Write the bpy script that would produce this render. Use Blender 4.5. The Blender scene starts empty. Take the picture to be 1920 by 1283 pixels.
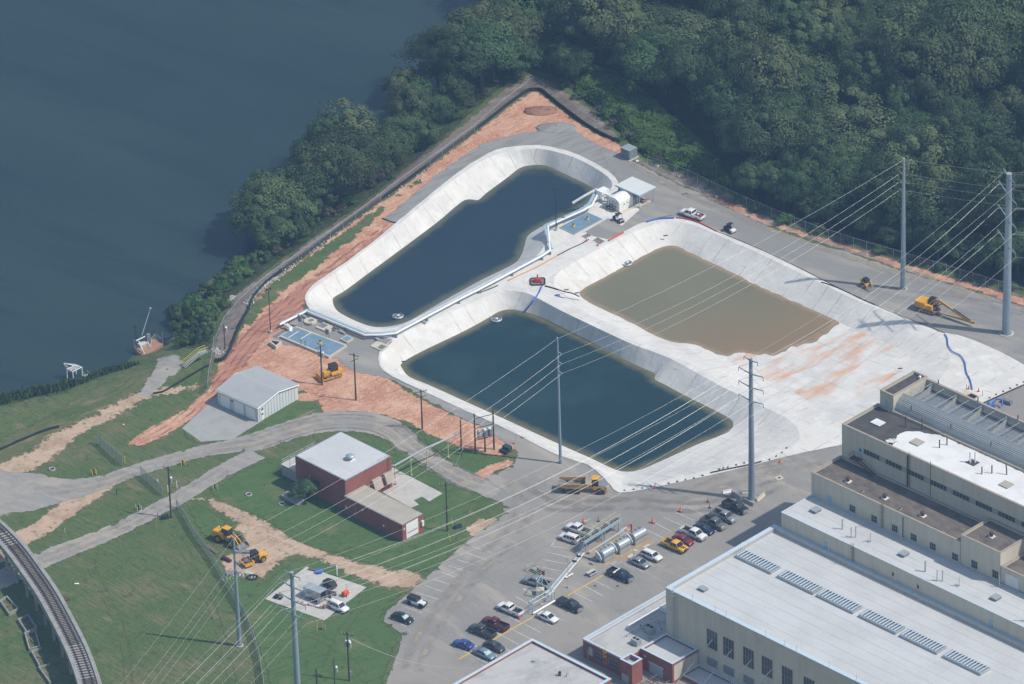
import bpy, bmesh, random, math
from math import sin, cos, pi, radians, hypot, atan2, sqrt
from mathutils import Vector, Matrix, noise
from mathutils.geometry import delaunay_2d_cdt

# ------------------------------------------------------------------ camera
FOC, PITCH, ROLL, DIST = 11359.6, radians(29.945), radians(-1.681), 1310.0
YAW = radians(-45.287)                     # direction of the plant's walls
Fw = Vector((0, cos(PITCH), -sin(PITCH))); Rt = Vector((1, 0, 0)); Up = Rt.cross(Fw)
Rr = Rt * cos(ROLL) + Up * sin(ROLL); Uu = -Rt * sin(ROLL) + Up * cos(ROLL)
CAM = -Fw * DIST
scene = bpy.context.scene
cam_data = bpy.data.cameras.new('camera'); cam = bpy.data.objects.new('camera', cam_data)
scene.collection.objects.link(cam); scene.camera = cam
cam_data.sensor_width = 36; cam_data.sensor_fit = 'HORIZONTAL'; cam_data.lens = FOC / 1920 * 36
cam_data.clip_start = 5; cam_data.clip_end = 6000
Mx = Matrix((Rr, Uu, -Fw)).transposed().to_4x4(); Mx.translation = CAM; cam.matrix_world = Mx
# ------------------------------------------------------------------ light
SUN_EL = radians(52.4); SUN_AZ = atan2(-0.282, 0.959)
world = bpy.data.worlds.new('World'); scene.world = world; world.use_nodes = True
wn = world.node_tree.nodes; wl = world.node_tree.links
sky = wn.new('ShaderNodeTexSky'); sky.sky_type = 'NISHITA'; sky.sun_disc = False
sky.sun_elevation = SUN_EL; sky.sun_rotation = pi / 2 - SUN_AZ; sky.air_density = 1.3; sky.dust_density = 1.5
bgn = wn['Background']; bgn.inputs[1].default_value = 0.135; wl.new(sky.outputs[0], bgn.inputs[0])
sl = bpy.data.lights.new('sun', 'SUN'); sl.energy = 4.05; sl.angle = radians(0.55); sl.color = (1, 0.95, 0.87)
so = bpy.data.objects.new('sun', sl); scene.collection.objects.link(so)
sdir = Vector((cos(SUN_AZ) * cos(SUN_EL), sin(SUN_AZ) * cos(SUN_EL), sin(SUN_EL)))
so.rotation_euler = sdir.to_track_quat('Z', 'Y').to_euler(); so.location = (200, -60, 300)
scene.view_settings.view_transform = 'Standard'; scene.view_settings.look = 'None'
scene.view_settings.exposure = 0.0; scene.view_settings.gamma = 1
scene.render.engine = 'CYCLES'
cy = scene.cycles
cy.use_denoising = True; cy.max_bounces = 5; cy.diffuse_bounces = 2; cy.glossy_bounces = 2
cy.transmission_bounces = 2; cy.volume_bounces = 0; cy.transparent_max_bounces = 10
try: cy.denoiser = 'OPENIMAGEDENOISE'
except Exception: pass

# ------------------------------------------------------------------ helpers
rnd = random.Random(7)
def G(x, y, z=0.0):
    d = Fw * FOC + Rr * (x - 960) - Uu * (y - 641.5)
    return CAM + d * ((z - CAM.z) / d.z)
ua = Vector((cos(YAW), sin(YAW), 0)); va = Vector((-sin(YAW), cos(YAW), 0))
def UVw(u, v, z=0.0): return ua * u + va * v + Vector((0, 0, z))
def toUV(p): return (p.dot(ua), p.dot(va))

MATS = {}
def nd(nt, t, **k):
    n = nt.nodes.new(t)
    for a, b in k.items(): setattr(n, a, b)
    return n
def lay(nt, base, spec):
    """mix a second colour over base through a noise mask. spec: (colour, scale, lo, hi, strength, stretch, rot, detail)"""
    col, sc, lo, hi = spec[:4]; st = spec[4] if len(spec) > 4 else 1; stretch = spec[5] if len(spec) > 5 else None
    rot = spec[6] if len(spec) > 6 else 0; det = spec[7] if len(spec) > 7 else 6
    L = nt.links
    tc = nt.nodes['TC']; src = tc.outputs['Object']
    if stretch:
        mp = nd(nt, 'ShaderNodeMapping'); mp.inputs['Rotation'].default_value = (0, 0, rot)
        mp2 = nd(nt, 'ShaderNodeMapping'); mp2.inputs['Scale'].default_value = stretch
        L.new(src, mp.inputs['Vector']); L.new(mp.outputs[0], mp2.inputs['Vector']); src = mp2.outputs[0]
    no = nd(nt, 'ShaderNodeTexNoise'); no.inputs['Scale'].default_value = sc; no.inputs['Detail'].default_value = det
    no.inputs['Roughness'].default_value = 0.6
    off = nd(nt, 'ShaderNodeVectorMath', operation='ADD'); off.inputs[1].default_value = (len(nt.nodes) * 13.7, 5.1, 0)
    L.new(src, off.inputs[0]); L.new(off.outputs[0], no.inputs['Vector'])
    mr = nd(nt, 'ShaderNodeMapRange'); mr.inputs['From Min'].default_value = lo; mr.inputs['From Max'].default_value = hi
    mr.inputs['To Max'].default_value = st; L.new(no.outputs[0], mr.inputs['Value'])
    mx = nd(nt, 'ShaderNodeMix', data_type='RGBA'); L.new(mr.outputs[0], mx.inputs[0])
    if isinstance(base, tuple): mx.inputs[6].default_value = (*base, 1)
    else: L.new(base, mx.inputs[6])
    mx.inputs[7].default_value = (*col, 1)
    return mx.outputs[2]
def M(name, col, rough=0.8, layers=(), bump=0, bscale=5, metal=0, spec=0.3, coat=0, bdist=0.05, alpha=1):
    if name in MATS: return MATS[name]
    m = bpy.data.materials.new(name); m.use_nodes = True; nt = m.node_tree; b = nt.nodes['Principled BSDF']
    tc = nd(nt, 'ShaderNodeTexCoord'); tc.name = 'TC'
    b.inputs['Roughness'].default_value = rough; b.inputs['Metallic'].default_value = metal
    b.inputs['Specular IOR Level'].default_value = spec; b.inputs['Coat Weight'].default_value = coat
    c = tuple(col)
    if not layers: layers = ((tuple(x * 0.82 for x in c), 3.0, 0.35, 0.75, 0.6),)
    for s in layers: c = lay(nt, c, s)
    nt.links.new(c, b.inputs['Base Color'])
    if bump:
        no = nd(nt, 'ShaderNodeTexNoise'); no.inputs['Scale'].default_value = bscale; no.inputs['Detail'].default_value = 5
        nt.links.new(tc.outputs['Object'], no.inputs['Vector'])
        bp = nd(nt, 'ShaderNodeBump'); bp.inputs['Strength'].default_value = bump; bp.inputs['Distance'].default_value = bdist
        nt.links.new(no.outputs[0], bp.inputs['Height']); nt.links.new(bp.outputs[0], b.inputs['Normal'])
    if alpha < 1: b.inputs['Alpha'].default_value = alpha
    MATS[name] = m
    return m

class MB:
    def __init__(s): s.v = []; s.f = []
    def add(s, vs, fs):
        o = len(s.v); s.v += [tuple(p) for p in vs]; s.f += [tuple(i + o for i in f) for f in fs]; return s
    def box(s, c, d, rz=0, top=1.0, M4=None, topy=None, ry=0):
        x, y, z = d[0] / 2, d[1] / 2, d[2] / 2; ty = top if topy is None else topy
        vs = [Vector(p) for p in ((-x, -y, -z), (x, -y, -z), (x, y, -z), (-x, y, -z), (-x * top, -y * ty, z), (x * top, -y * ty, z), (x * top, y * ty, z), (-x * top, y * ty, z))]
        m = Matrix.Translation(c) @ Matrix.Rotation(rz, 4, 'Z') @ Matrix.Rotation(ry, 4, 'Y')
        if M4: m = M4 @ m
        return s.add([m @ p for p in vs], [(0, 3, 2, 1), (4, 5, 6, 7), (0, 1, 5, 4), (1, 2, 6, 5), (2, 3, 7, 6), (3, 0, 4, 7)])
    def bb(s, x0, y0, z0, x1, y1, z1, top=1.0):
        return s.box(((x0 + x1) / 2, (y0 + y1) / 2, (z0 + z1) / 2), (abs(x1 - x0), abs(y1 - y0), abs(z1 - z0)), top=top)
    def cyl(s, a, b, r0, r1=None, n=10, caps=True):
        a = Vector(a); b = Vector(b); r1 = r0 if r1 is None else r1
        d = (b - a); q = d.to_track_quat('Z', 'Y') if d.length > 1e-6 else Matrix.Identity(3).to_quaternion()
        vs = []
        for (p, r) in ((a, r0), (b, r1)):
            for i in range(n):
                t = 2 * pi * i / n; vs.append(p + q @ Vector((cos(t) * r, sin(t) * r, 0)))
        fs = [(i, (i + 1) % n, n + (i + 1) % n, n + i) for i in range(n)]
        if caps: fs += [tuple(range(n))[::-1], tuple(range(n, 2 * n))]
        return s.add(vs, fs)
    def tube(s, pts, r, n=6):
        pts = [Vector(p) for p in pts]; vs = []; m = len(pts)
        for k, p in enumerate(pts):
            d = (pts[min(k + 1, m - 1)] - pts[max(k - 1, 0)]).normalized()
            up = Vector((0, 0, 1)) if abs(d.z) < 0.95 else Vector((1, 0, 0))
            x = d.cross(up).normalized(); y = x.cross(d)
            for i in range(n):
                t = 2 * pi * i / n; vs.append(p + x * (cos(t) * r) + y * (sin(t) * r))
        fs = [(k * n + i, k * n + (i + 1) % n, (k + 1) * n + (i + 1) % n, (k + 1) * n + i) for k in range(m - 1) for i in range(n)]
        fs += [tuple(range(n))[::-1], tuple(range((m - 1) * n, m * n))]
        return s.add(vs, fs)
    def prism(s, poly, z0, z1, M4=None):
        n = len(poly); vs = [Vector((p[0], p[1], z0)) for p in poly] + [Vector((p[0], p[1], z1)) for p in poly]
        if M4: vs = [M4 @ p for p in vs]
        a = sum(poly[i][0] * poly[(i + 1) % n][1] - poly[(i + 1) % n][0] * poly[i][1] for i in range(n))
        fs = [(i, (i + 1) % n, n + (i + 1) % n, n + i) for i in range(n)] + [tuple(range(n))[::-1], tuple(range(n, 2 * n))]
        if a < 0: fs = [f[::-1] for f in fs]
        return s.add(vs, fs)
    def side(s, prof, y0, y1, M4=None):
        """extrude a side profile given as (x, z) across y"""
        m = Matrix(((1, 0, 0, 0), (0, 0, -1, 0), (0, 1, 0, 0), (0, 0, 0, 1)))
        return s.prism(prof, -y1, -y0, (M4 @ m) if M4 else m)
    def loft(s, rings, cap=True):
        n = len(rings[0]); vs = [p for r in rings for p in r]
        fs = [(k * n + i, k * n + (i + 1) % n, (k + 1) * n + (i + 1) % n, (k + 1) * n + i) for k in range(len(rings) - 1) for i in range(n)]
        if cap: fs += [tuple(range(n))[::-1], tuple(range((len(rings) - 1) * n, len(rings) * n))]
        return s.add(vs, fs)
    def lathe(s, c, prof, n=16):
        c = Vector(c); rings = [[c + Vector((cos(2 * pi * i / n) * r, sin(2 * pi * i / n) * r, z)) for i in range(n)] for r, z in prof]
        return s.loft(rings)
    def build(s, name, mat, parent=None, smooth=False, bevel=0, recalc=False):
        me = bpy.data.meshes.new(name); me.from_pydata([tuple(p) for p in s.v], [], s.f); me.materials.append(mat); me.update()
        if bevel or recalc:
            bm = bmesh.new(); bm.from_mesh(me)
            if recalc: bmesh.ops.recalc_face_normals(bm, faces=bm.faces)
            if bevel: bmesh.ops.bevel(bm, geom=[e for e in bm.edges if len(e.link_faces) == 2 and e.calc_face_angle(0) > 0.5], offset=bevel, segments=1, affect='EDGES')
            bm.to_mesh(me); bm.free()
        if smooth:
            me.polygons.foreach_set('use_smooth', [True] * len(me.polygons))
        o = bpy.data.objects.new(name, me); scene.collection.objects.link(o)
        if parent is not None: o.parent = parent
        return o
def tag(o, label=None, cat=None, group=None, kind=None):
    if label: o['label'] = label
    if cat: o['category'] = cat
    if group: o['group'] = group
    if kind: o['kind'] = kind
    return o
def thing(name, label, cat, loc=(0, 0, 0), rz=0, group=None):
    o = bpy.data.objects.new(name, None); scene.collection.objects.link(o); o.location = loc; o.rotation_euler = (0, 0, rz)
    return tag(o, label, cat, group)
def copy_thing(root, loc, rz, label=None, group=None, scale=None):
    r = root.copy(); scene.collection.objects.link(r); r.location = loc; r.rotation_euler = (0, 0, rz)
    if label: r['label'] = label
    if group: r['group'] = group
    if scale: r.scale = scale
    for ch in [c for c in root.children]:
        c = ch.copy(); scene.collection.objects.link(c); c.parent = r
        for g in ch.children:
            d = g.copy(); scene.collection.objects.link(d); d.parent = c
    return r
def smooth_poly(pts, k=4, closed=True):
    n = len(pts); out = []
    for i in range(n if closed else n - 1):
        if closed: p0, p1, p2, p3 = pts[i - 1], pts[i], pts[(i + 1) % n], pts[(i + 2) % n]
        else: p0, p1, p2, p3 = pts[max(i - 1, 0)], pts[i], pts[i + 1], pts[min(i + 2, n - 1)]
        for j in range(k):
            t = j / k; t2 = t * t; t3 = t2 * t
            out.append(tuple(0.5 * ((2 * p1[a]) + (-p0[a] + p2[a]) * t + (2 * p0[a] - 5 * p1[a] + 4 * p2[a] - p3[a]) * t2 + (-p0[a] + 3 * p1[a] - 3 * p2[a] + p3[a]) * t3) for a in range(len(p1))))
    if not closed: out.append(tuple(pts[-1]))
    return out
def resample(pts, step, closed=True):
    out = []; n = len(pts)
    for i in range(n if closed else n - 1):
        a = Vector(pts[i]); b = Vector(pts[(i + 1) % n]); m = max(1, int((b - a).length / step))
        out += [a.lerp(b, j / m) for j in range(m)]
    if not closed: out.append(Vector(pts[-1]))
    return out
def inside(p, poly):
    c = False; n = len(poly); j = n - 1
    for i in range(n):
        a, b = poly[i], poly[j]
        if (a[1] > p[1]) != (b[1] > p[1]) and p[0] < (b[0] - a[0]) * (p[1] - a[1]) / (b[1] - a[1]) + a[0]: c = not c
        j = i
    return c
def dist_poly(p, poly, closed=True):
    best = 1e9; n = len(poly); px, py = p[0], p[1]
    for i in range(n if closed else n - 1):
        ax, ay = poly[i][0], poly[i][1]; bx, by = poly[(i + 1) % n][0], poly[(i + 1) % n][1]
        dx, dy = bx - ax, by - ay; l = dx * dx + dy * dy
        t = 0 if l < 1e-12 else max(0, min(1, ((px - ax) * dx + (py - ay) * dy) / l))
        d = (ax + t * dx - px) ** 2 + (ay + t * dy - py) ** 2
        if d < best: best = d
    return sqrt(best)
def ragged(pts, amp, freq=0.35, seed=0.0):
    n = len(pts); out = []
    for i, p in enumerate(pts):
        a = pts[i - 1]; b = pts[(i + 1) % n]; t = Vector((b[0] - a[0], b[1] - a[1])); 
        if t.length < 1e-6: out.append(Vector((p[0], p[1]))); continue
        t.normalize(); nrm = Vector((-t.y, t.x))
        h = noise.fractal(Vector((p[0] * freq, p[1] * freq, seed)), 1.0, 2.0, 4)
        out.append(Vector((p[0], p[1])) + nrm * h * amp)
    return out
# ------------------------------------------------------------------ terrain
WL = -5.0                                   # river level
SHORE_PX = [(-260, 800), (-120, 775), (0, 745), (75, 730), (135, 716), (185, 697), (225, 689), (252, 668), (300, 655), (330, 620), (345, 585), (375, 545), (400, 522),
            (447, 495), (480, 475), (530, 440), (590, 395), (660, 350), (725, 300), (765, 240), (815, 170), (870, 110), (915, 55), (945, 0), (975, -70), (1010, -160), (1060, -300), (1200, -700)]
SHORE = [G(x, y, WL) for x, y in smooth_poly(SHORE_PX, 3, False)]
SH2 = [(p.x, p.y) for p in SHORE]
LANDPOLY = SH2 + [(1400, 1500), (1400, -1000), (-900, -1000), (-900, SH2[0][1] - 60)]
def sd(x, y):
    d = dist_poly((x, y), SH2, False)
    return d if inside((x, y), LANDPOLY) else -d
def terr(x, y):
    if x > 40 or (x > -40 and y < -20): return 0.0
    d = sd(x, y)
    if d <= 0: return WL + max(d * 0.35, -4)
    t = min(1, d / 15.0)
    return WL * (1 - t) ** 1.6
def T(px, py, dz=0.0):
    z = 0.0
    for _ in range(7):
        p = G(px, py, z); z = 0.5 * z + 0.5 * terr(p.x, p.y)
    p = G(px, py, z); return Vector((p.x, p.y, terr(p.x, p.y) + dz))

def inset(poly, d):
    n = len(poly); ar = sum(poly[i][0] * poly[(i + 1) % n][1] - poly[(i + 1) % n][0] * poly[i][1] for i in range(n)); sg = 1 if ar > 0 else -1
    out = []
    for i in range(n):
        t = Vector((poly[(i + 1) % n][0] - poly[i - 1][0], poly[(i + 1) % n][1] - poly[i - 1][1]))
        if t.length > 1e-6: t.normalize()
        out.append((poly[i][0] - t.y * d * sg, poly[i][1] + t.x * d * sg))
    return out
def faded(mat, w):
    """the surface thins out in ragged patches towards its edge, as loose soil, gravel and turf do"""
    k = mat.name + '_edge%.1f' % w
    if k in MATS: return MATS[k]
    m = mat.copy(); m.name = k; MATS[k] = m; nt = m.node_tree; L = nt.links; b = nt.nodes['Principled BSDF']; tc = nt.nodes['TC']
    at = nd(nt, 'ShaderNodeAttribute'); at.attribute_name = 'edge'
    no = nd(nt, 'ShaderNodeTexNoise'); no.inputs['Scale'].default_value = 0.55; no.inputs['Detail'].default_value = 9; no.inputs['Roughness'].default_value = .72; L.new(tc.outputs['Object'], no.inputs['Vector'])
    n2 = nd(nt, 'ShaderNodeMath', operation='MULTIPLY_ADD'); L.new(no.outputs[0], n2.inputs[0]); n2.inputs[1].default_value = 2.3; n2.inputs[2].default_value = -1.15
    dv = nd(nt, 'ShaderNodeMath', operation='MULTIPLY_ADD'); L.new(at.outputs['Fac'], dv.inputs[0]); dv.inputs[1].default_value = 1 / w; L.new(n2.outputs[0], dv.inputs[2])
    mr = nd(nt, 'ShaderNodeMapRange'); mr.inputs['From Min'].default_value = .36; mr.inputs['From Max'].default_value = .56; L.new(dv.outputs[0], mr.inputs['Value']); L.new(mr.outputs[0], b.inputs['Alpha'])
    return m
def dusted(mat, w):
    k = mat.name + '_dust%.1f' % w
    if k in MATS: return MATS[k]
    m = mat.copy(); m.name = k; MATS[k] = m; nt = m.node_tree; L = nt.links; b = nt.nodes['Principled BSDF']; tc = nt.nodes['TC']
    at = nd(nt, 'ShaderNodeAttribute'); at.attribute_name = 'edge'
    no = nd(nt, 'ShaderNodeTexNoise'); no.inputs['Scale'].default_value = 0.18; no.inputs['Detail'].default_value = 8; L.new(tc.outputs['Object'], no.inputs['Vector'])
    m1 = nd(nt, 'ShaderNodeMapRange', interpolation_type='SMOOTHSTEP'); m1.inputs['From Max'].default_value = w * .9; m1.inputs['To Max'].default_value = .75; L.new(at.outputs['Fac'], m1.inputs['Value'])
    m2 = nd(nt, 'ShaderNodeMapRange'); m2.inputs['From Min'].default_value = .38; m2.inputs['From Max'].default_value = .6; L.new(no.outputs[0], m2.inputs['Value'])
    mu = nd(nt, 'ShaderNodeMath', operation='MULTIPLY'); L.new(m1.outputs[0], mu.inputs[0]); L.new(m2.outputs[0], mu.inputs[1]); L.new(mu.outputs[0], b.inputs['Alpha'])
    return m
def sheet(name, poly, mat, dz, step=4.0, holes=(), kind='structure', parent=None, drape=True, rag=0.0, freq=0.35, seed=0.0, zfun=None, bstep=1.0, avoid=None, fade=0.0):
    """flat or draped sheet inside world-space polygon (x,y)"""
    b = resample([(p[0], p[1]) for p in poly], bstep)
    if rag: b = ragged(b, rag, freq, seed)
    fine = [(p[0], p[1]) for p in b]
    co = [Vector((p[0], p[1])) for p in b]; ed = [(i, (i + 1) % len(b)) for i in range(len(b))]
    hs = []
    for h in holes:
        hb = resample([(p[0], p[1]) for p in h], 1.5); o = len(co); co += [Vector((p[0], p[1])) for p in hb]
        ed += [(o + i, o + (i + 1) % len(hb)) for i in range(len(hb))]; hs.append([(p[0], p[1]) for p in hb])
    if fade:
        for q in inset(fine, fade)[::2]:
            if inside(q, fine) and dist_poly(q, fine) > fade * .6: co.append(Vector(q))
    if avoid:
        o = len(co); co += [Vector((p[0], p[1])) for p in avoid]; ed += [(o + i, o + (i + 1) % len(avoid)) for i in range(len(avoid))]
    bt = [(p[0], p[1]) for p in b]
    x0 = min(p[0] for p in bt); x1 = max(p[0] for p in bt); y0 = min(p[1] for p in bt); y1 = max(p[1] for p in bt)
    x = x0 + step / 2
    while x < x1:
        y = y0 + step / 2
        while y < y1:
            q = (x + 0.01 * y, y)
            if inside(q, bt) and not any(inside(q, h) for h in hs): co.append(Vector(q))
            y += step
        x += step
    vs, _, fs, _, _, _ = delaunay_2d_cdt(co, ed, [], 1, 1e-4)
    vs3 = [(v.x, v.y, (zfun(v.x, v.y) if zfun else terr(v.x, v.y) if drape else 0.0) + dz) for v in vs]
    keep = []
    for f in fs:
        cx = sum(vs[i].x for i in f) / len(f); cyy = sum(vs[i].y for i in f) / len(f)
        if hs and any(inside((cx, cyy), h) for h in hs): continue
        if not inside((cx, cyy), bt): continue
        if avoid and inside((cx, cyy), avoid): continue
        a = sum(vs[f[i]].x * vs[f[(i + 1) % len(f)]].y - vs[f[(i + 1) % len(f)]].x * vs[f[i]].y for i in range(len(f)))
        keep.append(tuple(f) if a > 0 else tuple(f[::-1]))
    m = MB(); m.v = vs3; m.f = keep
    o = m.build(name, (dusted(mat, fade) if name == 'wheel_track' else faded(mat, fade)) if fade else mat, parent)
    if fade:
        a = o.data.attributes.new('edge', 'FLOAT', 'POINT'); ff = fine[::1]
        a.data.foreach_set('value', [min(fade, dist_poly((v.co.x, v.co.y), ff)) for v in o.data.vertices])
    if kind and parent is None: o['kind'] = kind
    return o
def pxpoly(pts, k=4, drape=True):
    return [(p.x, p.y) for p in ((T(x, y) if drape else G(x, y)) for x, y in (smooth_poly(pts, k) if k > 1 else pts))]
def band(pts, w, k=4, drape=True):
    """px centre line -> world polygon of width w (number or list per control point)"""
    ws = w if isinstance(w, (list, tuple)) else [w] * len(pts)
    pp = smooth_poly([(a[0], a[1], c) for a, c in zip(pts, ws)], k, False)
    q = [T(x, y) if drape else G(x, y) for x, y, c in pp]; n = len(q); L = []; Rg = []
    for i, p in enumerate(q):
        d = (q[min(i + 1, n - 1)] - q[max(i - 1, 0)]); d.z = 0; d.normalize(); nn = Vector((-d.y, d.x, 0)) * pp[i][2] / 2
        L.append((p.x + nn.x, p.y + nn.y)); Rg.append((p.x - nn.x, p.y - nn.y))
    return L + Rg[::-1]

# ------------------------------------------------------------------ outlines traced on the ground
APRON_PX = [(579, 579), (574, 568), (572, 557), (580, 542), (597, 527), (635, 502), (672, 475), (710, 446), (745, 417), (775, 392), (820, 355), (862, 322), (900, 297), (932, 281), (962, 276), (1007, 273), (1050, 280), (1085, 292), (1120, 309), (1145, 326), (1159, 342),
            (1160, 362), (1185, 372), (1200, 384), (1205, 400), (1215, 416), (1235, 411), (1265, 409), (1290, 412), (1320, 422), (1370, 445), (1420, 467), (1500, 505), (1573, 541), (1603, 556), (1638, 571), (1671, 583), (1712, 602), (1736, 613), (1771, 625), (1806, 632), (1847, 648), (1899, 673), (1920, 685), (2000, 726), (2060, 760),
            (1990, 690), (1920, 721), (1825, 765), (1760, 795), (1700, 805), (1640, 815), (1579, 835), (1502, 851), (1440, 866), (1360, 886), (1285, 902), (1210, 919), (1161, 925), (1145, 912), (1125, 890), (1100, 872), (1047, 855), (1010, 837), (960, 811), (860, 765), (805, 740), (735, 707), (711, 685), (712, 660), (722, 648), (735, 638), (715, 634), (690, 628), (640, 606), (600, 592)]
i0 = APRON_PX.index((2060, 760)); APRON_PX[i0:i0 + 2] = [(2080, 770), (2075, 640)]
C1 = [(580, 570), (578, 556), (588, 542), (640, 505), (700, 459), (745, 425), (800, 379), (862, 330), (905, 302), (940, 288), (970, 283), (1010, 280), (1050, 288), (1090, 302), (1125, 322), (1146, 340), (1145, 356), (1128, 372), (1100, 392), (1070, 408), (1046, 424), (1030, 436), (1022, 446), (1019, 464), (1005, 482), (985, 494), (960, 506), (920, 525), (880, 546), (840, 567), (790, 592), (762, 607), (735, 616), (700, 616), (670, 608), (630, 592), (600, 581)]
W1 = [(624, 565), (627, 557), (647, 545), (690, 513), (735, 480), (817, 419), (850, 391), (870, 376), (884, 374), (897, 375), (912, 362), (950, 334), (975, 315), (1000, 309.5), (1025, 311), (1050, 322), (1080, 336), (1108, 350), (1114, 360), (1105, 377), (1075, 397), (1025, 420), (1000, 434), (988, 445), (983, 462), (976, 481), (964, 494), (937, 508), (900, 526), (840, 559), (797, 584), (765, 602), (735, 611), (705, 613), (680, 607), (647, 592), (630, 580)]
C2 = [(738, 636), (718, 656), (714, 680), (722, 697), (745, 708), (805, 735), (860, 760), (960, 806), (1047, 848), (1100, 866), (1130, 886), (1150, 903), (1168, 913), (1210, 909), (1285, 893), (1360, 877), (1440, 854), (1490, 835), (1499, 815), (1482, 790), (1440, 768), (1400, 749), (1342, 720), (1256, 673), (1192, 649), (1125, 619), (1059, 587), (1015, 564), (990, 552), (960, 547), (930, 550), (890, 567), (850, 585), (800, 607), (765, 622)]
W2 = [(754, 690), (752, 683), (765, 673), (805, 652), (860, 626), (900, 605), (919, 594), (937, 584), (958, 580), (981, 584), (1012, 594), (1069, 622), (1116, 645), (1181, 679), (1219, 696), (1228, 701), (1229, 712), (1250, 723), (1285, 742), (1335, 767), (1367, 784), (1375, 795), (1370, 806), (1355, 815), (1310, 832), (1260, 855), (1210, 877), (1190, 883), (1170, 884), (1150, 879), (1110, 860), (1047, 832), (960, 792), (900, 765), (847, 741), (805, 722), (767, 706)]
C3 = [(1088, 582), (1130, 604), (1192, 634), (1262, 667), (1350, 712), (1420, 745), (1480, 775), (1540, 790), (1590, 785), (1645, 768), (1715, 745), (1768, 705), (1780, 668), (1756, 630), (1712, 611), (1671, 590), (1603, 563), (1573, 549), (1500, 513), (1420, 475), (1370, 453), (1320, 430), (1290, 420), (1262, 416), (1238, 419), (1200, 431), (1160, 449), (1110, 475), (1070, 497), (1046, 514), (1038, 530), (1052, 556)]
F3 = [(1086, 549), (1120, 528), (1160, 506), (1185, 492), (1220, 473), (1245, 463), (1267, 462), (1295, 474), (1395, 522), (1442, 545), (1500, 570), (1573, 604), (1644, 635), (1690, 656), (1706, 674), (1690, 695), (1640, 728), (1590, 749), (1552, 757), (1522, 754), (1481, 732), (1446, 716), (1400, 694), (1350, 669), (1305, 647), (1260, 641), (1217, 624), (1162, 595), (1106, 568)]
W3 = [(1086, 547), (1120, 527), (1160, 505), (1185, 492), (1220, 472), (1245, 462), (1267, 462), (1295, 474), (1395, 522), (1442, 545), (1500, 570), (1540, 588), (1573, 604), (1562, 614), (1552, 626), (1540, 630), (1527, 642), (1508, 645), (1495, 650), (1484, 649), (1473, 658), (1451, 667), (1436, 664), (1424, 666), (1405, 663), (1385, 661), (1365, 668), (1350, 666), (1330, 657), (1305, 647), (1285, 644), (1270, 646), (1247, 640), (1217, 623), (1162, 594), (1106, 568)]
PW = -3.2                                   # pond water level
def plane_poly(px, z, k=3): return [(p.x, p.y) for p in (G(x, y, z) for x, y in smooth_poly(px, k))]
cr = [plane_poly(c, 0) for c in (C1, C2, C3)]
EXPO = [(q.x, q.y) for q in (G(x, y, PW) for x, y in W3[12:26])]; W3P = plane_poly(W3, PW)
def floorz(x, y):
    """the basin floor climbs gently away from the water's edge"""
    if inside((x, y), W3P): return PW - 0.05
    return PW - 0.05 + 2.1 * min(1, dist_poly((x, y), EXPO, False) / 24) * min(1, max(0, dist_poly((x, y), W3P) - .4) / 4)
def floor_toe():
    out = []
    for x, y in smooth_poly(F3, 3):
        z = PW
        for _ in range(5): p = G(x, y, z); z = floorz(p.x, p.y) if x > 1330 else PW - .05
        out.append((p.x, p.y))
    return out
toe = [plane_poly(W1, PW), plane_poly(W2, PW), floor_toe()]

# ------------------------------------------------------------------ materials of the ground
GRASS = ((0.030, 0.075, 0.018), 0.95)
m_grass = M('grass_ground', (0.100, 0.132, 0.048), 0.95, [((0.066, 0.115, 0.030), 0.06, 0.42, 0.60, 0.85), ((0.165, 0.145, 0.078), 0.07, 0.50, 0.64, 0.85, None, 0, 9), ((0.25, 0.18, 0.115), 0.13, 0.60, 0.70, 0.85, (.6, 1.4, 1), .8, 9),
            ((0.055, 0.092, 0.028), 0.9, 0.42, 0.62, 0.75, (0.22, 2.2, 1), 0.85, 3), ((0.14, 0.15, 0.07), 1.6, 0.52, 0.68, 0.7), ((0.035, 0.065, 0.02), 0.5, 0.54, 0.70, 0.7)], bump=0.7, bscale=4, bdist=0.15)
m_lawn = M('lawn', (0.066, 0.116, 0.036), 0.95, [((0.058, 0.112, 0.030), 0.07, 0.42, 0.60, 0.85), ((0.155, 0.150, 0.065), 0.12, 0.54, 0.68, 0.8, None, 0, 9), ((0.24, 0.18, 0.12), 0.18, 0.66, 0.74, 0.8, None, 0, 9), ((0.085, 0.145, 0.045), 0.9, 0.46, 0.64, 0.8, (0.25, 2, 1), -0.5, 3), ((0.036, 0.070, 0.02), 0.6, 0.54, 0.68, 0.75), ((0.11, 0.15, 0.06), 2.2, 0.52, 0.68, 0.7)], bump=0.6, bscale=5, bdist=0.12)
m_clay = M('red_clay', (0.52, 0.295, 0.195), 0.95, [((0.41, 0.19, 0.115), 0.10, 0.42, 0.60, 0.9), ((0.60, 0.37, 0.25), 0.22, 0.5, 0.66, 0.85), ((0.27, 0.13, 0.085), 0.6, 0.53, 0.68, 0.8, (0.3, 2.4, 1), -0.75, 8), ((0.64, 0.44, 0.31), 1.2, 0.54, 0.68, 0.8), ((0.24, 0.12, 0.08), 1.4, 0.60, 0.70, 0.7)], bump=0.9, bscale=1.5, bdist=0.25)
m_clay2 = M('red_clay_track', (0.44, 0.225, 0.155), 0.95, [((0.30, 0.12, 0.08), 0.5, 0.40, 0.62, 0.85, (0.18, 2.2, 1), -0.62, 5), ((0.52, 0.28, 0.20), 0.6, 0.52, 0.7, 0.8, (0.2, 1.8, 1), -0.6), ((0.22, 0.10, 0.07), 3, 0.58, 0.75, 0.5)], bump=0.9, bscale=2, bdist=0.2)
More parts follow.
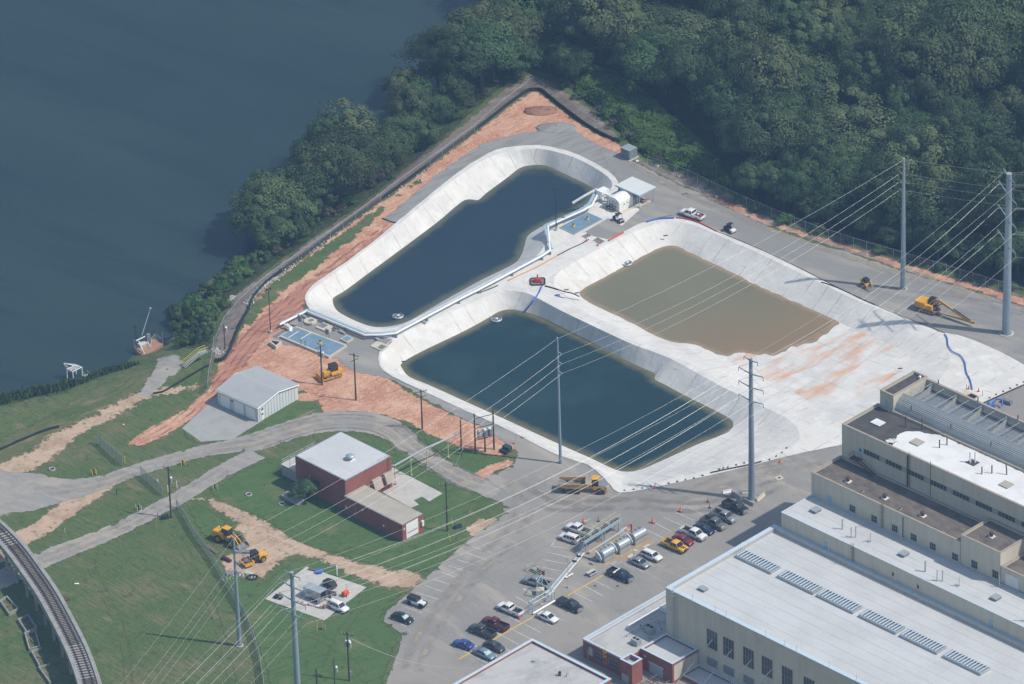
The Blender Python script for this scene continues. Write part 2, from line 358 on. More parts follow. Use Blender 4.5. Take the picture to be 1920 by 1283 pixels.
m_dirt = M('dry_dirt', (0.46, 0.335, 0.235), 0.95, [((0.34, 0.235, 0.155), 0.2, 0.44, 0.60, 0.85), ((0.13, 0.15, 0.07), 0.6, 0.57, 0.66, 0.85, None, 0, 10), ((0.28, 0.19, 0.13), 1.1, .55, .68, .7), ((0.55, 0.42, 0.31), 2, 0.5, 0.75, 0.7)], bump=0.6, bscale=3, bdist=0.12)
m_verge = M('bare_verge', (0.175, 0.140, 0.115), 0.95, [((0.26, 0.235, 0.215), 0.3, 0.42, 0.62, 0.8, (0.3, 1.6, 1), -0.62), ((0.13, 0.095, 0.075), 1.2, 0.5, 0.7, 0.8), ((0.10, 0.11, 0.05), 0.8, 0.62, 0.75, 0.6)], bump=0.8, bscale=3, bdist=0.2)
m_gravel = M('gravel_road', (0.262, 0.250, 0.232), 0.95, [((0.35, 0.31, 0.25), 0.30, 0.47, 0.64, 0.85, (0.25, 1.8, 1), 0.5), ((0.22, 0.21, 0.195), 0.4, 0.53, 0.66, 0.7), ((0.36, 0.32, 0.26), 0.12, 0.5, 0.62, .7), ((0.42, 0.40, 0.37), 5, 0.5, 0.75, 0.5)], bump=0.4, bscale=8)
m_asph = M('asphalt_lot', (0.280, 0.258, 0.228), 0.92, [((0.225, 0.215, 0.20), 0.06, 0.42, 0.58, 0.85), ((0.38, 0.335, 0.275), 0.13, 0.53, 0.68, 0.8, (0.4, 1.6, 1), 0.9, 8), ((0.19, 0.18, 0.17), 0.3, 0.60, 0.70, 0.6), ((0.40, 0.36, 0.30), 0.45, 0.60, 0.72, 0.7, (0.12, 2.5, 1), 0.72), ((0.33, 0.315, 0.295), 3, 0.5, 0.7, 0.6)], bump=0.25, bscale=10)
m_asphd = M('asphalt_perimeter_road', (0.235, 0.228, 0.215), 0.92, [((0.34, 0.31, 0.26), 0.10, 0.47, 0.62, 0.85, (0.35, 1.9, 1), 0.55), ((0.205, 0.205, 0.205), 0.12, 0.5, 0.7, 0.8), ((0.33, 0.30, 0.26), 0.5, 0.58, 0.75, 0.5, (0.15, 2.2, 1), 0.5), ((0.27, 0.27, 0.265), 6, 0.45, 0.7, 0.5)], bump=0.25, bscale=10)
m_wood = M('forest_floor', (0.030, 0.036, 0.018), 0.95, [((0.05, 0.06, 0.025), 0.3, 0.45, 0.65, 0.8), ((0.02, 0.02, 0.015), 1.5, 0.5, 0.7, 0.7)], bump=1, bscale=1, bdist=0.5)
m_gravd = M('crushed_stone', (0.26, 0.265, 0.25), 0.95, [((0.19, 0.19, 0.18), 0.4, 0.45, 0.6, 0.8, (0.3, 1.6, 1), -0.6), ((0.31, 0.29, 0.26), 3, 0.5, 0.7, 0.6)], bump=0.5, bscale=4)
m_slab = M('concrete_slab', (0.47, 0.45, 0.41), 0.9, [((0.36, 0.34, 0.31), 0.3, 0.45, 0.7, 0.8), ((0.55, 0.53, 0.49), 1.8, 0.5, 0.75, 0.6), ((0.25, 0.22, 0.19), 0.5, 0.66, 0.8, 0.7)], bump=0.15, bscale=6)
m_slabg = M('grey_concrete_drive', (0.33, 0.325, 0.315), 0.9, [((0.27, 0.265, 0.255), 0.35, 0.45, 0.7, 0.8), ((0.38, 0.37, 0.35), 2, 0.5, 0.75, 0.6)], bump=0.15, bscale=6)

def liner_mat(name, rust=0.0):
    m = bpy.data.materials.new(name); m.use_nodes = True; nt = m.node_tree; b = nt.nodes['Principled BSDF']; L = nt.links
    tc = nd(nt, 'ShaderNodeTexCoord'); tc.name = 'TC'; b.inputs['Roughness'].default_value = 0.9; b.inputs['Specular IOR Level'].default_value = 0.2
    c = (0.63, 0.61, 0.565)
    c = lay(nt, c, ((0.555, 0.54, 0.51), 0.08, 0.4, 0.62, 0.9))
    c = lay(nt, c, ((0.68, 0.665, 0.63), 0.3, 0.48, 0.66, 0.85))
    c = lay(nt, c, ((0.44, 0.43, 0.40), 0.9, 0.54, 0.70, 0.4, (0.5, 1.5, 1), 0.79))
    c = lay(nt, c, ((0.38, 0.36, 0.33), 0.7, 0.64, 0.72, 0.6, (0.25, 2.2, 1), 0.79, 8))
    c = lay(nt, c, ((0.60, 0.46, 0.33), 0.10, 0.63, 0.76, 0.5))
    if rust: c = lay(nt, c, ((0.60, 0.33, 0.19), 0.14, 0.50, 0.66, rust, (0.45, 1.8, 1), -0.78, 9))
    # strip seams: down the slopes, parallel on the flat
    geo = nd(nt, 'ShaderNodeNewGeometry')
    rot = nd(nt, 'ShaderNodeVectorRotate', rotation_type='Z_AXIS'); rot.inputs['Angle'].default_value = -YAW
    L.new(tc.outputs['Object'], rot.inputs['Vector'])
    rn = nd(nt, 'ShaderNodeVectorRotate', rotation_type='Z_AXIS'); rn.inputs['Angle'].default_value = -YAW
    L.new(geo.outputs['True Normal'], rn.inputs['Vector'])
    sp = nd(nt, 'ShaderNodeSeparateXYZ'); L.new(rot.outputs[0], sp.inputs[0])
    sn = nd(nt, 'ShaderNodeSeparateXYZ'); L.new(rn.outputs[0], sn.inputs[0])
    ax = nd(nt, 'ShaderNodeMath', operation='ABSOLUTE'); ay = nd(nt, 'ShaderNodeMath', operation='ABSOLUTE'); L.new(sn.outputs[0], ax.inputs[0]); L.new(sn.outputs[1], ay.inputs[0])
    gt = nd(nt, 'ShaderNodeMath', operation='GREATER_THAN'); L.new(ax.outputs[0], gt.inputs[0]); L.new(ay.outputs[0], gt.inputs[1])
    nw = nd(nt, 'ShaderNodeTexNoise'); nw.inputs['Scale'].default_value = 0.35; L.new(tc.outputs['Object'], nw.inputs['Vector'])
    mixc = nd(nt, 'ShaderNodeMix', data_type='FLOAT'); L.new(gt.outputs[0], mixc.inputs[0]); L.new(sp.outputs[0], mixc.inputs[2]); L.new(sp.outputs[1], mixc.inputs[3])
    ad = nd(nt, 'ShaderNodeMath', operation='MULTIPLY_ADD'); L.new(nw.outputs[0], ad.inputs[0]); ad.inputs[1].default_value = 0.9; L.new(mixc.outputs[0], ad.inputs[2])
    dv = nd(nt, 'ShaderNodeMath', operation='DIVIDE'); L.new(ad.outputs[0], dv.inputs[0]); dv.inputs[1].default_value = 4.4
    fr = nd(nt, 'ShaderNodeMath', operation='FRACT'); L.new(dv.outputs[0], fr.inputs[0])
    lt = nd(nt, 'ShaderNodeMath', operation='LESS_THAN'); L.new(fr.outputs[0], lt.inputs[0]); lt.inputs[1].default_value = 0.055
    n2 = nd(nt, 'ShaderNodeTexNoise'); n2.inputs['Scale'].default_value = 0.22; L.new(tc.outputs['Object'], n2.inputs['Vector'])
    mr = nd(nt, 'ShaderNodeMapRange'); mr.inputs['From Min'].default_value = 0.42; mr.inputs['From Max'].default_value = 0.62; mr.inputs['To Max'].default_value = 0.85; L.new(n2.outputs[0], mr.inputs['Value'])
    mu = nd(nt, 'ShaderNodeMath', operation='MULTIPLY'); L.new(lt.outputs[0], mu.inputs[0]); L.new(mr.outputs[0], mu.inputs[1])
    mx = nd(nt, 'ShaderNodeMix', data_type='RGBA'); L.new(mu.outputs[0], mx.inputs[0]); L.new(c, mx.inputs[6]); mx.inputs[7].default_value = (0.40, 0.38, 0.34, 1)
    L.new(mx.outputs[2], b.inputs['Base Color'])
    no = nd(nt, 'ShaderNodeTexNoise'); no.inputs['Scale'].default_value = 0.8; no.inputs['Detail'].default_value = 6; L.new(ad.outputs[0], no.inputs['Vector'])
    no2 = nd(nt, 'ShaderNodeTexNoise'); no2.inputs['Scale'].default_value = 0.7; no2.inputs['Detail'].default_value = 5; L.new(tc.outputs['Object'], no2.inputs['Vector'])
    am = nd(nt, 'ShaderNodeMath', operation='ADD'); L.new(no.outputs[0], am.inputs[0]); L.new(no2.outputs[0], am.inputs[1])
    bp = nd(nt, 'ShaderNodeBump'); bp.inputs['Strength'].default_value = 0.3; bp.inputs['Distance'].default_value = 0.25; L.new(am.outputs[0], bp.inputs['Height']); L.new(bp.outputs[0], b.inputs['Normal'])
    return m
m_liner = liner_mat('concrete_liner'); m_liner_rust = liner_mat('stained_concrete_floor', 0.95)

def water_mat(name, deep, shallow, rough=0.12, w=3.0, bump=0.08, bscale=1.2, spec=0.5, patch=None, far=None):
    m = bpy.data.materials.new(name); m.use_nodes = True; nt = m.node_tree; b = nt.nodes['Principled BSDF']; L = nt.links
    tc = nd(nt, 'ShaderNodeTexCoord'); tc.name = 'TC'
    b.inputs['Roughness'].default_value = rough; b.inputs['Specular IOR Level'].default_value = spec; b.inputs['IOR'].default_value = 1.33
    c = lay(nt, deep, (tuple(x * 1.12 for x in deep), 0.05, 0.4, 0.65, 0.8))
    if patch:
        for pch in patch: c = lay(nt, c, pch)
    if far:
        a2 = nd(nt, 'ShaderNodeAttribute'); a2.attribute_name = 'silt'; m2 = nd(nt, 'ShaderNodeMix', data_type='RGBA'); L.new(a2.outputs['Fac'], m2.inputs[0]); L.new(c, m2.inputs[6]); m2.inputs[7].default_value = (*far, 1); c = m2.outputs[2]
    at = nd(nt, 'ShaderNodeAttribute'); at.attribute_name = 'shore'
    n2 = nd(nt, 'ShaderNodeTexNoise'); n2.inputs['Scale'].default_value = 0.5; n2.inputs['Detail'].default_value = 4; L.new(tc.outputs['Object'], n2.inputs['Vector'])
    ad = nd(nt, 'ShaderNodeMath', operation='MULTIPLY_ADD'); L.new(n2.outputs[0], ad.inputs[0]); ad.inputs[1].default_value = -w * 0.5; L.new(at.outputs['Fac'], ad.inputs[2])
    mr = nd(nt, 'ShaderNodeMapRange', interpolation_type='SMOOTHSTEP'); mr.inputs['From Min'].default_value = -w * 0.25; mr.inputs['From Max'].default_value = w * 0.6; mr.inputs['To Min'].default_value = 0.95; mr.inputs['To Max'].default_value = 0
    L.new(ad.outputs[0], mr.inputs['Value'])
    mx = nd(nt, 'ShaderNodeMix', data_type='RGBA'); L.new(mr.outputs[0], mx.inputs[0]); L.new(c, mx.inputs[6]); mx.inputs[7].default_value = (*shallow, 1)
    L.new(mx.outputs[2], b.inputs['Base Color'])
    no = nd(nt, 'ShaderNodeTexNoise'); no.inputs['Scale'].default_value = bscale; no.inputs['Detail'].default_value = 4; L.new(tc.outputs['Object'], no.inputs['Vector'])
    bp = nd(nt, 'ShaderNodeBump'); bp.inputs['Strength'].default_value = bump; bp.inputs['Distance'].default_value = 0.2; L.new(no.outputs[0], bp.inputs['Height']); L.new(bp.outputs[0], b.inputs['Normal'])
    return m
def shore_attr(o, poly, cap=6.0):
    me = o.data; a = me.attributes.new('shore', 'FLOAT', 'POINT')
    a.data.foreach_set('value', [min(cap, dist_poly((v.co.x, v.co.y), poly)) for v in me.vertices])

# ------------------------------------------------------------------ land, river, ponds
apron = plane_poly(APRON_PX, 0, 2)
def land():
    bx = (-156.0, -172.0, 156.0, 190.0)
    g = sheet('ground', [(bx[0], bx[1]), (bx[2], bx[1]), (bx[2], bx[3]), (bx[0], bx[3])], m_grass, -0.02, 3.2, holes=[inset(apron, 0.35)], bstep=4)
    # the plain beyond, out to the horizon, welded on as a coarse frame of the same sheet
    me = g.data; bm = bmesh.new(); bm.from_mesh(me)
    X = [-1500, -700, -400, -250, bx[0]] + [bx[0] + (bx[2] - bx[0]) * i / 8 for i in range(1, 9)] + [250, 400, 800, 2500]
    Y = [-1500, -700, -400, -260, bx[1]] + [bx[1] + (bx[3] - bx[1]) * i / 8 for i in range(1, 9)] + [260, 400, 700, 1200, 2800]
    V = {}
    for j, y in enumerate(Y):
        for i, x in enumerate(X): V[i, j] = bm.verts.new((x, y, min(0, terr(x, y)) - 0.03 if sd(x, y) > -20 else -9.0))
    for j in range(len(Y) - 1):
        for i in range(len(X) - 1):
            cx = (X[i] + X[i + 1]) / 2; cyy = (Y[j] + Y[j + 1]) / 2
            if bx[0] < cx < bx[2] and bx[1] < cyy < bx[3]: continue
            bm.faces.new((V[i, j], V[i + 1, j], V[i + 1, j + 1], V[i, j + 1]))
    bm.to_mesh(me); bm.free()
land()
river = sheet('river', [(p[0] + 6, p[1] - 3) for p in SH2] + [(300, 1400), (-900, 1400), (-900, SH2[0][1])], water_mat('river_water', (0.018, 0.036, 0.038), (0.03, 0.045, 0.040), 0.22, 5, 0.3, 0.7, 0.4, patch=[((0.026, 0.046, 0.046), .012, .45, .6, .9, (.4, 1.6, 1), .6), ((0.014, 0.030, 0.034), .05, .52, .66, .7, (.3, 2, 1), .6)]), WL, 60, drape=False, bstep=6)
shore_attr(river, SH2, 8)
# lined apron with three pits
o = sheet('liner_apron', apron, m_liner, 0.15, 5, holes=cr, drape=False, rag=0.12, zfun=lambda x, y: 0.07 * noise.fractal(Vector((x * 0.09, y * 0.09, 2)), 1, 2, 3))
def annulus(name, outer, inner, zo, zi, mat):
    oo = [Vector((p[0], p[1])) for p in resample(outer, 1.5)]; ii = [Vector((p[0], p[1])) for p in resample(inner, 1.5)]
    mid = []
    for p in resample(outer, 2.5):
        # nearest inner point
        q = min(ii, key=lambda a: (a.x - p[0]) ** 2 + (a.y - p[1]) ** 2)
        for t in (0.33, 0.66):
            zb = floorz(q.x, q.y) if zi == 'floor' else zi; z = zo + (zb - zo) * t + 0.16 * noise.noise(Vector((p[0] * 0.3, p[1] * 0.3, t * 3)))
            mid.append((p[0] + (q.x - p[0]) * t, p[1] + (q.y - p[1]) * t, z))
    no_, ni = len(oo), len(ii)
    co = oo + ii + [Vector((a[0], a[1])) for a in mid]; zz = [zo + 0.07 * noise.fractal(Vector((a.x * 0.09, a.y * 0.09, 2)), 1, 2, 3) for a in oo] + [(floorz(a.x, a.y) if zi == 'floor' else zi) for a in ii] + [a[2] for a in mid]
    ed = [(i, (i + 1) % no_) for i in range(no_)] + [(no_ + i, no_ + (i + 1) % ni) for i in range(ni)]
    vs, _, fs, ov, _, _ = delaunay_2d_cdt(co, ed, [], 1, 1e-4)
    ip = [(a.x, a.y) for a in ii]; m = MB()
    m.v = [(v.x, v.y, zz[ov[k][0]] if ov[k] else -1.5) for k, v in enumerate(vs)]
    for f in fs:
        c = (sum(vs[i].x for i in f) / len(f), sum(vs[i].y for i in f) / len(f))
        if inside(c, ip): continue
        a = sum(vs[f[i]].x * vs[f[(i + 1) % len(f)]].y - vs[f[(i + 1) % len(f)]].x * vs[f[i]].y for i in range(len(f)))
        m.f.append(tuple(f) if a > 0 else tuple(f[::-1]))
    return tag(m.build(name, mat, None, True), kind='structure')
for k in range(3): annulus('liner_bank', cr[k], toe[k], 0.15, PW - 0.04 if k < 2 else 'floor', m_liner)
wm1 = water_mat('pond_water_blue', (0.014, 0.030, 0.042), (0.11, 0.12, 0.075), 0.1, 3.0, 0.1, 1.0, patch=[((0.020, 0.036, 0.046), .05, .5, .65, .8)])
wm2 = water_mat('pond_water_teal', (0.010, 0.030, 0.034), (0.14, 0.13, 0.07), 0.1, 3.2, 0.12, 1.0, patch=[((0.020, 0.048, 0.048), .05, .5, .65, .8)])
wm3 = water_mat('pond_water_silt', (0.165, 0.155, 0.100), (0.30, 0.22, 0.14), 0.25, 2.2, 0.02, 1.5, 0.35, far=(0.235, 0.165, 0.095))
for k, (nm, px, mt) in enumerate((('pond', W1, wm1), ('pond', W2, wm2))):
    p = plane_poly(px, PW); o = sheet(nm, p, mt, PW, 2.0, drape=False); shore_attr(o, p)
p = toe[2]; sheet('basin_floor', p, m_liner_rust, 0, 2.5, drape=False, zfun=floorz)
p = plane_poly(W3, PW, 3); o = sheet('pond', p, wm3, PW, 2.0, drape=False, rag=0.5, freq=0.4); shore_attr(o, p, 6)
sl0 = [(q.x, q.y) for q in (G(x, y, PW) for x, y in W3[12:26])]; a = o.data.attributes.new('silt', 'FLOAT', 'POINT'); a.data.foreach_set('value', [max(0, 1 - dist_poly((v.co.x, v.co.y), sl0, False) / 26) ** 1.2 for v in o.data.vertices])
# ------------------------------------------------------------------ surfaces laid on the ground
AV = inset(apron, 0.5)
def region(name, px, mat, dz, rag=0.25, k=3, freq=0.4, step=3.0, avoid=AV, fade=0.0):
    return sheet(name, pxpoly(px, k), mat, dz, step, rag=rag, freq=freq, seed=len(px) * 1.3, avoid=avoid, fade=fade)
FOREST_EDGE = [(935, 160), (975, 138), (1000, 128), (1030, 140), (1075, 172), (1120, 205), (1165, 250), (1210, 295), (1260, 312), (1300, 325), (1345, 345), (1400, 380), (1440, 398), (1500, 425), (1600, 452), (1700, 486), (1800, 515), (1920, 548), (2060, 590)]
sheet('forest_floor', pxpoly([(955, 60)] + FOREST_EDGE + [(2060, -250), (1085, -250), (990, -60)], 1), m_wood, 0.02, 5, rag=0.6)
FENCE_L = [(1000, 171), (985, 175), (945, 204), (890, 247), (837, 285), (775, 332), (720, 372), (678, 402), (635, 432), (585, 470), (535, 505), (495, 536), (474, 562), (468, 580), (455, 602), (442, 632), (432, 657), (420, 675), (402, 680)]
FENCE_R = [(1000, 171), (1015, 172), (1040, 192), (1085, 227), (1125, 252), (1162, 268)]
CLAY = FENCE_L + [(398, 712), (345, 765), (300, 788), (262, 810), (233, 834), (268, 838), (315, 818), (345, 800), (380, 775), (440, 745), (560, 735), (598, 762), (604, 785), (640, 775), (700, 778), (760, 795), (830, 832), (880, 845), (935, 860), (962, 848), (1000, 850), (900, 795), (800, 752), (725, 700), (700, 650), (585, 590), (575, 550), (700, 465), (900, 312), (1000, 292), (1100, 318), (1160, 340), (1175, 290)] + FENCE_R[::-1][:-1]
region('clay_ground', CLAY, m_clay, 0.03, 0.35, 2, fade=1.5)
VERGE = [(402, 682), (396, 720), (386, 712), (396, 655), (412, 600), (432, 565), (455, 540), (485, 522), (525, 492), (560, 465), (600, 436), (650, 402), (700, 366), (760, 316), (800, 285), (850, 244), (895, 207), (935, 172), (975, 145), (1002, 136), (1030, 148), (1070, 175), (1115, 210), (1160, 252), (1200, 298), (1250, 316), (1300, 330), (1345, 350), (1400, 386), (1440, 403), (1500, 430), (1600, 458), (1700, 492), (1800, 520), (1920, 552), (2060, 594),
         (2060, 622), (1920, 577), (1765, 531), (1600, 479), (1440, 426), (1345, 381), (1275, 349), (1190, 306), (1165, 275)] + FENCE_R[::-1][1:] + FENCE_L[1:]
region('bare_verge', VERGE, m_verge, 0.04, 0.45, 2, fade=1.5)
sheet('clay_shoulder', band([(1320, 366), (1400, 400), (1470, 428), (1590, 466), (1702, 503), (1840, 543), (1920, 567), (2060, 612)], [3, 4, 3.4, 3.0, 3.8, 3.6, 4.6, 4.6]), m_clay, 0.05, rag=0.6, fade=1.7)
GREENS = [([(458, 612), (490, 572), (530, 532), (575, 500), (640, 452), (690, 412), (735, 375), (775, 347), (830, 306), (880, 268)], [3.5, 5, 5.5, 5.5, 5, 4.2, 2.5, 2.5, 2.2, 1.6])]
for c, w in GREENS: sheet('grass_strip', band(c, w), m_grass, 0.05, rag=1.0, freq=0.6, avoid=AV, fade=1.6)
sheet('clay_track', band([(736, 423), (700, 448), (660, 477), (622, 504), (588, 528), (562, 556), (525, 590), (490, 620), (455, 660), (425, 700), (400, 735)], [3, 3.5, 4, 4.5, 5, 7, 8, 8, 7, 6, 5]), m_clay2, 0.055, rag=0.7, freq=0.5, avoid=AV, fade=2.5)
region('grass_patch', [(405, 760), (345, 800), (340, 812), (352, 826), (375, 836), (435, 832), (470, 822), (445, 828), (430, 822)], m_grass, 0.055, 0.4, fade=1.5)
region('lawn', [(440, 826), (490, 792), (560, 745), (588, 752), (597, 770), (565, 790), (505, 815), (468, 830)], m_lawn, 0.058, 0.3, fade=1.2)
UND = [(425, 545), (450, 505), (480, 480), (530, 445), (590, 400), (660, 355), (725, 305), (765, 245), (815, 175), (870, 115), (915, 60), (945, 5), (985, -80), (1100, -100), (1010, 60), (1000, 134), (970, 148), (935, 172), (892, 208), (850, 246), (800, 287), (760, 318), (700, 369), (650, 404), (600, 438), (560, 467), (520, 495), (480, 528), (455, 545), (430, 570), (405, 610), (395, 650), (350, 655), (325, 640), (340, 600), (370, 560), (400, 530)]
region('bank_undergrowth', UND, M('bank_undergrowth', (0.040, 0.062, 0.024), 0.95, [((0.075, 0.10, 0.035), 0.4, 0.48, 0.62, 0.85), ((0.09, 0.075, 0.055), 0.3, 0.55, 0.68, 0.8), ((0.02, 0.03, 0.015), 1.2, 0.5, 0.65, 0.8)], bump=1, bscale=1.5, bdist=0.5), 0.025, 0.5, 2, fade=1.5)
region('sparse_grass', [(180, 722), (230, 702), (270, 690), (300, 690), (270, 740), (220, 765), (140, 805), (60, 850), (0, 880), (-30, 885), (-30, 835), (60, 790), (120, 755)], M('worn_grass', (0.105, 0.115, 0.050), 0.95, [((0.055, 0.10, 0.028), 0.12, 0.44, 0.60, 0.9), ((0.24, 0.185, 0.12), 0.22, 0.54, 0.66, 0.8, (0.5, 1.6, 1), -0.5, 8), ((0.16, 0.15, 0.075), 1, 0.52, 0.68, 0.7)], bump=.6, bscale=4, bdist=.15), 0.03, 0.5, 2, fade=2.5)
# dirt tracks on the river side
sheet('dirt_track', band([(-20, 895), (30, 876), (75, 855), (112, 825), (150, 802), (187, 786), (225, 763), (275, 741), (330, 732), (390, 718)], [9, 9, 8.5, 8, 7, 7, 7, 6.5, 5, 3.5]), m_dirt, 0.05, rag=1.0, freq=0.4, fade=3.2)
sheet('gravel_ramp', band([(268, 745), (288, 722), (306, 700), (318, 682), (308, 667)], [4, 5, 6.5, 7.5, 5]), m_gravel, 0.055, rag=0.5, fade=1.5)
sheet('dirt_path', band([(-30, 1062), (37, 1012), (87, 985), (125, 955), (165, 930), (215, 912)], [7, 7, 6.5, 7, 6, 3]), m_dirt, 0.05, rag=0.5, fade=1.8)
sheet('gravel_road', band([(-30, 925), (60, 923), (125, 918), (200, 902), (250, 884), (325, 862), (375, 848), (425, 838), (480, 829), (530, 812), (567, 801), (605, 793), (655, 790), (705, 796), (742, 812), (767, 835), (792, 853), (830, 876), (867, 897), (905, 912), (950, 926)], [18, 16, 9.5, 6, 5.5, 5.5, 5.5, 6.5, 8, 8, 8.5, 9, 9.5, 9, 7.5, 6, 5.5, 5.5, 6, 6.5, 8]), m_gravel, 0.062, rag=0.35, fade=1.0)
sheet('service_road', band([(-30, 1100), (0, 1088), (75, 1052), (150, 1022), (212, 997), (262, 972), (325, 940), (375, 910), (425, 880), (485, 850)], [7, 7, 6.5, 6, 5.6, 5.4, 5.4, 5.2, 5.5, 6]), m_gravel, 0.066, rag=0.2, fade=.8)
sheet('dirt_track', band([(340, 940), (387, 940), (425, 955), (480, 985), (515, 1006), (551, 1026), (601, 1042), (652, 1060), (702, 1078), (752, 1086), (800, 1080)], [3, 5, 6, 7, 7, 6.5, 6, 6, 8, 9, 6]), m_dirt, 0.05, rag=0.7, freq=0.5, fade=2.8)
region('dirt_yard', [(428, 985), (485, 980), (535, 1012), (575, 1035), (548, 1048), (525, 1062), (492, 1088), (465, 1080), (430, 1075), (405, 1062), (420, 1040), (455, 1020)], m_dirt, 0.055, 0.8, fade=2.2)
LAWN1 = [(392, 922), (430, 897), (480, 872), (560, 846), (640, 828), (700, 828), (742, 848), (790, 882), (850, 908), (912, 936), (888, 945), (882, 968), (868, 1000), (852, 1018), (840, 1048), (812, 1072), (760, 1070), (700, 1060), (640, 1044), (560, 1018), (490, 973), (428, 948)]
region('lawn', LAWN1, m_lawn, 0.06, 0.35, fade=.8)
region('lawn', [(765, 808), (830, 822), (880, 845), (938, 860), (962, 868), (925, 892), (898, 893), (860, 880), (820, 852), (785, 826)], m_lawn, 0.06, 0.4, fade=1.2)
region('lawn', [(345, 950), (392, 950), (428, 978), (418, 1000), (395, 1010), (410, 1050), (445, 1085), (490, 1092), (530, 1062), (560, 1046), (600, 1044), (640, 1062), (700, 1096), (735, 1104), (762, 1112), (716, 1160), (750, 1190), (745, 1215), (735, 1245), (722, 1283), (718, 1420), (505, 1420), (495, 1260), (470, 1190), (430, 1110), (395, 1045)], m_lawn, 0.045, 0.3, 1, fade=1.5)
region('dirt_patch', [(862, 1018), (872, 990), (885, 975), (915, 968), (938, 975), (908, 1000), (885, 1012)], m_dirt, 0.065, 0.5, fade=1.8)
region('clay_patch', [(888, 887), (925, 868), (958, 858), (966, 872), (930, 888), (905, 902)], m_clay, 0.065, 0.4, fade=1.2)
# asphalt
LOT = [(715, 1500), (722, 1283), (737, 1240), (748, 1212), (752, 1190), (735, 1178), (716, 1166), (722, 1148), (745, 1128), (765, 1112), (790, 1090), (820, 1062), (850, 1035), (880, 1010), (905, 992), (930, 975), (942, 962), (940, 945), (918, 936), (935, 922), (915, 905), (905, 892), (930, 888), (962, 870), (968, 850), (960, 836), (945, 828), (950, 808), (990, 822), (1050, 850), (1120, 880), (1165, 920), (1290, 895), (1450, 858), (1585, 828), (1700, 795), (1825, 760), (1925, 715), (2100, 620), (2100, 1500)]
region('parking_lot', LOT, m_asph, 0.07, 0.18, 1, fade=.6)
region('gravel_track', [(-30, 880), (22, 884), (70, 898), (118, 915), (70, 948), (25, 966), (-30, 985)], m_gravel, 0.056, 0.6, fade=2.0)
region('perimeter_road', [(506, 640), (520, 625), (545, 600), (575, 575), (600, 588), (690, 622), (740, 632), (722, 660), (725, 695), (760, 715), (820, 740), (880, 765), (970, 805), (958, 840), (945, 832), (900, 802), (860, 785), (820, 764), (785, 744), (740, 717), (700, 706), (660, 697), (620, 672), (580, 657), (540, 650)], m_asphd, 0.072, 0.25, 2, fade=.9)
region('crushed_stone_road', [(716, 411), (745, 421), (800, 382), (862, 332), (910, 302), (970, 284), (1050, 288), (1125, 322), (1165, 350), (1178, 330), (1172, 295), (1150, 283), (1112, 265), (1078, 243), (1064, 236), (1045, 233), (1012, 242), (975, 250), (932, 260), (900, 271), (862, 295), (825, 321), (795, 345), (750, 383)], m_gravd, 0.072, 0.25, 2, fade=.9)
region('perimeter_road', [(1130, 300), (1118, 270), (1150, 282), (1172, 293), (1230, 322), (1275, 347), (1310, 360), (1345, 379), (1400, 405), (1440, 423), (1470, 435), (1527, 455), (1590, 472), (1655, 495), (1702, 510), (1765, 527), (1840, 550), (1920, 574), (2080, 622), (2080, 760), (1920, 700), (1806, 650), (1700, 605), (1573, 550), (1400, 470), (1290, 420), (1235, 425), (1190, 440), (1142, 456), (1095, 438), (1130, 412), (1165, 400), (1158, 345)], m_asphd, 0.076, 0.2, 1, fade=.9)
region('asphalt_apron', [(1166, 352), (1180, 345), (1225, 395), (1262, 404), (1235, 410), (1215, 415), (1200, 420), (1170, 435), (1140, 450), (1110, 443), (1098, 436), (1140, 411), (1166, 425), (1200, 395), (1185, 372)], m_asphd, 0.24, 0.1, 1, avoid=None)
region('concrete_drive', [(341, 804), (377, 829), (435, 825), (492, 790), (410, 740), (398, 752)], m_slabg, 0.09, 0.05, 1)
region('concrete_pad', [(732, 875), (790, 905), (830, 926), (805, 941), (791, 932), (776, 939), (786, 947), (771, 953), (700, 915), (700, 895)], m_slab, 0.09, 0.05, 1)
region('concrete_pad', [(497, 1124), (574, 1063), (687, 1102), (608, 1164)], m_slab, 0.09, 0.08, 1)

# ---- wheel tracks worn along the roads and across the field
def wheel_tracks(px, offs_, w, mat, dz, name='wheel_track'):
    q = [T(x, y) for x, y in smooth_poly(px, 4, False)]; n = len(q)
    w *= 1.35
    for o_ in offs_:
        L = []; R_ = []
        for i, p in enumerate(q):
            d = q[min(i + 1, n - 1)] - q[max(i - 1, 0)]; d.z = 0; d.normalize(); nn = Vector((-d.y, d.x, 0)); wb = o_ + .25 * noise.noise(p * .08)
            L.append(((p + nn * (wb + w / 2)).x, (p + nn * (wb + w / 2)).y)); R_.append(((p + nn * (wb - w / 2)).x, (p + nn * (wb - w / 2)).y))
        sheet(name, L + R_[::-1], mat, dz, 2.0, rag=.1, fade=w * .48, avoid=AV, bstep=2.0)
m_rutl = M('pale_wheel_rut', (0.40, 0.35, 0.28), .95, [((0.29, .265, .23), .4, .45, .6, .9)]); m_rutc = M('dark_clay_rut', (0.30, 0.145, 0.095), .95, [((0.4, .2, .13), .6, .45, .65, .8)]); m_rutg = M('dark_gravel_rut', (0.245, 0.232, 0.215), .95, [((.28, .265, .24), .5, .45, .65, .8)])
GR = [(60, 923), (125, 918), (200, 902), (250, 884), (325, 862), (375, 848), (425, 838), (480, 829), (530, 812), (567, 801), (605, 793), (655, 790), (705, 796), (742, 812), (767, 835), (792, 853), (830, 876), (867, 897), (905, 912)]
wheel_tracks(GR, (-1.2, 1.1), 1.6, m_rutl, .074); wheel_tracks(GR[7:], (2.6, -2.8), .8, m_rutg, .076)
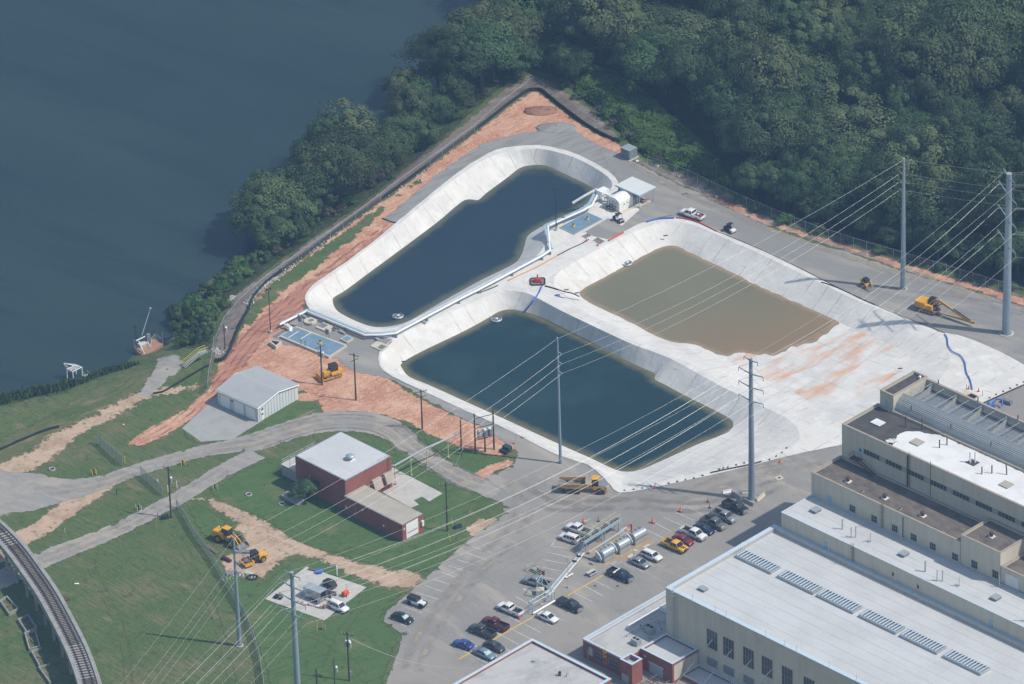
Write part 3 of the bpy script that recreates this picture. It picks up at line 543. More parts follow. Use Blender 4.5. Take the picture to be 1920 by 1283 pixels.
wheel_tracks([(75, 1052), (150, 1022), (212, 997), (262, 972), (325, 940), (375, 910), (425, 880)], (-1.0, 1.0), 1.3, m_rutl, .078)
wheel_tracks([(560, 560), (525, 590), (490, 620), (455, 660), (425, 700), (385, 740), (330, 790), (280, 822)], (-2.2, -.6, 1.0, 2.4), .6, m_rutc, .068)
wheel_tracks([(735, 423), (690, 453), (645, 488), (600, 520), (572, 545)], (-1.0, .8), .7, m_rutc, .068)
wheel_tracks([(600, 770), (560, 790), (520, 808)], (-1, .8), .9, m_rutl, .082); wheel_tracks([(1180, 300), (1260, 345), (1350, 388), (1450, 428), (1560, 466), (1660, 500), (1760, 535), (1920, 590)], (-1.2, 1.6), 1.9, m_rutl, .088)
wheel_tracks([(960, 900), (985, 935), (960, 1000), (900, 1060), (850, 1120), (800, 1190), (770, 1260)], (-1.5, 1.5), 2.0, m_rutl, .078); wheel_tracks([(1000, 905), (1100, 945), (1250, 935), (1400, 890), (1540, 860)], (-1.6, 1.6), 2.2, m_rutl, .078); wheel_tracks([(980, 920), (1040, 950), (1180, 945), (1330, 950), (1480, 900)], (-1.6, 1.6), 1.8, m_rutg, .080)
m_worn = M('worn_grass_track', (0.15, 0.14, 0.075), .95, [((.09, .12, .04), .5, .45, .6, .9)])
for px in ([(240, 1283), (235, 1200), (200, 1120), (170, 1060)], [(330, 1000), (360, 1060), (395, 1130), (420, 1210), (440, 1283)], [(560, 1180), (640, 1220), (690, 1283)], [(690, 1120), (640, 1190), (600, 1283)], [(500, 960), (600, 1015), (720, 1040), (830, 1010)], [(60, 800), (140, 768), (220, 735), (262, 700)]): wheel_tracks(px, (-.8, .8), .5, m_worn, .064)
# ---- painted markings
m_white = M('white_road_paint', (0.62, 0.61, 0.58), 0.8, [((0.36, 0.35, 0.34), 1.2, 0.45, 0.65, 0.8)])
m_yellow = M('yellow_kerb_paint', (0.62, 0.42, 0.10), 0.8, [((0.45, 0.33, 0.16), 1.5, 0.5, 0.7, 0.7)])
def strip(name, a, b, w, mat, z=0.078, kind='structure', h=0):
    p = G(*a, 0); q = G(*b, 0); d = (q - p); d.z = 0; L = d.length; d.normalize(); n = Vector((-d.y, d.x, 0)) * w / 2
    m = MB()
    if h: m.prism([(p + n)[:2], (p - n)[:2], (q - n)[:2], (q + n)[:2]], z, z + h)
    else: m.add([(c.x, c.y, z) for c in (p + n, p - n, q - n, q + n)], [(0, 1, 2, 3)])
    return tag(m.build(name, mat), kind=kind)
def zx(x, y, ox, oy, s): return (ox + x / s, oy + y / s)
L1 = lambda x, y: zx(x, y, 720, 960, 3.973)
L2 = lambda x, y: zx(x, y, 1000, 860, 4)
for a, b in [((660, 262), (800, 305)), ((612, 308), (763, 358)), ((545, 358), (692, 402)), ((480, 402), (640, 452)), ((425, 452), (578, 502)), ((368, 503), (518, 552)), ((303, 550), (458, 602)), ((240, 602), (403, 654)), ((175, 650), (340, 700)), ((160, 712), (282, 752)), ((60, 800), (163, 855)),
             ((1285, 198), (1247, 253)), ((1250, 255), (1410, 282)), ((1213, 302), (1405, 345)), ((1175, 354), (1370, 392)), ((1140, 408), (1322, 443)), ((1090, 470), (1275, 505)), ((1030, 573), (1140, 598)), ((1030, 573), (1140, 632)), ((978, 630), (1080, 690)),
             ((885, 755), (1020, 826)), ((770, 870), (875, 925)), ((500, 988), (770, 1130)), ((640, 975), (700, 1010)), ((880, 1008), (938, 1036)), ((822, 890), (1005, 992)), ((925, 862), (1090, 948)), ((1045, 835), (1168, 902)), ((1110, 775), (1247, 853)), ((1265, 695), (1402, 765)), ((1290, 790), (1328, 808)), ((1420, 605), (1556, 673)), ((1500, 558), (1635, 630)), ((1570, 515), (1712, 585))]:
    strip('parking_line', L1(*a), L1(*b), 0.13, m_white)
for a, b in [((700, 780), (835, 858)), ((850, 770), (912, 812)), ((850, 535), (975, 598)), ((912, 485), (1035, 550)), ((975, 440), (1110, 503)), ((1060, 400), (1200, 465)), ((1160, 362), (1260, 418)), ((1250, 340), (1325, 375)), ((430, 455), (340, 490)), ((1060, 400), (1150, 355)), ((960, 640), (1060, 700)), ((590, 870), (680, 940))]:
    strip('parking_line', L2(*a), L2(*b), 0.13, m_white)
strip('yellow_lot_line', L1(555, 1104), L1(1115, 785), 0.22, m_yellow, 0.08, 'structure', 0.12)
strip('yellow_lot_line', L1(1365, 630), L1(1660, 460), 0.22, m_yellow, 0.08, 'structure', 0.12)
# ------------------------------------------------------------------ building materials
def streaky(name, col, dark, rough=0.7, **k):
    return M(name, col, rough, [(dark, 0.9, 0.42, 0.72, 0.75, (1.2, 1.2, 0.08)), (tuple(x * 1.1 for x in col), 0.25, 0.45, 0.7, 0.6), (tuple(x * 0.75 for x in dark), 2.5, 0.6, 0.8, 0.5, (1, 1, 0.12))], **k)
m_beige = streaky('beige_metal_siding', (0.53, 0.49, 0.40), (0.43, 0.39, 0.31), bump=0.15, bscale=2)
m_coping = M('pale_blue_coping', (0.50, 0.58, 0.65), 0.45, [((0.38, 0.46, 0.53), 2, 0.5, 0.75, 0.6)])
m_coping_b = M('beige_coping', (0.36, 0.31, 0.25), 0.7, [((0.25, 0.21, 0.17), 1, 0.45, 0.7, 0.7)])
m_roofw = M('white_membrane_roof', (0.52, 0.525, 0.52), 0.75, [((0.465, 0.47, 0.465), 0.12, 0.42, 0.62, 0.9), ((0.41, 0.41, 0.40), 0.35, 0.56, 0.72, 0.6, (0.25, 2.2, 1), 0, 9), ((0.36, .36, .35), .22, .66, .76, .6, None, 0, 9), ((0.58, 0.58, 0.575), 1.5, 0.5, 0.75, 0.4)], bump=0.08, bscale=2)
m_roofw2 = M('bright_membrane_roof', (0.70, 0.695, 0.68), 0.8, [((0.60, 0.595, 0.575), 0.25, 0.45, 0.62, 0.8), ((0.55, 0.54, 0.51), 0.5, 0.66, 0.8, 0.6, (0.3, 2, 1), 0)], bump=0.1, bscale=1.5)
m_roofd = M('weathered_tar_roof', (0.135, 0.115, 0.10), 0.95, [((0.20, 0.17, 0.145), 0.5, 0.45, 0.65, 0.8, (0.5, 1.4, 1), 0.3), ((0.075, 0.065, 0.06), 0.3, 0.5, 0.7, 0.8), ((0.30, 0.26, 0.21), 1.6, 0.60, 0.74, 0.8, (0.4, 1.6, 1), 0.5)], bump=0.4, bscale=3)
m_roofblk = M('black_tar_roof', (0.070, 0.066, 0.062), 0.9, [((0.105, 0.10, 0.092), 0.4, 0.45, 0.7, 0.8), ((0.17, 0.155, 0.135), 0.6, 0.66, 0.8, 0.6)], bump=0.25, bscale=3)
m_roofg = M('grey_ballast_roof', (0.44, 0.435, 0.415), 0.9, [((0.30, 0.295, 0.285), 0.18, 0.47, 0.66, 0.85, (1.6, 0.5, 1), 0.2), ((0.50, 0.495, 0.475), 0.6, 0.5, 0.7, 0.6), ((0.24, 0.235, 0.225), 0.5, 0.68, 0.8, 0.5)], bump=0.15, bscale=4)
m_tan = M('tan_roof', (0.40, 0.365, 0.30), 0.9, [((0.34, 0.31, 0.255), 0.4, 0.45, 0.7, 0.8)], bump=0.1)
def brick_mat():
    m = bpy.data.materials.new('red_brick'); m.use_nodes = True; nt = m.node_tree; b = nt.nodes['Principled BSDF']; L = nt.links
    tc = nd(nt, 'ShaderNodeTexCoord'); tc.name = 'TC'; b.inputs['Roughness'].default_value = 0.9
    mp = nd(nt, 'ShaderNodeMapping'); mp.inputs['Rotation'].default_value = (pi / 2, 0, 0); L.new(tc.outputs['Object'], mp.inputs['Vector'])
    sx = nd(nt, 'ShaderNodeSeparateXYZ'); L.new(tc.outputs['Object'], sx.inputs[0]); ad = nd(nt, 'ShaderNodeMath', operation='ADD'); L.new(sx.outputs[0], ad.inputs[0]); L.new(sx.outputs[1], ad.inputs[1])
    cb = nd(nt, 'ShaderNodeCombineXYZ'); L.new(ad.outputs[0], cb.inputs[0]); L.new(sx.outputs[2], cb.inputs[1])
    br = nd(nt, 'ShaderNodeTexBrick'); L.new(cb.outputs[0], br.inputs['Vector']); br.inputs['Scale'].default_value = 3.0
    br.inputs['Color1'].default_value = (0.28, 0.085, 0.060, 1); br.inputs['Color2'].default_value = (0.22, 0.064, 0.048, 1); br.inputs['Mortar'].default_value = (0.36, 0.22, 0.18, 1); br.inputs['Mortar Size'].default_value = 0.012
    c = lay(nt, br.outputs[0], ((0.22, 0.060, 0.045), 0.3, 0.48, 0.72, 0.6)); c = lay(nt, c, ((0.38, 0.13, 0.09), 1.0, 0.55, 0.8, 0.5, (1, 1, 0.2)))
    L.new(c, b.inputs['Base Color']); return m
m_brick = brick_mat()
m_glass = M('dark_window_glass', (0.022, 0.028, 0.034), 0.15, [((0.05, 0.058, 0.062), 0.8, 0.45, 0.6, 0.8)], spec=0.5)
m_glassl = M('whitened_window', (0.36, 0.34, 0.29), 0.6, [((0.24, 0.23, 0.20), 1.5, 0.45, 0.7, 0.7)])
m_frame = M('grey_window_frame', (0.33, 0.34, 0.33), 0.6)
m_bluedoor = M('pale_blue_door', (0.33, 0.46, 0.52), 0.6)
m_galv = M('galvanised_steel', (0.42, 0.46, 0.48), 0.45, [((0.33, 0.37, 0.40), 1.5, 0.45, 0.7, 0.7)], metal=0.35)
m_galvd = M('aged_grey_steel', (0.22, 0.24, 0.26), 0.6, [((0.15, 0.16, 0.17), 1.5, 0.45, 0.7, 0.7)], metal=0.2)
m_rust = M('rusty_steel', (0.12, 0.06, 0.05), 0.9, [((0.07, 0.04, 0.035), 2, 0.45, 0.65, 0.8)])
m_white = MATS['white_paint'] = M('white_paint', (0.78, 0.78, 0.76), 0.5, [((0.66, 0.66, 0.64), 1.2, 0.5, 0.72, 0.6)])
m_yel = M('safety_yellow_paint', (0.66, 0.46, 0.06), 0.55, [((0.52, 0.36, 0.06), 3, 0.5, 0.75, 0.6)])
m_black = M('black_rubber', (0.022, 0.022, 0.024), 0.8, [((0.045, 0.042, 0.04), 4, 0.45, 0.7, 0.7)])
m_dark = M('dark_opening', (0.02, 0.02, 0.022), 0.9)
m_pblue = M('pale_blue_steel', (0.36, 0.48, 0.55), 0.5, [((0.28, 0.38, 0.44), 1.5, 0.45, 0.7, 0.7)], metal=0.1)
m_orange = M('safety_orange_plastic', (0.75, 0.10, 0.04), 0.6)
m_bluehose = M('blue_hose', (0.06, 0.17, 0.52), 0.5)
m_wood = M('weathered_timber', (0.16, 0.125, 0.10), 0.9, [((0.10, 0.08, 0.065), 3, 0.45, 0.7, 0.8, (1, 1, 0.1))])
m_polew = M('utility_pole_timber', (0.075, 0.058, 0.048), 0.9, [((0.045, 0.036, 0.03), 2, 0.45, 0.7, 0.8, (1, 1, 0.1))])
m_steelp = M('weathered_blue_grey_steel', (0.27, 0.34, 0.40), 0.55, [((0.20, 0.26, 0.31), 0.5, 0.42, 0.66, 0.8, (1, 1, 0.12)), ((0.34, 0.41, 0.46), 1.5, 0.5, 0.75, 0.5)], metal=0.25)
m_red = M('red_paint', (0.50, 0.05, 0.04), 0.5)
m_blue = M('blue_paint', (0.05, 0.13, 0.45), 0.5)

def block(t, x0, y0, x1, y1, z0, z1, wm, rm, cm, para=0.5, pt=0.35, cop=0.08, parts=('wall', 'roof', 'parapet', 'coping'), rag=None, over=0.06):
    zr = z1 - para
    MB().bb(x0, y0, z0, x1, y1, zr).build(parts[0], wm, t)
    MB().bb(x0 + pt + .003, y0 + pt + .003, zr + 0.003, x1 - pt - .003, y1 - pt - .003, zr + 0.03).build(parts[1], rm, t)
    p = MB()
    if para > 0.06:
        p.bb(x0, y0, zr, x1, y0 + pt, z1); p.bb(x0, y1 - pt, zr, x1, y1, z1); p.bb(x0, y0 + pt, zr, x0 + pt, y1 - pt, z1); p.bb(x1 - pt, y0 + pt, zr, x1, y1 - pt, z1)
        p.build(parts[2], wm, t)
    c = MB(); o = over; q = pt + 0.03
    c.bb(x0 - o, y0 - o, z1 + .002, x1 + o, y0 + q, z1 + cop); c.bb(x0 - o, y1 - q, z1 + .002, x1 + o, y1 + o, z1 + cop)
    c.bb(x0 - o, y0 + q, z1 + .002, x0 + q, y1 - q, z1 + cop); c.bb(x1 - q, y0 + q, z1 + .002, x1 + o, y1 - q, z1 + cop); c.build(parts[3], cm, t)
def tower_thing(name, label, cat, u, v, z=0, group=None):
    return thing(name, label, cat, UVw(u, v, z), YAW, group)
def ladder(t, x, y, z0, z1, nrm=(0, -1), mat=None, cage=True, name='ladder'):
    """caged ladder standing off a wall; nrm points away from the wall"""
    nx, ny = nrm; tx, ty = -ny, nx; m = MB()
    for s in (-0.22, 0.22): m.cyl((x + tx * s + nx * .15, y + ty * s + ny * .15, z0), (x + tx * s + nx * .15, y + ty * s + ny * .15, z1 + 0.9), 0.035, n=5)
    z = z0 + 0.3
    while z < z1 + .6:
        m.cyl((x - tx * .22 + nx * .15, y - ty * .22 + ny * .15, z), (x + tx * .22 + nx * .15, y + ty * .22 + ny * .15, z), 0.02, n=4); z += 0.35
    if cage:
        z = z0 + 2.2
        while z < z1 + 1.1:
            m.tube([(x + tx * .38 * cos(a) + nx * (.15 + .65 * sin(a)), y + ty * .38 * cos(a) + ny * (.15 + .65 * sin(a)), z) for a in [pi * i / 6 for i in range(7)]], 0.03, 4); z += 0.9
    return m.build(name, mat or m_galv, t)
def window(t, x, y, z, w, h, mull=3, rows=1, glass=None, frame=None, fd=0.06, nrm=(0, -1), name='window'):
    """frame flush proud of the wall with a pane inside, x/y = middle of the opening on the wall face"""
    nx, ny = nrm; tx, ty = -ny, nx
    M4 = Matrix.Translation((x, y, z)) @ Matrix(((tx, -nx, 0, 0), (ty, -ny, 0, 0), (0, 0, 1, 0), (0, 0, 0, 1)))
    f = MB(); b = 0.09
    for (cx, cz, ww, hh) in ((0, h / 2 - b / 2, w, b), (0, -h / 2 + b / 2, w, b), (-w / 2 + b / 2, 0, b, h - 2 * b), (w / 2 - b / 2, 0, b, h - 2 * b)): f.box((cx, -fd / 2, cz), (ww, fd, hh), M4=M4)
    for i in range(1, mull): f.box((-w / 2 + w * i / mull, -fd * .45, 0), (0.07, fd * .8, h - 2 * b), M4=M4)
    for i in range(1, rows): f.box((0, -fd * .4, -h / 2 + h * i / rows), (w - 2 * b, fd * .6, 0.06), M4=M4)
    fr = f.build(name, frame or m_frame, t)
    MB().box((0, -0.008, 0), (w - 0.1, 0.012, h - 0.1), M4=M4).build('pane', glass or m_glass, fr)
    return fr

# ------------------------------------------------------------------ the plant's long halls (right side)
H0, HV = 109.2, -67.5
hall = tower_thing('factory_hall', 'long factory hall with a wide white roof and a row of skylights', 'factory hall', H0, HV)
block(hall, 0, 0, 95, 31.85, 0, 15.2, m_beige, m_roofw, m_coping, 0.8, 0.9, 0.07)
p = MB()
for i in range(52):
    y = 0.95 + i * 0.6
    if y < 31: MB().bb(0.93, y, 14.45, 1.0, y + 0.10, 15.2).build('parapet_rib', m_coping, hall)
for x in [10.8 + 1.6, 16.8, 22.1, 27.0, 32.3, 38.0, 43.6, 49, 54.5, 60]:
    window(hall, x, 0, 8.35, 2.9, 4.4, 4, 2)
    window(hall, x, 0, 3.0, 2.9, 2.0, 1, 1, glass=m_galvd, name='louvre')
ladder(hall, 2.2, 0, 4.2, 15.2, mat=m_galv)
MB().cyl((3.0, -0.12, 4.2), (3.0, -0.12, 14.6), 0.07, n=6).build('downpipe', m_beige, hall)
for k, x in enumerate((11.6, 21.9 + .6, 33.2, 44.2, 54.8, 66.2)):
    x0 = (1.7, 13.0, 23.4, 34.5, 45.1, 56.2)[k]; x1 = x0 + 9.6; y0, y1 = 18.3, 21.2
    c = MB()
    c.bb(x0, y0, 14.43, x1, y0 + .25, 15.05); c.bb(x0, y1 - .25, 14.43, x1, y1, 15.05); c.bb(x0, y0 + .25, 14.43, x0 + .25, y1 - .25, 15.05); c.bb(x1 - .25, y0 + .25, 14.43, x1, y1 - .25, 15.05)
    sk = c.build('skylight', m_galv, hall)
    MB().bb(x0 + .253, y0 + .253, 14.43, x1 - .253, y1 - .253, 14.7).build('pane', m_galvd, sk)
    b = MB()
    for j in range(12):
        xx = x0 + .55 + j * (x1 - x0 - 1.1) / 11; b.bb(xx - .13, y0 + .1, 15.053, xx + .13, y1 - .1, 15.16)
    b.build('glazing_bar', m_coping, sk)
def hatch(t, x, y, z, w=1.6, d=1.3, h=0.45, mat=None, name='roof_hatch'):
    b = MB().bb(x - w / 2, y - d / 2, z, x + w / 2, y + d / 2, z + h).build(name, m_galvd, t)
    MB().bb(x - w / 2 - .05, y - d / 2 - .05, z + h + .003, x + w / 2 + .05, y + d / 2 + .05, z + h + .1).build('lid', mat or m_galv, b)
hatch(hall, 5.2, 5.2, 14.43)
for x in (7, 13.1, 16, 26.5, 31.5, 34.5, 43, 50): MB().cyl((x, 0.2, 15.28), (x, 0.2, 16.6), 0.03, n=5).build('lightning_rod', m_galvd, hall)
tie = []
for k, (x, L) in enumerate(((6.0, 10.5), (9.2, 9), (14.5, 9), (19.8, 9))):
    pass

mid = tower_thing('middle_hall', 'middle hall with a pale membrane roof, vent pipes and skylight boxes above the white roof', 'factory hall', 111.0, -35.6)
block(mid, 0, 0, 95, 9.0, 0, 18.8, m_beige, m_roofw, m_coping, 0.15, 0.2, 0.07)
for x in (11.9, 55.0):
    d = MB().bb(x - .55, -.05, 14.6, x + .55, -.003, 16.9).build('door', m_bluedoor, mid); MB().cyl((x + .35, -.1, 15.6), (x + .35, -.1, 15.75), .04, n=5).build('handle', m_galvd, d)
    MB().cyl((x + 1.0, -.15, 14.6), (x + 1.0, -.15, 17.2), .05, n=6).build('pipe', m_white, mid)
ladder(mid, 19.2, 0, 14.6, 18.8, mat=m_rust)
for x, z in ((36, 16.2), (29.5, 16.4)): MB().bb(x, -.12, z, x + .4, -.003, z + .7).build('vent_box', m_rust, mid)
for x, y, h, r in ((13.2, 3.5, 2.2, .16), (17.2, 3.0, 2.4, .12), (16.7, 2.2, 2.4, .1), (35.8, 2.6, 2.3, .17), (40.6, 2.2, 2.4, .12), (39.8, 1.5, 2.4, .1), (24.9, 7.9, 2.2, .12), (63, 2.6, 2.6, .12), (62, 1.8, 2.6, .12), (50.3, 8.0, 2.2, .1)):
    v = MB().cyl((x, y, 18.68), (x, y, 18.68 + h), r, n=8).build('vent_pipe', m_galv, mid); MB().cyl((x, y, 18.7 + h), (x, y, 18.8 + h), r * 1.35, n=8).build('cap', m_galv, v)
for x, y in ((20.5, 3.6), (44.2, 3.0)):
    m = MB(); m.tube([(x, y, 18.7), (x, y, 20.6), (x + .25, y, 20.9), (x + .5, y, 20.7)], .07, 6); m.bb(x - .9, y - .4, 18.69, x + .1, y + .3, 18.8); m.build('gooseneck_vent', m_galv, mid)
for x, y in ((4.7, 5.0), (28.6, 4.4), (52.5, 4.3), (64, 3.2)): hatch(mid, x, y, 18.68, 1.5, 1.7, .5, name='skylight')

anx = tower_thing('boiler_annex', 'lower annex with a patchy brown tar roof and small windows between the two pale roofs', 'factory building', 110.9, -26.5)
block(anx, 0, 0, 39.2, 8.75, 0, 24.0, m_beige, m_roofd, m_coping_b, 0.35, 0.35, 0.08)
for x in (11.0, 16.8, 22.2, 27.2, 32.2, 38.0): window(anx, x, 0, 20.0, 1.6, 1.6, 3, 2)
d = MB().bb(4.4, -.05, 18.45, 5.4, -.003, 20.5).build('door', m_bluedoor, anx); MB().cyl((5.2, -.1, 19.3), (5.2, -.1, 19.45), .04, n=5).build('handle', m_galvd, d)
ladder(anx, 19.0, 0, 18.8, 24, mat=m_rust)
MB().cyl((24.4, -.1, 18.75), (24.4, -.1, 23.6), .07, n=6).build('downpipe', m_rust, anx)
for x, y in ((7.5, 2.6), (17.2, 2.7), (27.2, 2.7), (12.0, 1.6), (22.0, 1.6)):
    big = y > 2
    c = MB().bb(x - (.6 if big else .4), y - (.6 if big else .4), 23.68, x + (.6 if big else .4), y + (.6 if big else .4), 23.85).build('vent_curb', m_roofw2 if big else m_coping_b, anx)
    if big: MB().lathe((x, y, 23.86), [(.32, 0), (.28, .35), (.52, .5), (.52, .78), (.25, 1.0)], 10).build('vent_hood', m_rust, c)
    else: MB().bb(x - .25, y - .25, 23.86, x + .25, y + .25, 23.9).build('opening', m_dark, c)
anx2 = tower_thing('raised_annex', 'raised section of the annex with a square tar roof at the right edge', 'factory building', 150.2, -26.4)
block(anx2, 0, 0, 10.2, 8.65, 0, 25.6, m_beige, m_roofd, m_coping_b, 0.5, 0.35, 0.08)
for x in (3.6, 9.0): window(anx2, x, 0, 20.2, 1.6, 1.8, 3, 2, glass=m_dark if x > 5 else None)
c = MB().bb(3.9, 3.4, 25.13, 5.1, 4.6, 25.3).build('vent_curb', m_roofw2, anx2); MB().lathe((4.5, 4.0, 25.31), [(.32, 0), (.28, .35), (.52, .5), (.52, .78), (.25, 1.0)], 10).build('vent_hood', m_rust, c)
anx3 = tower_thing('end_annex', 'lowest annex section beyond the raised roof at the far right edge', 'factory building', 160.5, -26.3)
block(anx3, 0, 0, 40, 8.55, 0, 22.6, m_beige, m_roofd, m_coping_b, 0.5, 0.35, 0.08)
MB().bb(1.2, -.06, 18.9, 4.5, -.003, 21.6).build('door_panel', m_roofw2, anx3)

top = tower_thing('turbine_hall', 'tallest beige hall with a half black, half white roof and strip windows', 'factory building', 111.2, -17.7)
block(top, 0, 0, 95, 10.9, 0, 31.5, m_beige, m_roofblk, m_coping_b, 0.45, 0.35, 0.08)
# white membrane laid over the right part of the black roof, torn edge
ed = [(13.2, .42), (12.6, 1.6), (11.6, 3.0), (10.8, 4.4), (10.4, 5.6), (10.9, 6.7), (12.0, 7.6), (12.8, 8.4), (15.2, 9.2), (17, 10.4), (94.5, 10.4), (94.5, .42)]
pe = ragged([(p.x, p.y) for p in resample(ed, 0.5)], 0.45, 0.9, 3); m = MB(); m.prism([(min(max(p.x, 9.5), 94.6), min(max(p.y, .40), 10.45)) for p in pe], 31.085, 31.15)
m.build('white_membrane', m_roofw2, top)
m = MB()
for i in range(9): m.box((11.6 + rnd.uniform(-.9, .9), 2.2 + rnd.uniform(-1, 1), 31.25 + .1 * i / 9), (rnd.uniform(.5, 1.4), rnd.uniform(.3, .8), .08), rnd.uniform(0, 3), ry=rnd.uniform(-.3, .3))
m.build('torn_membrane', m_roofw2, top)
hatch(top, 4.7, 5.6, 31.09, 2.4, 1.9, .12, m_roofw2)
for x, y in ((15.6, 5.0), (39.3, 4.5)): hatch(top, x, y, 31.16, 2.2, 2.0, .12, m_tan)
for x, y, h, w in ((9.8, 8.2, 2.4, 0), (13.0, 9.6, 2.6, .3), (20.2, 6.5, 1.9, 0), (20.6, 8.3, 1.9, 0), (34.3, 6.0, 1.9, 0), (33.0, 4.5, 1.7, 0), (36.8, 7.6, 2.4, .3), (45.0, 6.0, 1.8, 0)):
    MB().tube([(x, y, 31.1), (x - w * .3, y, 31.1 + h * .6), (x - w, y + w * .2, 31.1 + h)], .13, 7).build('rusty_stack', m_rust, top)
for x, y, h in ((28.5, 6.2, 2.6), (29.2, 6.9, 2.6), (48.8, 4.0, 3.0)):
    MB().cyl((x, y, 31.1), (x, y, 31.1 + h), .19, n=10).build('white_stack', m_white, top)
MB().bb(27.8, 5.6, 31.16, 29.9, 7.5, 31.24).build('stack_base', m_roofblk, top)
x = 5.75
k = 0
while x < 60:
    window(top, x + 2.2, 0, 27.55, 4.35, 1.25, 5, 1); window(top, x + 5.15, 0, 27.55, 1.35, 1.2, 1, 1, glass=m_glassl, name='blanked_window'); x += 5.9
d = MB().bb(4.5, -.05, 25.6, 5.45, -.003, 28.1).build('door', m_bluedoor, top); MB().bb(4.75, -.07, 27.1, 5.2, -.053, 27.7).build('pane', m_glass, d)
st = MB(); st.bb(3.2, -1.5, 25.4, 5.6, -.003, 25.5)
for a, b in ((3.3, -1.4), (5.5, -1.4), (3.3, -.1)): st.cyl((a, b, 25.5), (a, b, 26.5), .04, n=5)
st.tube([(5.5, -1.4, 26.5), (3.3, -1.4, 26.5), (3.3, -.1, 26.5)], .04, 5)
for s in (-1.5, -.6): st.tube([(5.6, s, 25.45), (9.6, s, 23.75)], .09, 4); st.tube([(5.6, s, 26.4), (9.6, s, 24.7)], .04, 4)
for i in range(9): st.box((5.8 + i * .45, -1.05, 25.3 - i * .19), (.3, .9, .04))
st.build('stair', m_rust, top)
MB().bb(17.4, -.16, 24.1, 17.7, -.003, 31.2).build('downpipe', m_rust, top); ladder(top, 18.0, 0, 24.1, 31.5, mat=m_rust, cage=False)
MB().cyl((23.6, -.1, 24.1), (23.6, -.1, 32.5), .05, n=5).build('conduit', m_rust, top)

twr = tower_thing('roof_tower', 'tall narrow beige tower with a black roof rising behind the black roof', 'tower', 111.9, -7.0)
block(twr, 0, 0, 3.6, 10.4, 0, 35.0, m_beige, m_roofblk, m_coping_b, 0.45, 0.35, 0.08)
d = MB().bb(1.4, -.05, 31.1, 2.2, -.003, 33.2).build('door', m_bluedoor, twr); MB().cyl((2.0, -.1, 32.0), (2.0, -.1, 32.15), .04, n=5).build('handle', m_galvd, d)
MB().lathe((2.6, 9.2, 34.6), [(.3, 0), (.3, .6), (.1, .8)], 8).build('vent', m_white, twr)

scr = tower_thing('roof_air_intake', 'long sloping louvred air intake with an open grid top along the tall roof', 'air intake', 115.5, -6.75)
wv = M('ribbed_louvre_sheet', (0.38, 0.385, 0.37), 0.6, [((0.30, 0.30, 0.285), 0.4, 0.45, 0.7, 0.7)], metal=0.1)
m = MB(); prof = [(0, 24), (0, 31.6), (.25, 32.3), (.8, 33.1), (1.7, 33.9), (2.6, 34.4), (2.8, 34.4), (2.8, 24)]
m.prism([(0, 0)] * 0 or [(q[0], q[1]) for q in prof], 0, 88, M4=Matrix(((0, 0, 1, 0), (1, 0, 0, 0), (0, 1, 0, 0), (0, 0, 0, 1)))); m.build('louvre_wall', wv, scr, recalc=True)
m = MB()
for i in range(16):
    t = i / 16; seg = t * 5
    j = min(int(seg), 4); a, b = prof[1 + j], prof[2 + j]; f = seg - j; y = a[0] + (b[0] - a[0]) * f; z = a[1] + (b[1] - a[1]) * f
    m.bb(0.05, y - .07, z - .02, 87.9, y + .02, z + .05)
m.build('louvre_slat', m_galv, scr)
MB().bb(0, 2.8, 24, 88, 10.2, 32.4).build('plenum', m_galvd, scr)
MB().bb(0, 9.9, 32.403, 88, 10.2, 34.4).build('back_wall', m_beige, scr); MB().bb(0, 9.8, 34.403, 88, 10.35, 34.55).build('coping', m_coping_b, scr)
pt_ = MB(); cb = MB()
for i in range(26):
    x = 1.6 + i * 3.3
    cb.bb(x - .05, 2.85, 34.2, x + .05, 9.88, 34.32)
    if i % 2 == 0: pt_.add([(x + .1, 2.85, 32.41), (x + .1, 9.85, 32.41), (x + .1, 9.85, 34.1), (x + .16, 2.85, 32.41), (x + .16, 9.85, 32.41), (x + .16, 9.85, 34.1)], [(0, 1, 2), (3, 5, 4), (0, 3, 4, 1), (1, 4, 5, 2), (2, 5, 3, 0)])
for j in range(1, 5): cb.bb(.1, 2.8 + j * 1.42 - .025, 34.1, 87.8, 2.8 + j * 1.42 + .025, 34.16)
cb.build('crossbar', m_galv, scr); pt_.build('partition', wv, scr)
for i in range(8):
    x = 3 + i * 10.5; MB().cyl((x, 10.0, 34.5), (x, 10.0, 35.5), .12, n=7).build('vent_pipe', m_rust, scr)
    MB().cyl((x + 1, .6, 33.0), (x + 1, .6, 34.0), .1, n=7).build('vent_pipe', m_rust, scr)

# ------------------------------------------------------------------ brick buildings in the bottom right
hv = tower_thing('brick_office', 'low red brick building with air conditioners on its grey roof beside the parking lot', 'brick building', 98.1, -79.8)
MB().bb(0, 0, 0, 11.0, 46, 4.0).build('wall', m_brick, hv)
MB().bb(1.2, .4, 4.003, 10.98, 45.9, 4.05).build('roof', m_roofg, hv)
m = MB(); m.bb(-.06, -.06, 4.003, 10.98, .34, 4.35); m.bb(-.06, .34, 4.003, .3, 45.9, 4.4); m.bb(.75, .4, 4.053, 1.05, 45.9, 4.3); m.build('coping', m_coping, hv)
m = MB(); m.bb(.3, .35, 4.003, .75, 45.9, 4.2); m.build('gutter', m_roofg, hv)
for x in (4.2, 8.3): window(hv, x, 0, 2.0, 2.6, 1.9, 4, 2)
MB().bb(1.9, -.4, 1.6, 2.9, -.003, 3.3).build('meter_box', m_galv, hv)
d = MB().bb(1.1, -.05, .1, 1.6, -.003, 2.3).build('door', m_frame, hv); MB().cyl((1.5, -.1, 1.2), (1.5, -.1, 1.35), .04, n=5).build('handle', m_galvd, d)
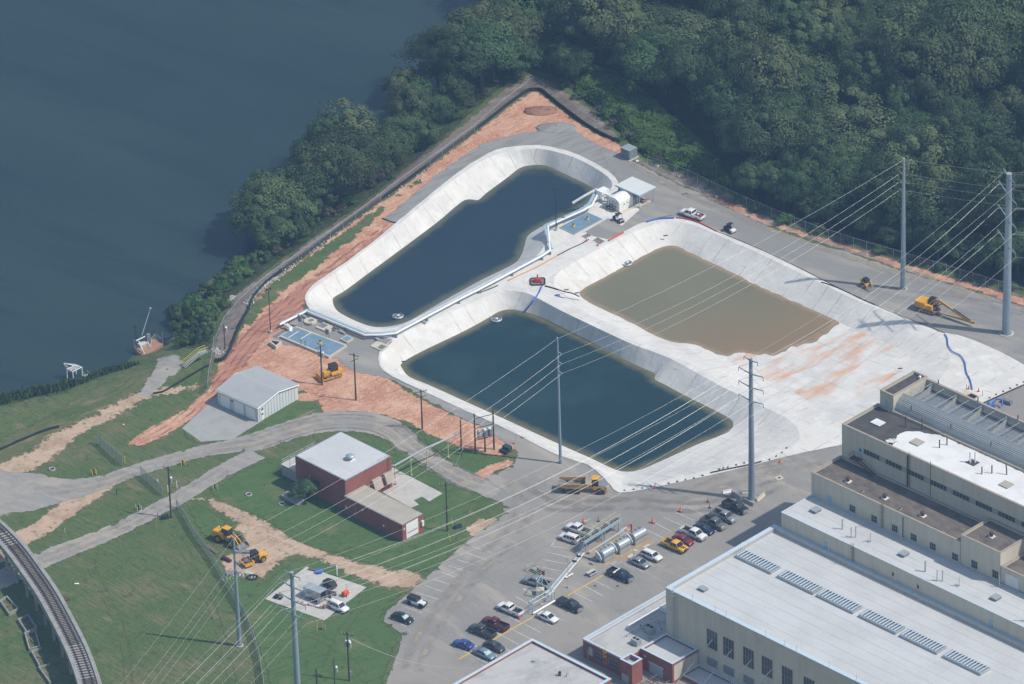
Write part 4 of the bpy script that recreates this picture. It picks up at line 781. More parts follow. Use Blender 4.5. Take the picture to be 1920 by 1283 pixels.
ladder(hv, 6.3, 0, 1.0, 4.3, mat=m_yel)
def ac(t, x, y, z, w, d, h, nf=2, mat=None):
    c = MB().bb(x, y, z, x + w, y + d, z + h); c.bb(x - .05, y - .05, z - .02, x + w + .05, y + d + .05, z + .12); o = c.build('air_conditioner', mat or m_galvd, t, bevel=.03)
    for i in range(nf):
        f = MB().cyl((x + w * (i + .5) / nf, y + d / 2, z + h), (x + w * (i + .5) / nf, y + d / 2, z + h + .12), min(w / nf, d) * .38, n=14).build('fan', m_dark, o)
m_acg = M('grey_green_ac_casing', (0.34, 0.37, 0.36), 0.6, [((0.26, 0.28, 0.28), 1.2, 0.45, 0.7, 0.7)])
ac(hv, 7.0, 16.6, 4.15, 2.6, 1.6, 1.2, 2, m_acg); ac(hv, 7.0, 10.2, 4.15, 1.9, 1.4, 1.3, 2, m_acg); ac(hv, 8.1, 5.2, 4.15, 1.7, 1.4, 1.2, 2, m_acg)
MB().bb(4.0, 18.0, 4.1, 5.9, 20.6, 5.2).build('duct_box', m_white, hv)
MB().tube([(3.8, 9.0, 4.2), (3.8, 9.0, 4.65), (3.9, 17.8, 4.75)], .22, 8).build('duct', m_white, hv); MB().tube([(5.0, 20.7, 4.7), (5.2, 30, 4.7)], .28, 8).build('duct', m_white, hv)
m = MB()
for i in range(22): m.bb(*(lambda a, b: (a, b, 4.053, a + .14, b + .14, 4.2))(rnd.uniform(4.5, 10.4), rnd.uniform(5, 19)))
m.build('pipe_support', m_dark, hv)
m = MB(); m.tube([(6.0, 8, 4.22), (6.2, 15, 4.22), (9.0, 15.2, 4.22)], .03, 4); m.tube([(5.4, 6, 4.2), (5.4, 12.5, 4.2), (7, 12.7, 4.2)], .03, 4); m.build('conduit', m_rust, hv)
b2 = tower_thing('brick_loading_bay', 'brick loading bay with a pale roof and a roll up door', 'brick building', 109.25, -75.0)
block(b2, 0, 0, 8.6, 7.4, -6, 4.6, m_brick, m_roofw, m_coping, .45, .4, .08)
MB().bb(8.603, .4, .5, 8.66, 7.3, 4.0).build('beige_panel', m_beige, b2)
d = MB().bb(2.4, -.08, -2.5, 6.0, -.003, 2.3).build('roll_up_door', m_pblue, b2); MB().bb(2.2, -.12, 2.303, 6.2, -.003, 2.6).build('lintel', m_coping, b2)
window(b2, 1.2, 0, 3.3, .8, .5, 1, 1, glass=m_white, name='wall_light'); ladder(b2, 8.66, 3.2, .6, 4.6, nrm=(1, 0), cage=False, mat=m_tan)
tw = tower_thing('brick_stair_tower', 'small square brick tower with a hollow top in front of the brick office', 'brick tower', 109.4, -81.0)
block(tw, 0, 0, 3.2, 2.95, -6, 5.0, m_brick, m_roofg, m_coping, 1.0, .35, .08)
m = MB()
for i in range(9): m.bb(.38, .5 + i * .24, 4.1, .42, .56 + i * .24, 5.0); m.bb(.5 + i * .28, 2.53, 4.1, .56 + i * .28, 2.57, 5.0)
m.build('parapet_rib', m_coping, tw)
window(tw, 1.3, 0, 0.4, 1.8, 3.2, 2, 1, glass=m_pblue, name='door')
lw = tower_thing('brick_lower_wing', 'low brick wing with a pale roof below the tall hall windows', 'brick building', 117.95, -72.5)
block(lw, 0, 0, 60, 4.9, -8, 1.0, m_brick, m_roofw, m_coping, .4, .35, .08)
rf = tower_thing('grey_roofed_building', 'flat grey roofed brick building at the bottom edge of the picture', 'brick building', 90.9, -118.0)
block(rf, 0, 0, 21.6, 31.2, 0, 4.5, m_brick, m_roofg, m_coping, .5, .55, .09)
v = MB().cyl((12.8, 25.8, 4.02), (12.8, 25.8, 4.8), .28, n=10).build('roof_vent', m_rust, rf); MB().cyl((12.8, 25.8, 4.803), (12.8, 25.8, 4.9), .33, n=10).build('cap', m_dark, v)
MB().tube([(14.0, 26.5, 4.03), (14.0, 26.5, 4.7), (14.5, 26.7, 4.75)], .12, 7).build('gooseneck_vent', m_galv, rf)
hatch(rf, 5.5, 26.0, 4.03, .5, .5, .2)
# timber framework in front of the loading bay
fr = tower_thing('pipe_frame', 'weathered pipe framework standing in front of the brick loading bay', 'framework', 115.0, -80.5, -3)
m = MB()
for x in (0, 3.2, 6.4):
    for y in (0, 3.0): m.cyl((x, y, -3), (x, y, 4.6), .1, n=6)
    m.cyl((x, -.8, 4.6), (x, 4.2, 4.6), .1, n=6)
m.build('post', m_wood, fr); m = MB()
for y in (0, 3.0): m.cyl((-1, y, 4.4), (8, y, 4.4), .1, n=6)
m.cyl((-1, 1.5, 5.0), (8, 1.5, 5.0), .1, n=6); m.build('rail', m_wood, fr)
sl_ = tower_thing('guy_wire_set', 'four taut guy rods running from the tall hall wall down to the low wing roof', 'guy rods', 117, -67.6)
for k in range(4):
    x = 4.8 + k * 5.2; m = MB(); m.cyl((x, .06, 8.6 - .1 * k), (x - 3.0, -8.0, .2), .05, n=5); m.cyl((x, .06, 8.6 - .1 * k), (x - 0.7, -1.9, 6.6), .12, n=6); m.build('guy_rod', m_galv, sl_)

# ------------------------------------------------------------------ brick pump house with annex
bh = tower_thing('brick_pump_house', 'red brick pump house with a pale flat roof in the middle of the lawn', 'brick building', 8.75, -72.9)
MB().bb(0, 0, 0, 15.0, 13.2, 7.4).build('wall', m_brick, bh)
MB().bb(-.05, -.05, 7.403, 15.05, 13.25, 7.46).build('coping', m_galvd, bh); MB().bb(.2, .2, 7.463, 14.8, 13.0, 7.50).build('roof', m_roofw, bh)
MB().bb(-.12, -.12, 0, 3.5, -.003, 1.9).build('stone_base', m_slabg, bh)
c = MB().lathe((9.7, 6.6, 7.5), [(.45, 0), (.45, .5), (.8, .55), (.95, .75), (.95, .95), (.6, 1.15), (.1, 1.22)], 18).build('roof_vent', m_galv, bh, True)
MB().bb(8.9, 5.9, 7.503, 10.5, 7.3, 7.6).build('curb', m_white, bh)
ladder(bh, 15.0, 12.4, .2, 7.6, nrm=(1, 0), mat=M('rust_brown_ladder', (.35, .17, .09), .7))
for y in (7.2, 10.6):
    m = MB(); m.add([(15.0, y, 2.0), (15.0, y + 2.4, 2.0), (16.3, y, 2.2), (16.3, y + 2.4, 2.2), (15.0, y, 4.3), (15.0, y + 2.4, 4.3), (15.5, y, 4.3), (15.5, y + 2.4, 4.3)], [(0, 1, 3, 2), (2, 3, 7, 6), (6, 7, 5, 4), (0, 2, 6, 4), (1, 5, 7, 3)])
    m.build('louvre_hood', m_tan, bh, recalc=True)
d = MB().bb(15.003, 4.4, .1, 15.06, 5.5, 2.3).build('door', m_galvd, bh); MB().bb(15.063, 4.55, .9, 15.1, 4.65, 1.2).build('handle', m_frame, bh)
for y in (9.2, 9.7, 10.2, 11.0, 11.6): MB().cyl((14.6, y + .6, 7.5), (14.6, y + .6, 8.1), .03, n=5).build('roof_anchor', m_galvd, bh)
m = MB(); m.tube([(4.2, -.15, 3.6), (4.2, -.15, 4.3), (4.5, -.2, 4.5)], .07, 6); m.build('wall_pipe', m_white, bh)
window(bh, 6.9, 0, 3.0, .7, .7, 1, 1)
MB().cyl((14.9, -.1, 0), (14.9, -.1, 7.2), .08, n=6).build('downpipe', m_galvd, bh)
an = tower_thing('brick_annex', 'long low brick annex with a tan roof and a white overhead door', 'brick building', 18.65, -77.6)
an.location = G(0, 0) * 0 + UVw(23.75, -73.6)
MB().bb(.02, 0, 0, 17.2, 6.0, 4.1).build('wall', m_brick, an)
MB().bb(-.0, -.05, 4.103, 17.25, 6.05, 4.17).build('coping', m_galvd, an); MB().bb(.2, .15, 4.173, 17.05, 5.85, 4.21).build('roof', m_tan, an)
d = MB().bb(17.203, 1.0, .5, 17.28, 4.4, 3.9).build('overhead_door', m_white, an)
m = MB()
for i in range(7): m.bb(17.283, 1.3 + i * .42, 1.5, 17.3, 1.6 + i * .42, 1.85)
m.build('door_window', m_glassl, d); MB().bb(17.203, .9, 0, 17.3, 4.5, .49).build('door_sill', M('brown_stained_sill', (.26, .17, .15), .9), an)
MB().cyl((3.6, -.12, 0), (3.6, -.12, 3.6), .06, n=6).build('downpipe', m_galv, an)
for x, z in ((5.4, 2.9), (11.5, 1.6), (.5, 1.6)): MB().bb(x, -.15, z, x + .35, -.003, z + .4).build('wall_lamp', m_white, an)
MB().bb(17.203, .3, 2.7, 17.32, .6, 3.3).build('sign_plate', m_slab, an); MB().bb(17.203, 5.3, 1.6, 17.6, 5.8, 2.8).build('wall_box', m_white, an)
# low equipment deck on the far left side of the pump house
dk = tower_thing('equipment_deck', 'raised concrete deck with thin lightning rods behind the brick pump house', 'deck', 8.7, -70.5)
dk.location = UVw(3.2, -71.8)
MB().bb(0, 0, 0, 5.4, 9.8, 2.6).build('deck_base', m_slabg, dk); MB().bb(-.15, -.15, 2.603, 5.45, 9.95, 2.72).build('deck_top', m_slab, dk)
MB().bb(2.0, 1.2, 2.723, 5.2, 5.2, 2.8).build('white_patch', m_roofw2, dk); MB().bb(.6, 6.0, 2.723, 4.5, 9.4, 2.8).build('tar_patch', m_roofd, dk)
for x, y in ((.1, .1), (.1, 4.8), (.1, 9.7), (2.8, 9.7), (5.2, 9.7), (2.5, .1), (5.0, 3.2), (1.5, 7.5)): MB().cyl((x, y, 2.72), (x, y, 7.2 if (x + y) % 2 > .6 else 5.4), .05, n=5).build('lightning_rod', m_galv, dk)
m = MB(); m.tube([(0, 0, 3.7), (0, 9.8, 3.7), (5.3, 9.8, 3.7)], .03, 4); m.tube([(0, 0, 3.2), (0, 9.8, 3.2)], .03, 4); m.build('rail', m_galv, dk)
dd = thing('concrete_drain_box', 'low concrete box with a white pipe beside the bush at the brick wall', 'drain box', UVw(9.5, -77.0), YAW)
MB().bb(0, -1.2, 0, 5, .9, .7).build('box', m_slabg, dd); MB().bb(.4, -.8, .703, 2.4, .5, .73).build('opening', m_roofd, dd); MB().tube([(3.0, .2, 1.0), (4.4, 3.0, 2.6)], .22, 8).build('pipe', m_white, dd)

# ------------------------------------------------------------------ grey metal garage
def garage():
    fl = G(409, 758.5, 0); fr_ = G(484.5, 792, 0); rr = G(560, 749, 0)
    ex = (fr_ - fl); ex.z = 0; W = ex.length; ex.normalize(); ey = Vector((-ex.y, ex.x, 0)); L = (rr - fr_).dot(ey)
    t = thing('metal_garage', 'light grey metal garage with three roll up doors and a low gable roof', 'garage', fl, atan2(ex.y, ex.x))
    h, rg = 3.6, .95
    wall = MB(); m_sid = M('pale_metal_siding', (.60, .63, .63), .5, [((.52, .55, .56), 1.5, .45, .7, .7, (3, 3, .05))])
    # ridge runs along x: gables on the side walls
    for x in (0.0, W): 
        o = 1 if x else -1; wall.add([(x, 0, 0), (x, L, 0), (x, L, h), (x, L / 2, h + rg), (x, 0, h), (x - o * .12, 0, 0), (x - o * .12, L, 0), (x - o * .12, L, h), (x - o * .12, L / 2, h + rg), (x - o * .12, 0, h)], [(0, 1, 2, 3, 4) if o > 0 else (4, 3, 2, 1, 0), (5, 6, 7, 8, 9) if o < 0 else (9, 8, 7, 6, 5), (0, 4, 9, 5), (1, 6, 7, 2), (4, 3, 8, 9), (3, 2, 7, 8)])
    wall.bb(.12, 0, 0, W - .12, .12, h); wall.bb(.12, L - .12, 0, W - .12, L, h); wall.build('wall', m_sid, t, recalc=True)
    r = MB(); e = .25
    for s in (0, 1):
        y0, y1 = (-e, L / 2) if s == 0 else (L + e, L / 2); z0 = h - rg * e / (L / 2)
        r.add([(-e, y0, z0 + .05), (W + e, y0, z0 + .05), (W + e, y1, h + rg + .05), (-e, y1, h + rg + .05), (-e, y0, z0 + .2), (W + e, y0, z0 + .2), (W + e, y1, h + rg + .2), (-e, y1, h + rg + .2)], [(0, 3, 2, 1), (4, 5, 6, 7), (0, 1, 5, 4), (1, 2, 6, 5), (2, 3, 7, 6), (3, 0, 4, 7)])
    rf_ = r.build('roof', M('grey_metal_roof', (.40, .41, .41), .55, [((.36, .37, .37), .3, .4, .65, .8), ((.31, .32, .32), 2, .55, .7, .5, (3, .1, 1))], metal=.1), t, recalc=True)
    g = MB(); g.tube([(W + e + .03, -e, h - .1), (W + e + .03, L / 2, h + rg + .12), (W + e + .03, L + e, h - .1)], .13, 5); g.tube([(-e - .03, -e, h - .1), (-e - .03, L / 2, h + rg + .12), (-e - .03, L + e, h - .1)], .13, 5); g.tube([(-e, -e - .05, h - .05), (W + e, -e - .05, h - .05)], .12, 5); g.build('gutter', m_white, t)
    m = MB()
    for i in range(int(L / .9)): m.bb(W + .003, .45 + i * .9, .1, W + .05, .53 + i * .9, h + .2 + rg * (1 - abs(.45 + i * .9 - L / 2) / (L / 2)) - .3)
    m.build('siding_rib', M('siding_rib_grey', (.42, .45, .46), .5), t)
    for cx_ in (W * .19, W * .53, W * .82):
        d_ = MB().bb(cx_ - 1.35, -.06, .02, cx_ + 1.35, -.003, 2.9).build('roll_up_door', m_white, t)
        f = MB(); f.bb(cx_ - 1.55, -.1, 0, cx_ - 1.353, -.003, 3.1); f.bb(cx_ + 1.353, -.1, 0, cx_ + 1.55, -.003, 3.1); f.bb(cx_ - 1.353, -.1, 2.903, cx_ + 1.353, -.003, 3.1); f.build('door_frame', m_sid, d_)
    MB().bb(W * .345, -.15, 2.2, W * .345 + .5, -.003, 2.6).build('wall_lamp', m_galvd, t)
    d_ = MB().bb(W + .053, .9, .05, W + .1, 1.7, 2.2).build('door', m_white, t); MB().bb(W + .103, 1.0, 1.3, W + .12, 1.5, 1.7).build('pane', m_glass, d_)
    MB().bb(W + .053, 1.1, 2.6, W + .2, 1.5, 2.9).build('wall_lamp', m_galvd, t)
garage()
# ------------------------------------------------------------------ cars and pickups
def paint(name, col, metal=0.25, rough=0.32):
    return M('paint_' + name, col, rough, [(tuple(min(1, x * .88 + .01) for x in col), 1.2, 0.45, 0.75, 0.5)], metal=metal, coat=0.5, spec=0.5)
P = {'white': paint('white', (.74, .74, .73), 0), 'black': paint('black', (.020, .022, .026)), 'dark_grey': paint('dark_grey', (.060, .068, .075)), 'silver': paint('silver', (.36, .38, .39), .5), 'light_blue': paint('light_blue', (.22, .31, .38), .4),
     'blue': paint('blue', (.025, .075, .34)), 'navy': paint('navy', (.014, .026, .065)), 'maroon': paint('maroon', (.14, .014, .020)), 'red': paint('red', (.27, .020, .035)), 'yellow': paint('yellow', (.78, .40, .02), 0), 'pewter': paint('pewter', (.19, .20, .19), .4)}
m_tyre = m_black
m_rim = M('alloy_rim', (.34, .34, .34), .35, metal=.5)
m_cglass = M('tinted_car_glass', (.018, .024, .030), .08, [((.03, .04, .045), 1, .45, .6, .6)], spec=.8)
m_pale_screen = M('pale_windscreen', (.45, .55, .53), .3, [((.3, .38, .38), 1, .4, .6, .7)])  # pale colour for the windscreens of two sedans
m_lamp = M('headlamp_lens', (.62, .63, .62), .2); m_tail = M('tail_lamp', (.30, .012, .010), .3)
m_trim = M('black_plastic_trim', (.03, .03, .032), .6)
m_chrome = M('bright_trim', (.55, .56, .57), .25, metal=.7)

def ring(x, z0, z1, w, sh=.90, r=.13):
    return [Vector((x, y, z)) for y, z in ((-w * .90, z0), (-w, z0 + .16), (-w, z1 - r), (-w * sh, z1), (w * sh, z1), (w, z1 - r), (w, z0 + .16), (w * .90, z0))]
def wheels(t, xs, w, r=.37, tw=.24, rim=None, name='wheel'):
    for x in xs:
        for s in (-1, 1):
            y = s * (w - tw / 2 + .03)
            wh = MB().cyl((x, y - tw / 2, r), (x, y + tw / 2, r), r, n=16).build(name, m_tyre, t)
            yy = y + s * (tw / 2 + .004); MB().cyl((x, yy - .02 * s, r), (x, yy + .008 * s, r), r * .60, n=12).build('rim', rim or m_rim, wh)
def glasshouse(t, body_mat, secs, w, zb, zr, roofmat=None, pale_screen=False, pillars=()):
    """secs = x of: windscreen base, windscreen top, rear glass top, rear glass base"""
    a, b, c, d = secs; wt = w * .80; wb = w * .95
    g = MB(); g.add([(a, -wb, zb), (a, wb, zb), (b, wt, zr), (b, -wt, zr), (c, wt, zr), (c, -wt, zr), (d, wb, zb), (d, -wb, zb)], [(0, 1, 2, 3), (3, 2, 4, 5), (5, 4, 6, 7), (1, 6, 4, 2), (0, 3, 5, 7), (0, 7, 6, 1)])
    g.build('side_window', m_cglass, t, recalc=True)
    ws = MB(); e = .015
    f0 = .08; P0 = Vector((a, 0, zb)); P1 = Vector((b, 0, zr)); nrm = Vector((zr - zb, 0, a - b)).normalized() * e
    q = [P0.lerp(P1, f0) + nrm, P0.lerp(P1, .92) + nrm]
    ws.add([(q[0].x, -wb * .90, q[0].z), (q[0].x, wb * .90, q[0].z), (q[1].x, wt * .9, q[1].z), (q[1].x, -wt * .9, q[1].z)], [(0, 1, 2, 3)]); ws.build('windscreen', m_pale_screen if pale_screen else m_cglass, t)
    r = MB(); r.loft([[Vector((x, y, z)) for y, z in ((-wt * k, zr - .02), (-wt * k * .92, zr + .06 * h), (wt * k * .92, zr + .06 * h), (wt * k, zr - .02))] for x, k, h in ((b + .06, 1.02, .3), (b - .15, 1.05, 1), ((b + c) / 2, 1.05, 1.2), (c + .15, 1.05, 1), (c - .06, 1.02, .3))]); r.build('roof', roofmat or body_mat, t, True)
    for s in (-1, 1):
        for (x0, z0, y0, x1, z1, y1) in ((a, zb, wb, b, zr, wt), (d, zb, wb, c, zr, wt)): MB().cyl((x0, s * y0, z0), (x1, s * y1, z1), .055, n=5).build('pillar', body_mat, t)
        for x in pillars: MB().cyl((x, s * wb, zb), (x, s * wt, zr), .05, n=5).build('pillar', body_mat, t)
def lights(t, L, w, zf, zr, bm=None, fx=None):
    for s in (-1, 1):
        MB().box((L / 2 - .10, s * w * .74, zf), (.16, w * .34, .17)).build('headlight', m_lamp, t)
        MB().box((-L / 2 + .06, s * w * .84, zr), (.12, .18, .22)).build('tail_light', m_tail, t)
def car(t, mat, L=4.8, W=1.84, H=1.45, kind='sedan', pale_screen=False, roofmat=None):
    w = W / 2; h = L / 2
    if kind == 'sedan': zb, top = .92, [(h, .38, .66, .72), (h - .12, .28, .76, .90), (h - .6, .24, .84, .98), (h - 1.35, .22, .95, 1), (0, .22, .97, 1), (-h + 1.0, .22, .99, 1), (-h + .5, .24, .98, .97), (-h + .1, .3, .95, .88), (-h, .42, .80, .74)]; gs = (h - 1.20, h - 2.05, -h + 1.45, -h + .62)
    elif kind == 'suv': zb, top = 1.02, [(h, .42, .75, .78), (h - .12, .32, .90, .93), (h - .5, .26, .98, .99), (h - 1.15, .26, 1.05, 1), (0, .26, 1.06, 1), (-h + .5, .26, 1.08, 1), (-h + .08, .34, 1.04, .93), (-h, .45, .90, .84)]; gs = (h - 1.08, h - 1.75, -h + .45, -h + .12)
    else: zb, top = .9, []; gs = ()
    b = MB(); b.loft([ring(x, z0, z1, w * k) for x, z0, z1, k in top]); b.build('body', mat, t, True)
    glasshouse(t, mat, gs, w, zb, H - .05, roofmat, pale_screen, pillars=(.12, -h + 1.75) if kind == 'suv' else (-.15,))
    wheels(t, (h - .88, -h + .92), w, .34 if kind == 'sedan' else .37, .22); lights(t, L, w, .66 if kind == 'sedan' else .78, .80 if kind == 'sedan' else .95)
    MB().box((h - .02, 0, .45), (.08, w * 1.3, .2)).build('grille', m_trim, t)
    for s in (-1, 1): MB().box((gs[0] - .25, s * (w + .09), zb + .06), (.14, .18, .14)).build('wing_mirror', mat, t)
    if kind == 'suv':
        m = MB()
        for s in (-1, 1): m.cyl((gs[1] - .3, s * w * .70, H + .06), (gs[2] + .2, s * w * .70, H + .06), .025, n=4)
        m.build('roof_rail', m_trim, t)
def pickup(t, mat, L=5.85, W=1.98, H=1.88, crew=True, pale_screen=False, cover=False, toolbox=False, stripe=False, load=False, chrome=True):
    w = W / 2; h = L / 2; ce = -.45 if crew else .2      # rear of the cab
    b = MB(); b.loft([ring(x, z0, z1, w * k, .93, .1) for x, z0, z1, k in ((h, .50, .98, .86), (h - .1, .40, 1.08, .97), (h - .5, .38, 1.14, 1), (h - 1.35, .38, 1.18, 1), (ce, .38, 1.2, 1))]); b.build('body', mat, t, True)
    glasshouse(t, mat, (h - 1.30, h - 1.95, ce + .12, ce + .02), w, 1.17, H - .06, None, pale_screen, pillars=((h - 1.95 + ce) / 2,))
    bd = MB(); x0, x1, z0, z1 = -h, ce - .04, .48, 1.22
    bd.bb(x0, -w, z0, x1, -w + .09, z1); bd.bb(x0, w - .09, z0, x1, w, z1); bd.bb(x1 - .07, -w + .09, z0, x1, w - .09, z1); bd.bb(x0, -w + .09, z0, x0 + .08, w - .09, z1 - .03); bd.build('bed', mat, t)
    MB().bb(x0 + .083, -w + .093, .6, x1 - .073, w - .093, .72 if not cover else z1 - .02).build('bed_floor', m_trim, t)
    for s in (-1, 1): MB().bb(x0 + .6, s * (w - .32) - .12, .723, x0 + 1.3, s * (w - .32) + .12, .95).build('wheel_well', m_trim, t) if not cover else None
    wheels(t, (h - .98, -h + 1.22), w, .41, .27); lights(t, L, w, .92, 1.0)
    MB().box((h + .04, 0, .62), (.16, w * 1.85, .24)).build('bumper', m_chrome if chrome else m_trim, t); MB().box((-h - .05, 0, .58), (.14, w * 1.8, .2)).build('rear_bumper', m_chrome if chrome else m_trim, t)
    MB().box((h - .01, 0, .92), (.06, w * 1.05, .26)).build('grille', m_chrome if chrome else m_trim, t)
    for s in (-1, 1): MB().box((h - 1.55, s * (w + .12), 1.26), (.14, .2, .2)).build('wing_mirror', m_trim, t)
    if toolbox: MB().box((x1 - .45, 0, 1.32), (.4, W + .1, .14), rz=.0).build('toolbox', m_white, t)
    if stripe:
        for s in (-.22, .22): MB().box((h - .75, s, 1.185), (1.15, .26, .012), ry=.035).build('bonnet_stripe', m_trim, t)
    if load:
        MB().box((x0 + .8, .1, 1.0), (.7, .6, .5), rz=.3).build('red_cargo', m_red, t); MB().box((x0 + 1.5, -.2, .95), (.5, .5, .4), rz=-.2).build('white_cargo', m_white, t)
def placed(c, head, L1, z=0.75):
    """world position from a picture point at height z, heading from a picture direction"""
    p = G(*L1(*c), z); a = G(*L1(*c), 0); q = L1(c[0] + head[0], c[1] + head[1]); b = G(*q, 0)
    d = b - a
    return Vector((p.x, p.y, 0.078)), atan2(d.y, d.x)
L5 = lambda x, y: zx(x, y, 1020, 300, 4)
L6 = lambda x, y: zx(x, y, 400, 960, 3.973)
CARS = [  # kind, colour, centre, heading, frame, label, extras
 ('jeep', 'white', (243, 668), (100, 36), L1, 'white two-door off-roader with a black hard top at the edge of the grass'),
 ('sedan', 'black', (138, 788), (100, 36), L1, 'black sedan parked at the grass edge below the white off-roader', dict(pale_screen=True)),
 ('sedan', 'blue', (590, 985), (-100, -34), L1, 'bright blue coupe at the lower end of the parking rows', dict(L=4.5)),
 ('sedan', 'light_blue', (750, 1055), (100, 46), L1, 'pale blue sedan straddling the yellow line beside the bright blue coupe', dict(pale_screen=True, L=5.0)),
 ('sedan', 'dark_grey', (822, 1000), (100, 42), L1, 'charcoal sedan between the pale blue sedan and the charcoal pickup', dict(L=4.7)),
 ('pickup', 'dark_grey', (733, 886), (-100, -42), L1, 'charcoal pickup with an open bed beside the maroon pickup', dict(chrome=False)),
 ('pickup', 'maroon', (830, 832), (-100, -40), L1, 'maroon pickup with an open black bed', dict(chrome=False)),
 ('pickup', 'white', (940, 722), (-100, -42), L1, 'white pickup with an open bed left of the pale blue frame', {}),
 ('pickup', 'silver', (1138, 520), (-100, -30), L1, 'silver pickup parked behind the pale blue frame', {}),
 ('sedan', 'white', (1220, 783), (100, 44), L1, 'white coupe with a dark sunroof below the pale blue frame', dict(L=4.7)),
 ('pickup', 'black', (1383, 690), (100, 46), L1, 'black pickup right of the pale blue frame', dict(cover=True)),
 ('pickup', 'navy', (1760, 467), (100, 44), L1, 'navy pickup with a white toolbox across its bed', dict(toolbox=True)),
 ('pickup', 'white', (1450, 128), (-100, -36), L1, 'white pickup half hidden by the yellow railed trough', {}),
 ('suv', 'white', (1380, 195), (-100, -34), L1, 'white SUV with roof rails beside the trough', dict(L=4.6)),
 ('sedan', 'silver', (798, 778), (100, 45), L2, 'silver sedan in front of the grey screen boxes', dict(L=4.7)),
 ('suv', 'white', (887, 728), (100, 42), L2, 'white hatchback SUV beside the silver sedan', dict(L=4.7, H=1.6)),
 ('pickup', 'yellow', (1060, 650), (100, 44), L2, 'yellow pickup with black bonnet stripes', dict(stripe=True, chrome=False)),
 ('sedan', 'red', (1125, 608), (100, 44), L2, 'dark red sedan between the yellow and the white pickup', dict(L=4.8)),
 ('pickup', 'white', (1200, 558), (100, 44), L2, 'white crew cab pickup beside the dark red sedan', dict(L=6.1)),
 ('sedan', 'navy', (1283, 525), (100, 44), L2, 'navy blue sedan between the white and the pewter pickup', dict(L=4.8)),
 ('pickup', 'pewter', (1352, 480), (100, 43), L2, 'pewter grey pickup in the row by the tall pole', {}),
 ('pickup', 'silver', (1428, 428), (100, 43), L2, 'silver crew cab pickup second from the concrete barriers', {}),
 ('pickup', 'black', (1515, 358), (100, 46), L2, 'black pickup next to the concrete barriers of the steel pole', dict(chrome=True)),
 ('suv', 'white', (930, 705), (100, 46), L6, 'white SUV parked by the open utility trailer', dict(L=4.8, H=1.75)),
 ('pickup', 'white', (1112, 405), (-100, -33), L5, 'white pickup carrying red cargo on the road by the wood', dict(load=True, L=6.0)),
]
def jeep(t, mat):
    b = MB(); b.bb(-1.9, -.78, .45, 1.0, .78, 1.10); b.bb(1.003, -.62, .55, 2.0, .62, 1.12, top=.95); b.build('body', mat, t, bevel=.05)
    MB().bb(-1.85, -.74, 1.103, .55, .74, 1.75, top=.94).build('side_window', m_cglass, t)
    MB().bb(-1.9, -.76, 1.753, .5, .76, 1.85, top=.95).build('hard_top', m_trim, t, bevel=.03)
    for s in (-1, 1):
        for x in (-1.85, -.6, .5): MB().box((x, s * .745, 1.42), (.1, .06, .66)).build('pillar', m_trim, t)
    m = MB()
    for s in (-1, 1): m.bb(1.0, s * .62, .85, 2.05, s * .92, 1.0); m.bb(-1.75, s * .78, .85, -.85, s * .95, 1.0)
    m.build('wheel_arch', m_trim, t); wheels(t, (1.5, -1.3), .92, .42, .28, m_trim); MB().bb(2.0, -.8, .5, 2.2, .8, .72).build('bumper', m_trim, t)
    for s in (-1, 1): MB().cyl((1.98, s * .42, .93), (2.04, s * .42, .93), .11, n=10).build('headlight', m_lamp, t)
    MB().cyl((-2.1, 0, 1.0), (-1.9, 0, 1.0), .38, n=14).build('spare_wheel', m_tyre, t)
for c in CARS:
    loc, rz = placed(c[2], c[3], c[4], .85 if c[0] in ('pickup', 'jeep') else .7)
    nm = {'pickup': 'pickup_truck', 'sedan': 'parked_car', 'suv': 'parked_car', 'jeep': 'off_road_car'}[c[0]]
    t = thing(nm, c[5], {'pickup': 'pickup truck', 'sedan': 'car', 'suv': 'SUV', 'jeep': 'off-roader'}[c[0]], loc, rz, 'cars and pickups parked on the site')
    k = c[6] if len(c) > 6 else {}
    if c[0] == 'pickup': pickup(t, P[c[1]], **k)
    elif c[0] == 'jeep': jeep(t, P['white'])
    else: car(t, P[c[1]], kind=c[0], **k) if 'H' in k else car(t, P[c[1]], kind=c[0], H=1.45 if c[0] == 'sedan' else 1.68, **k)

# ------------------------------------------------------------------ site machines
m_cat = M('machine_yellow', (.68, .34, .03), .5, [((.50, .25, .04), 1.5, .45, .7, .7), ((.30, .18, .08), 2.5, .62, .78, .6)])
m_catd = M('dusty_machine_yellow', (.50, .31, .11), .7, [((.38, .24, .10), 1.5, .45, .7, .8)])
m_track = M('muddy_steel_track', (.17, .12, .105), .9, [((.10, .075, .065), 3, .4, .65, .8)])
m_bucket = M('worn_bucket_steel', (.24, .24, .235), .6, [((.13, .13, .13), 1.5, .42, .66, .8)], metal=.2)
def big_wheels(t, xs, w, r, tw, rim=None):
    for x in xs:
        for s in (-1, 1):
            y = s * (w - tw / 2); b = MB().lathe((0, 0, 0), [(r * .86, -tw / 2), (r, -tw / 2 + .1), (r, tw / 2 - .1), (r * .86, tw / 2)], 20)
            b.v = [(x + v[0], y + v[2], r + v[1]) for v in b.v]; wh = b.build('wheel', m_tyre, t, recalc=True)
            yy = y + s * tw / 2; MB().cyl((x, yy - .06 * s, r), (x, yy + .02 * s, r), r * .52, n=14).build('rim', rim or m_cat, wh)
            MB().cyl((x, yy + .02 * s, r), (x, yy + .08 * s, r), r * .2, n=8).build('hub', m_trim, wh)
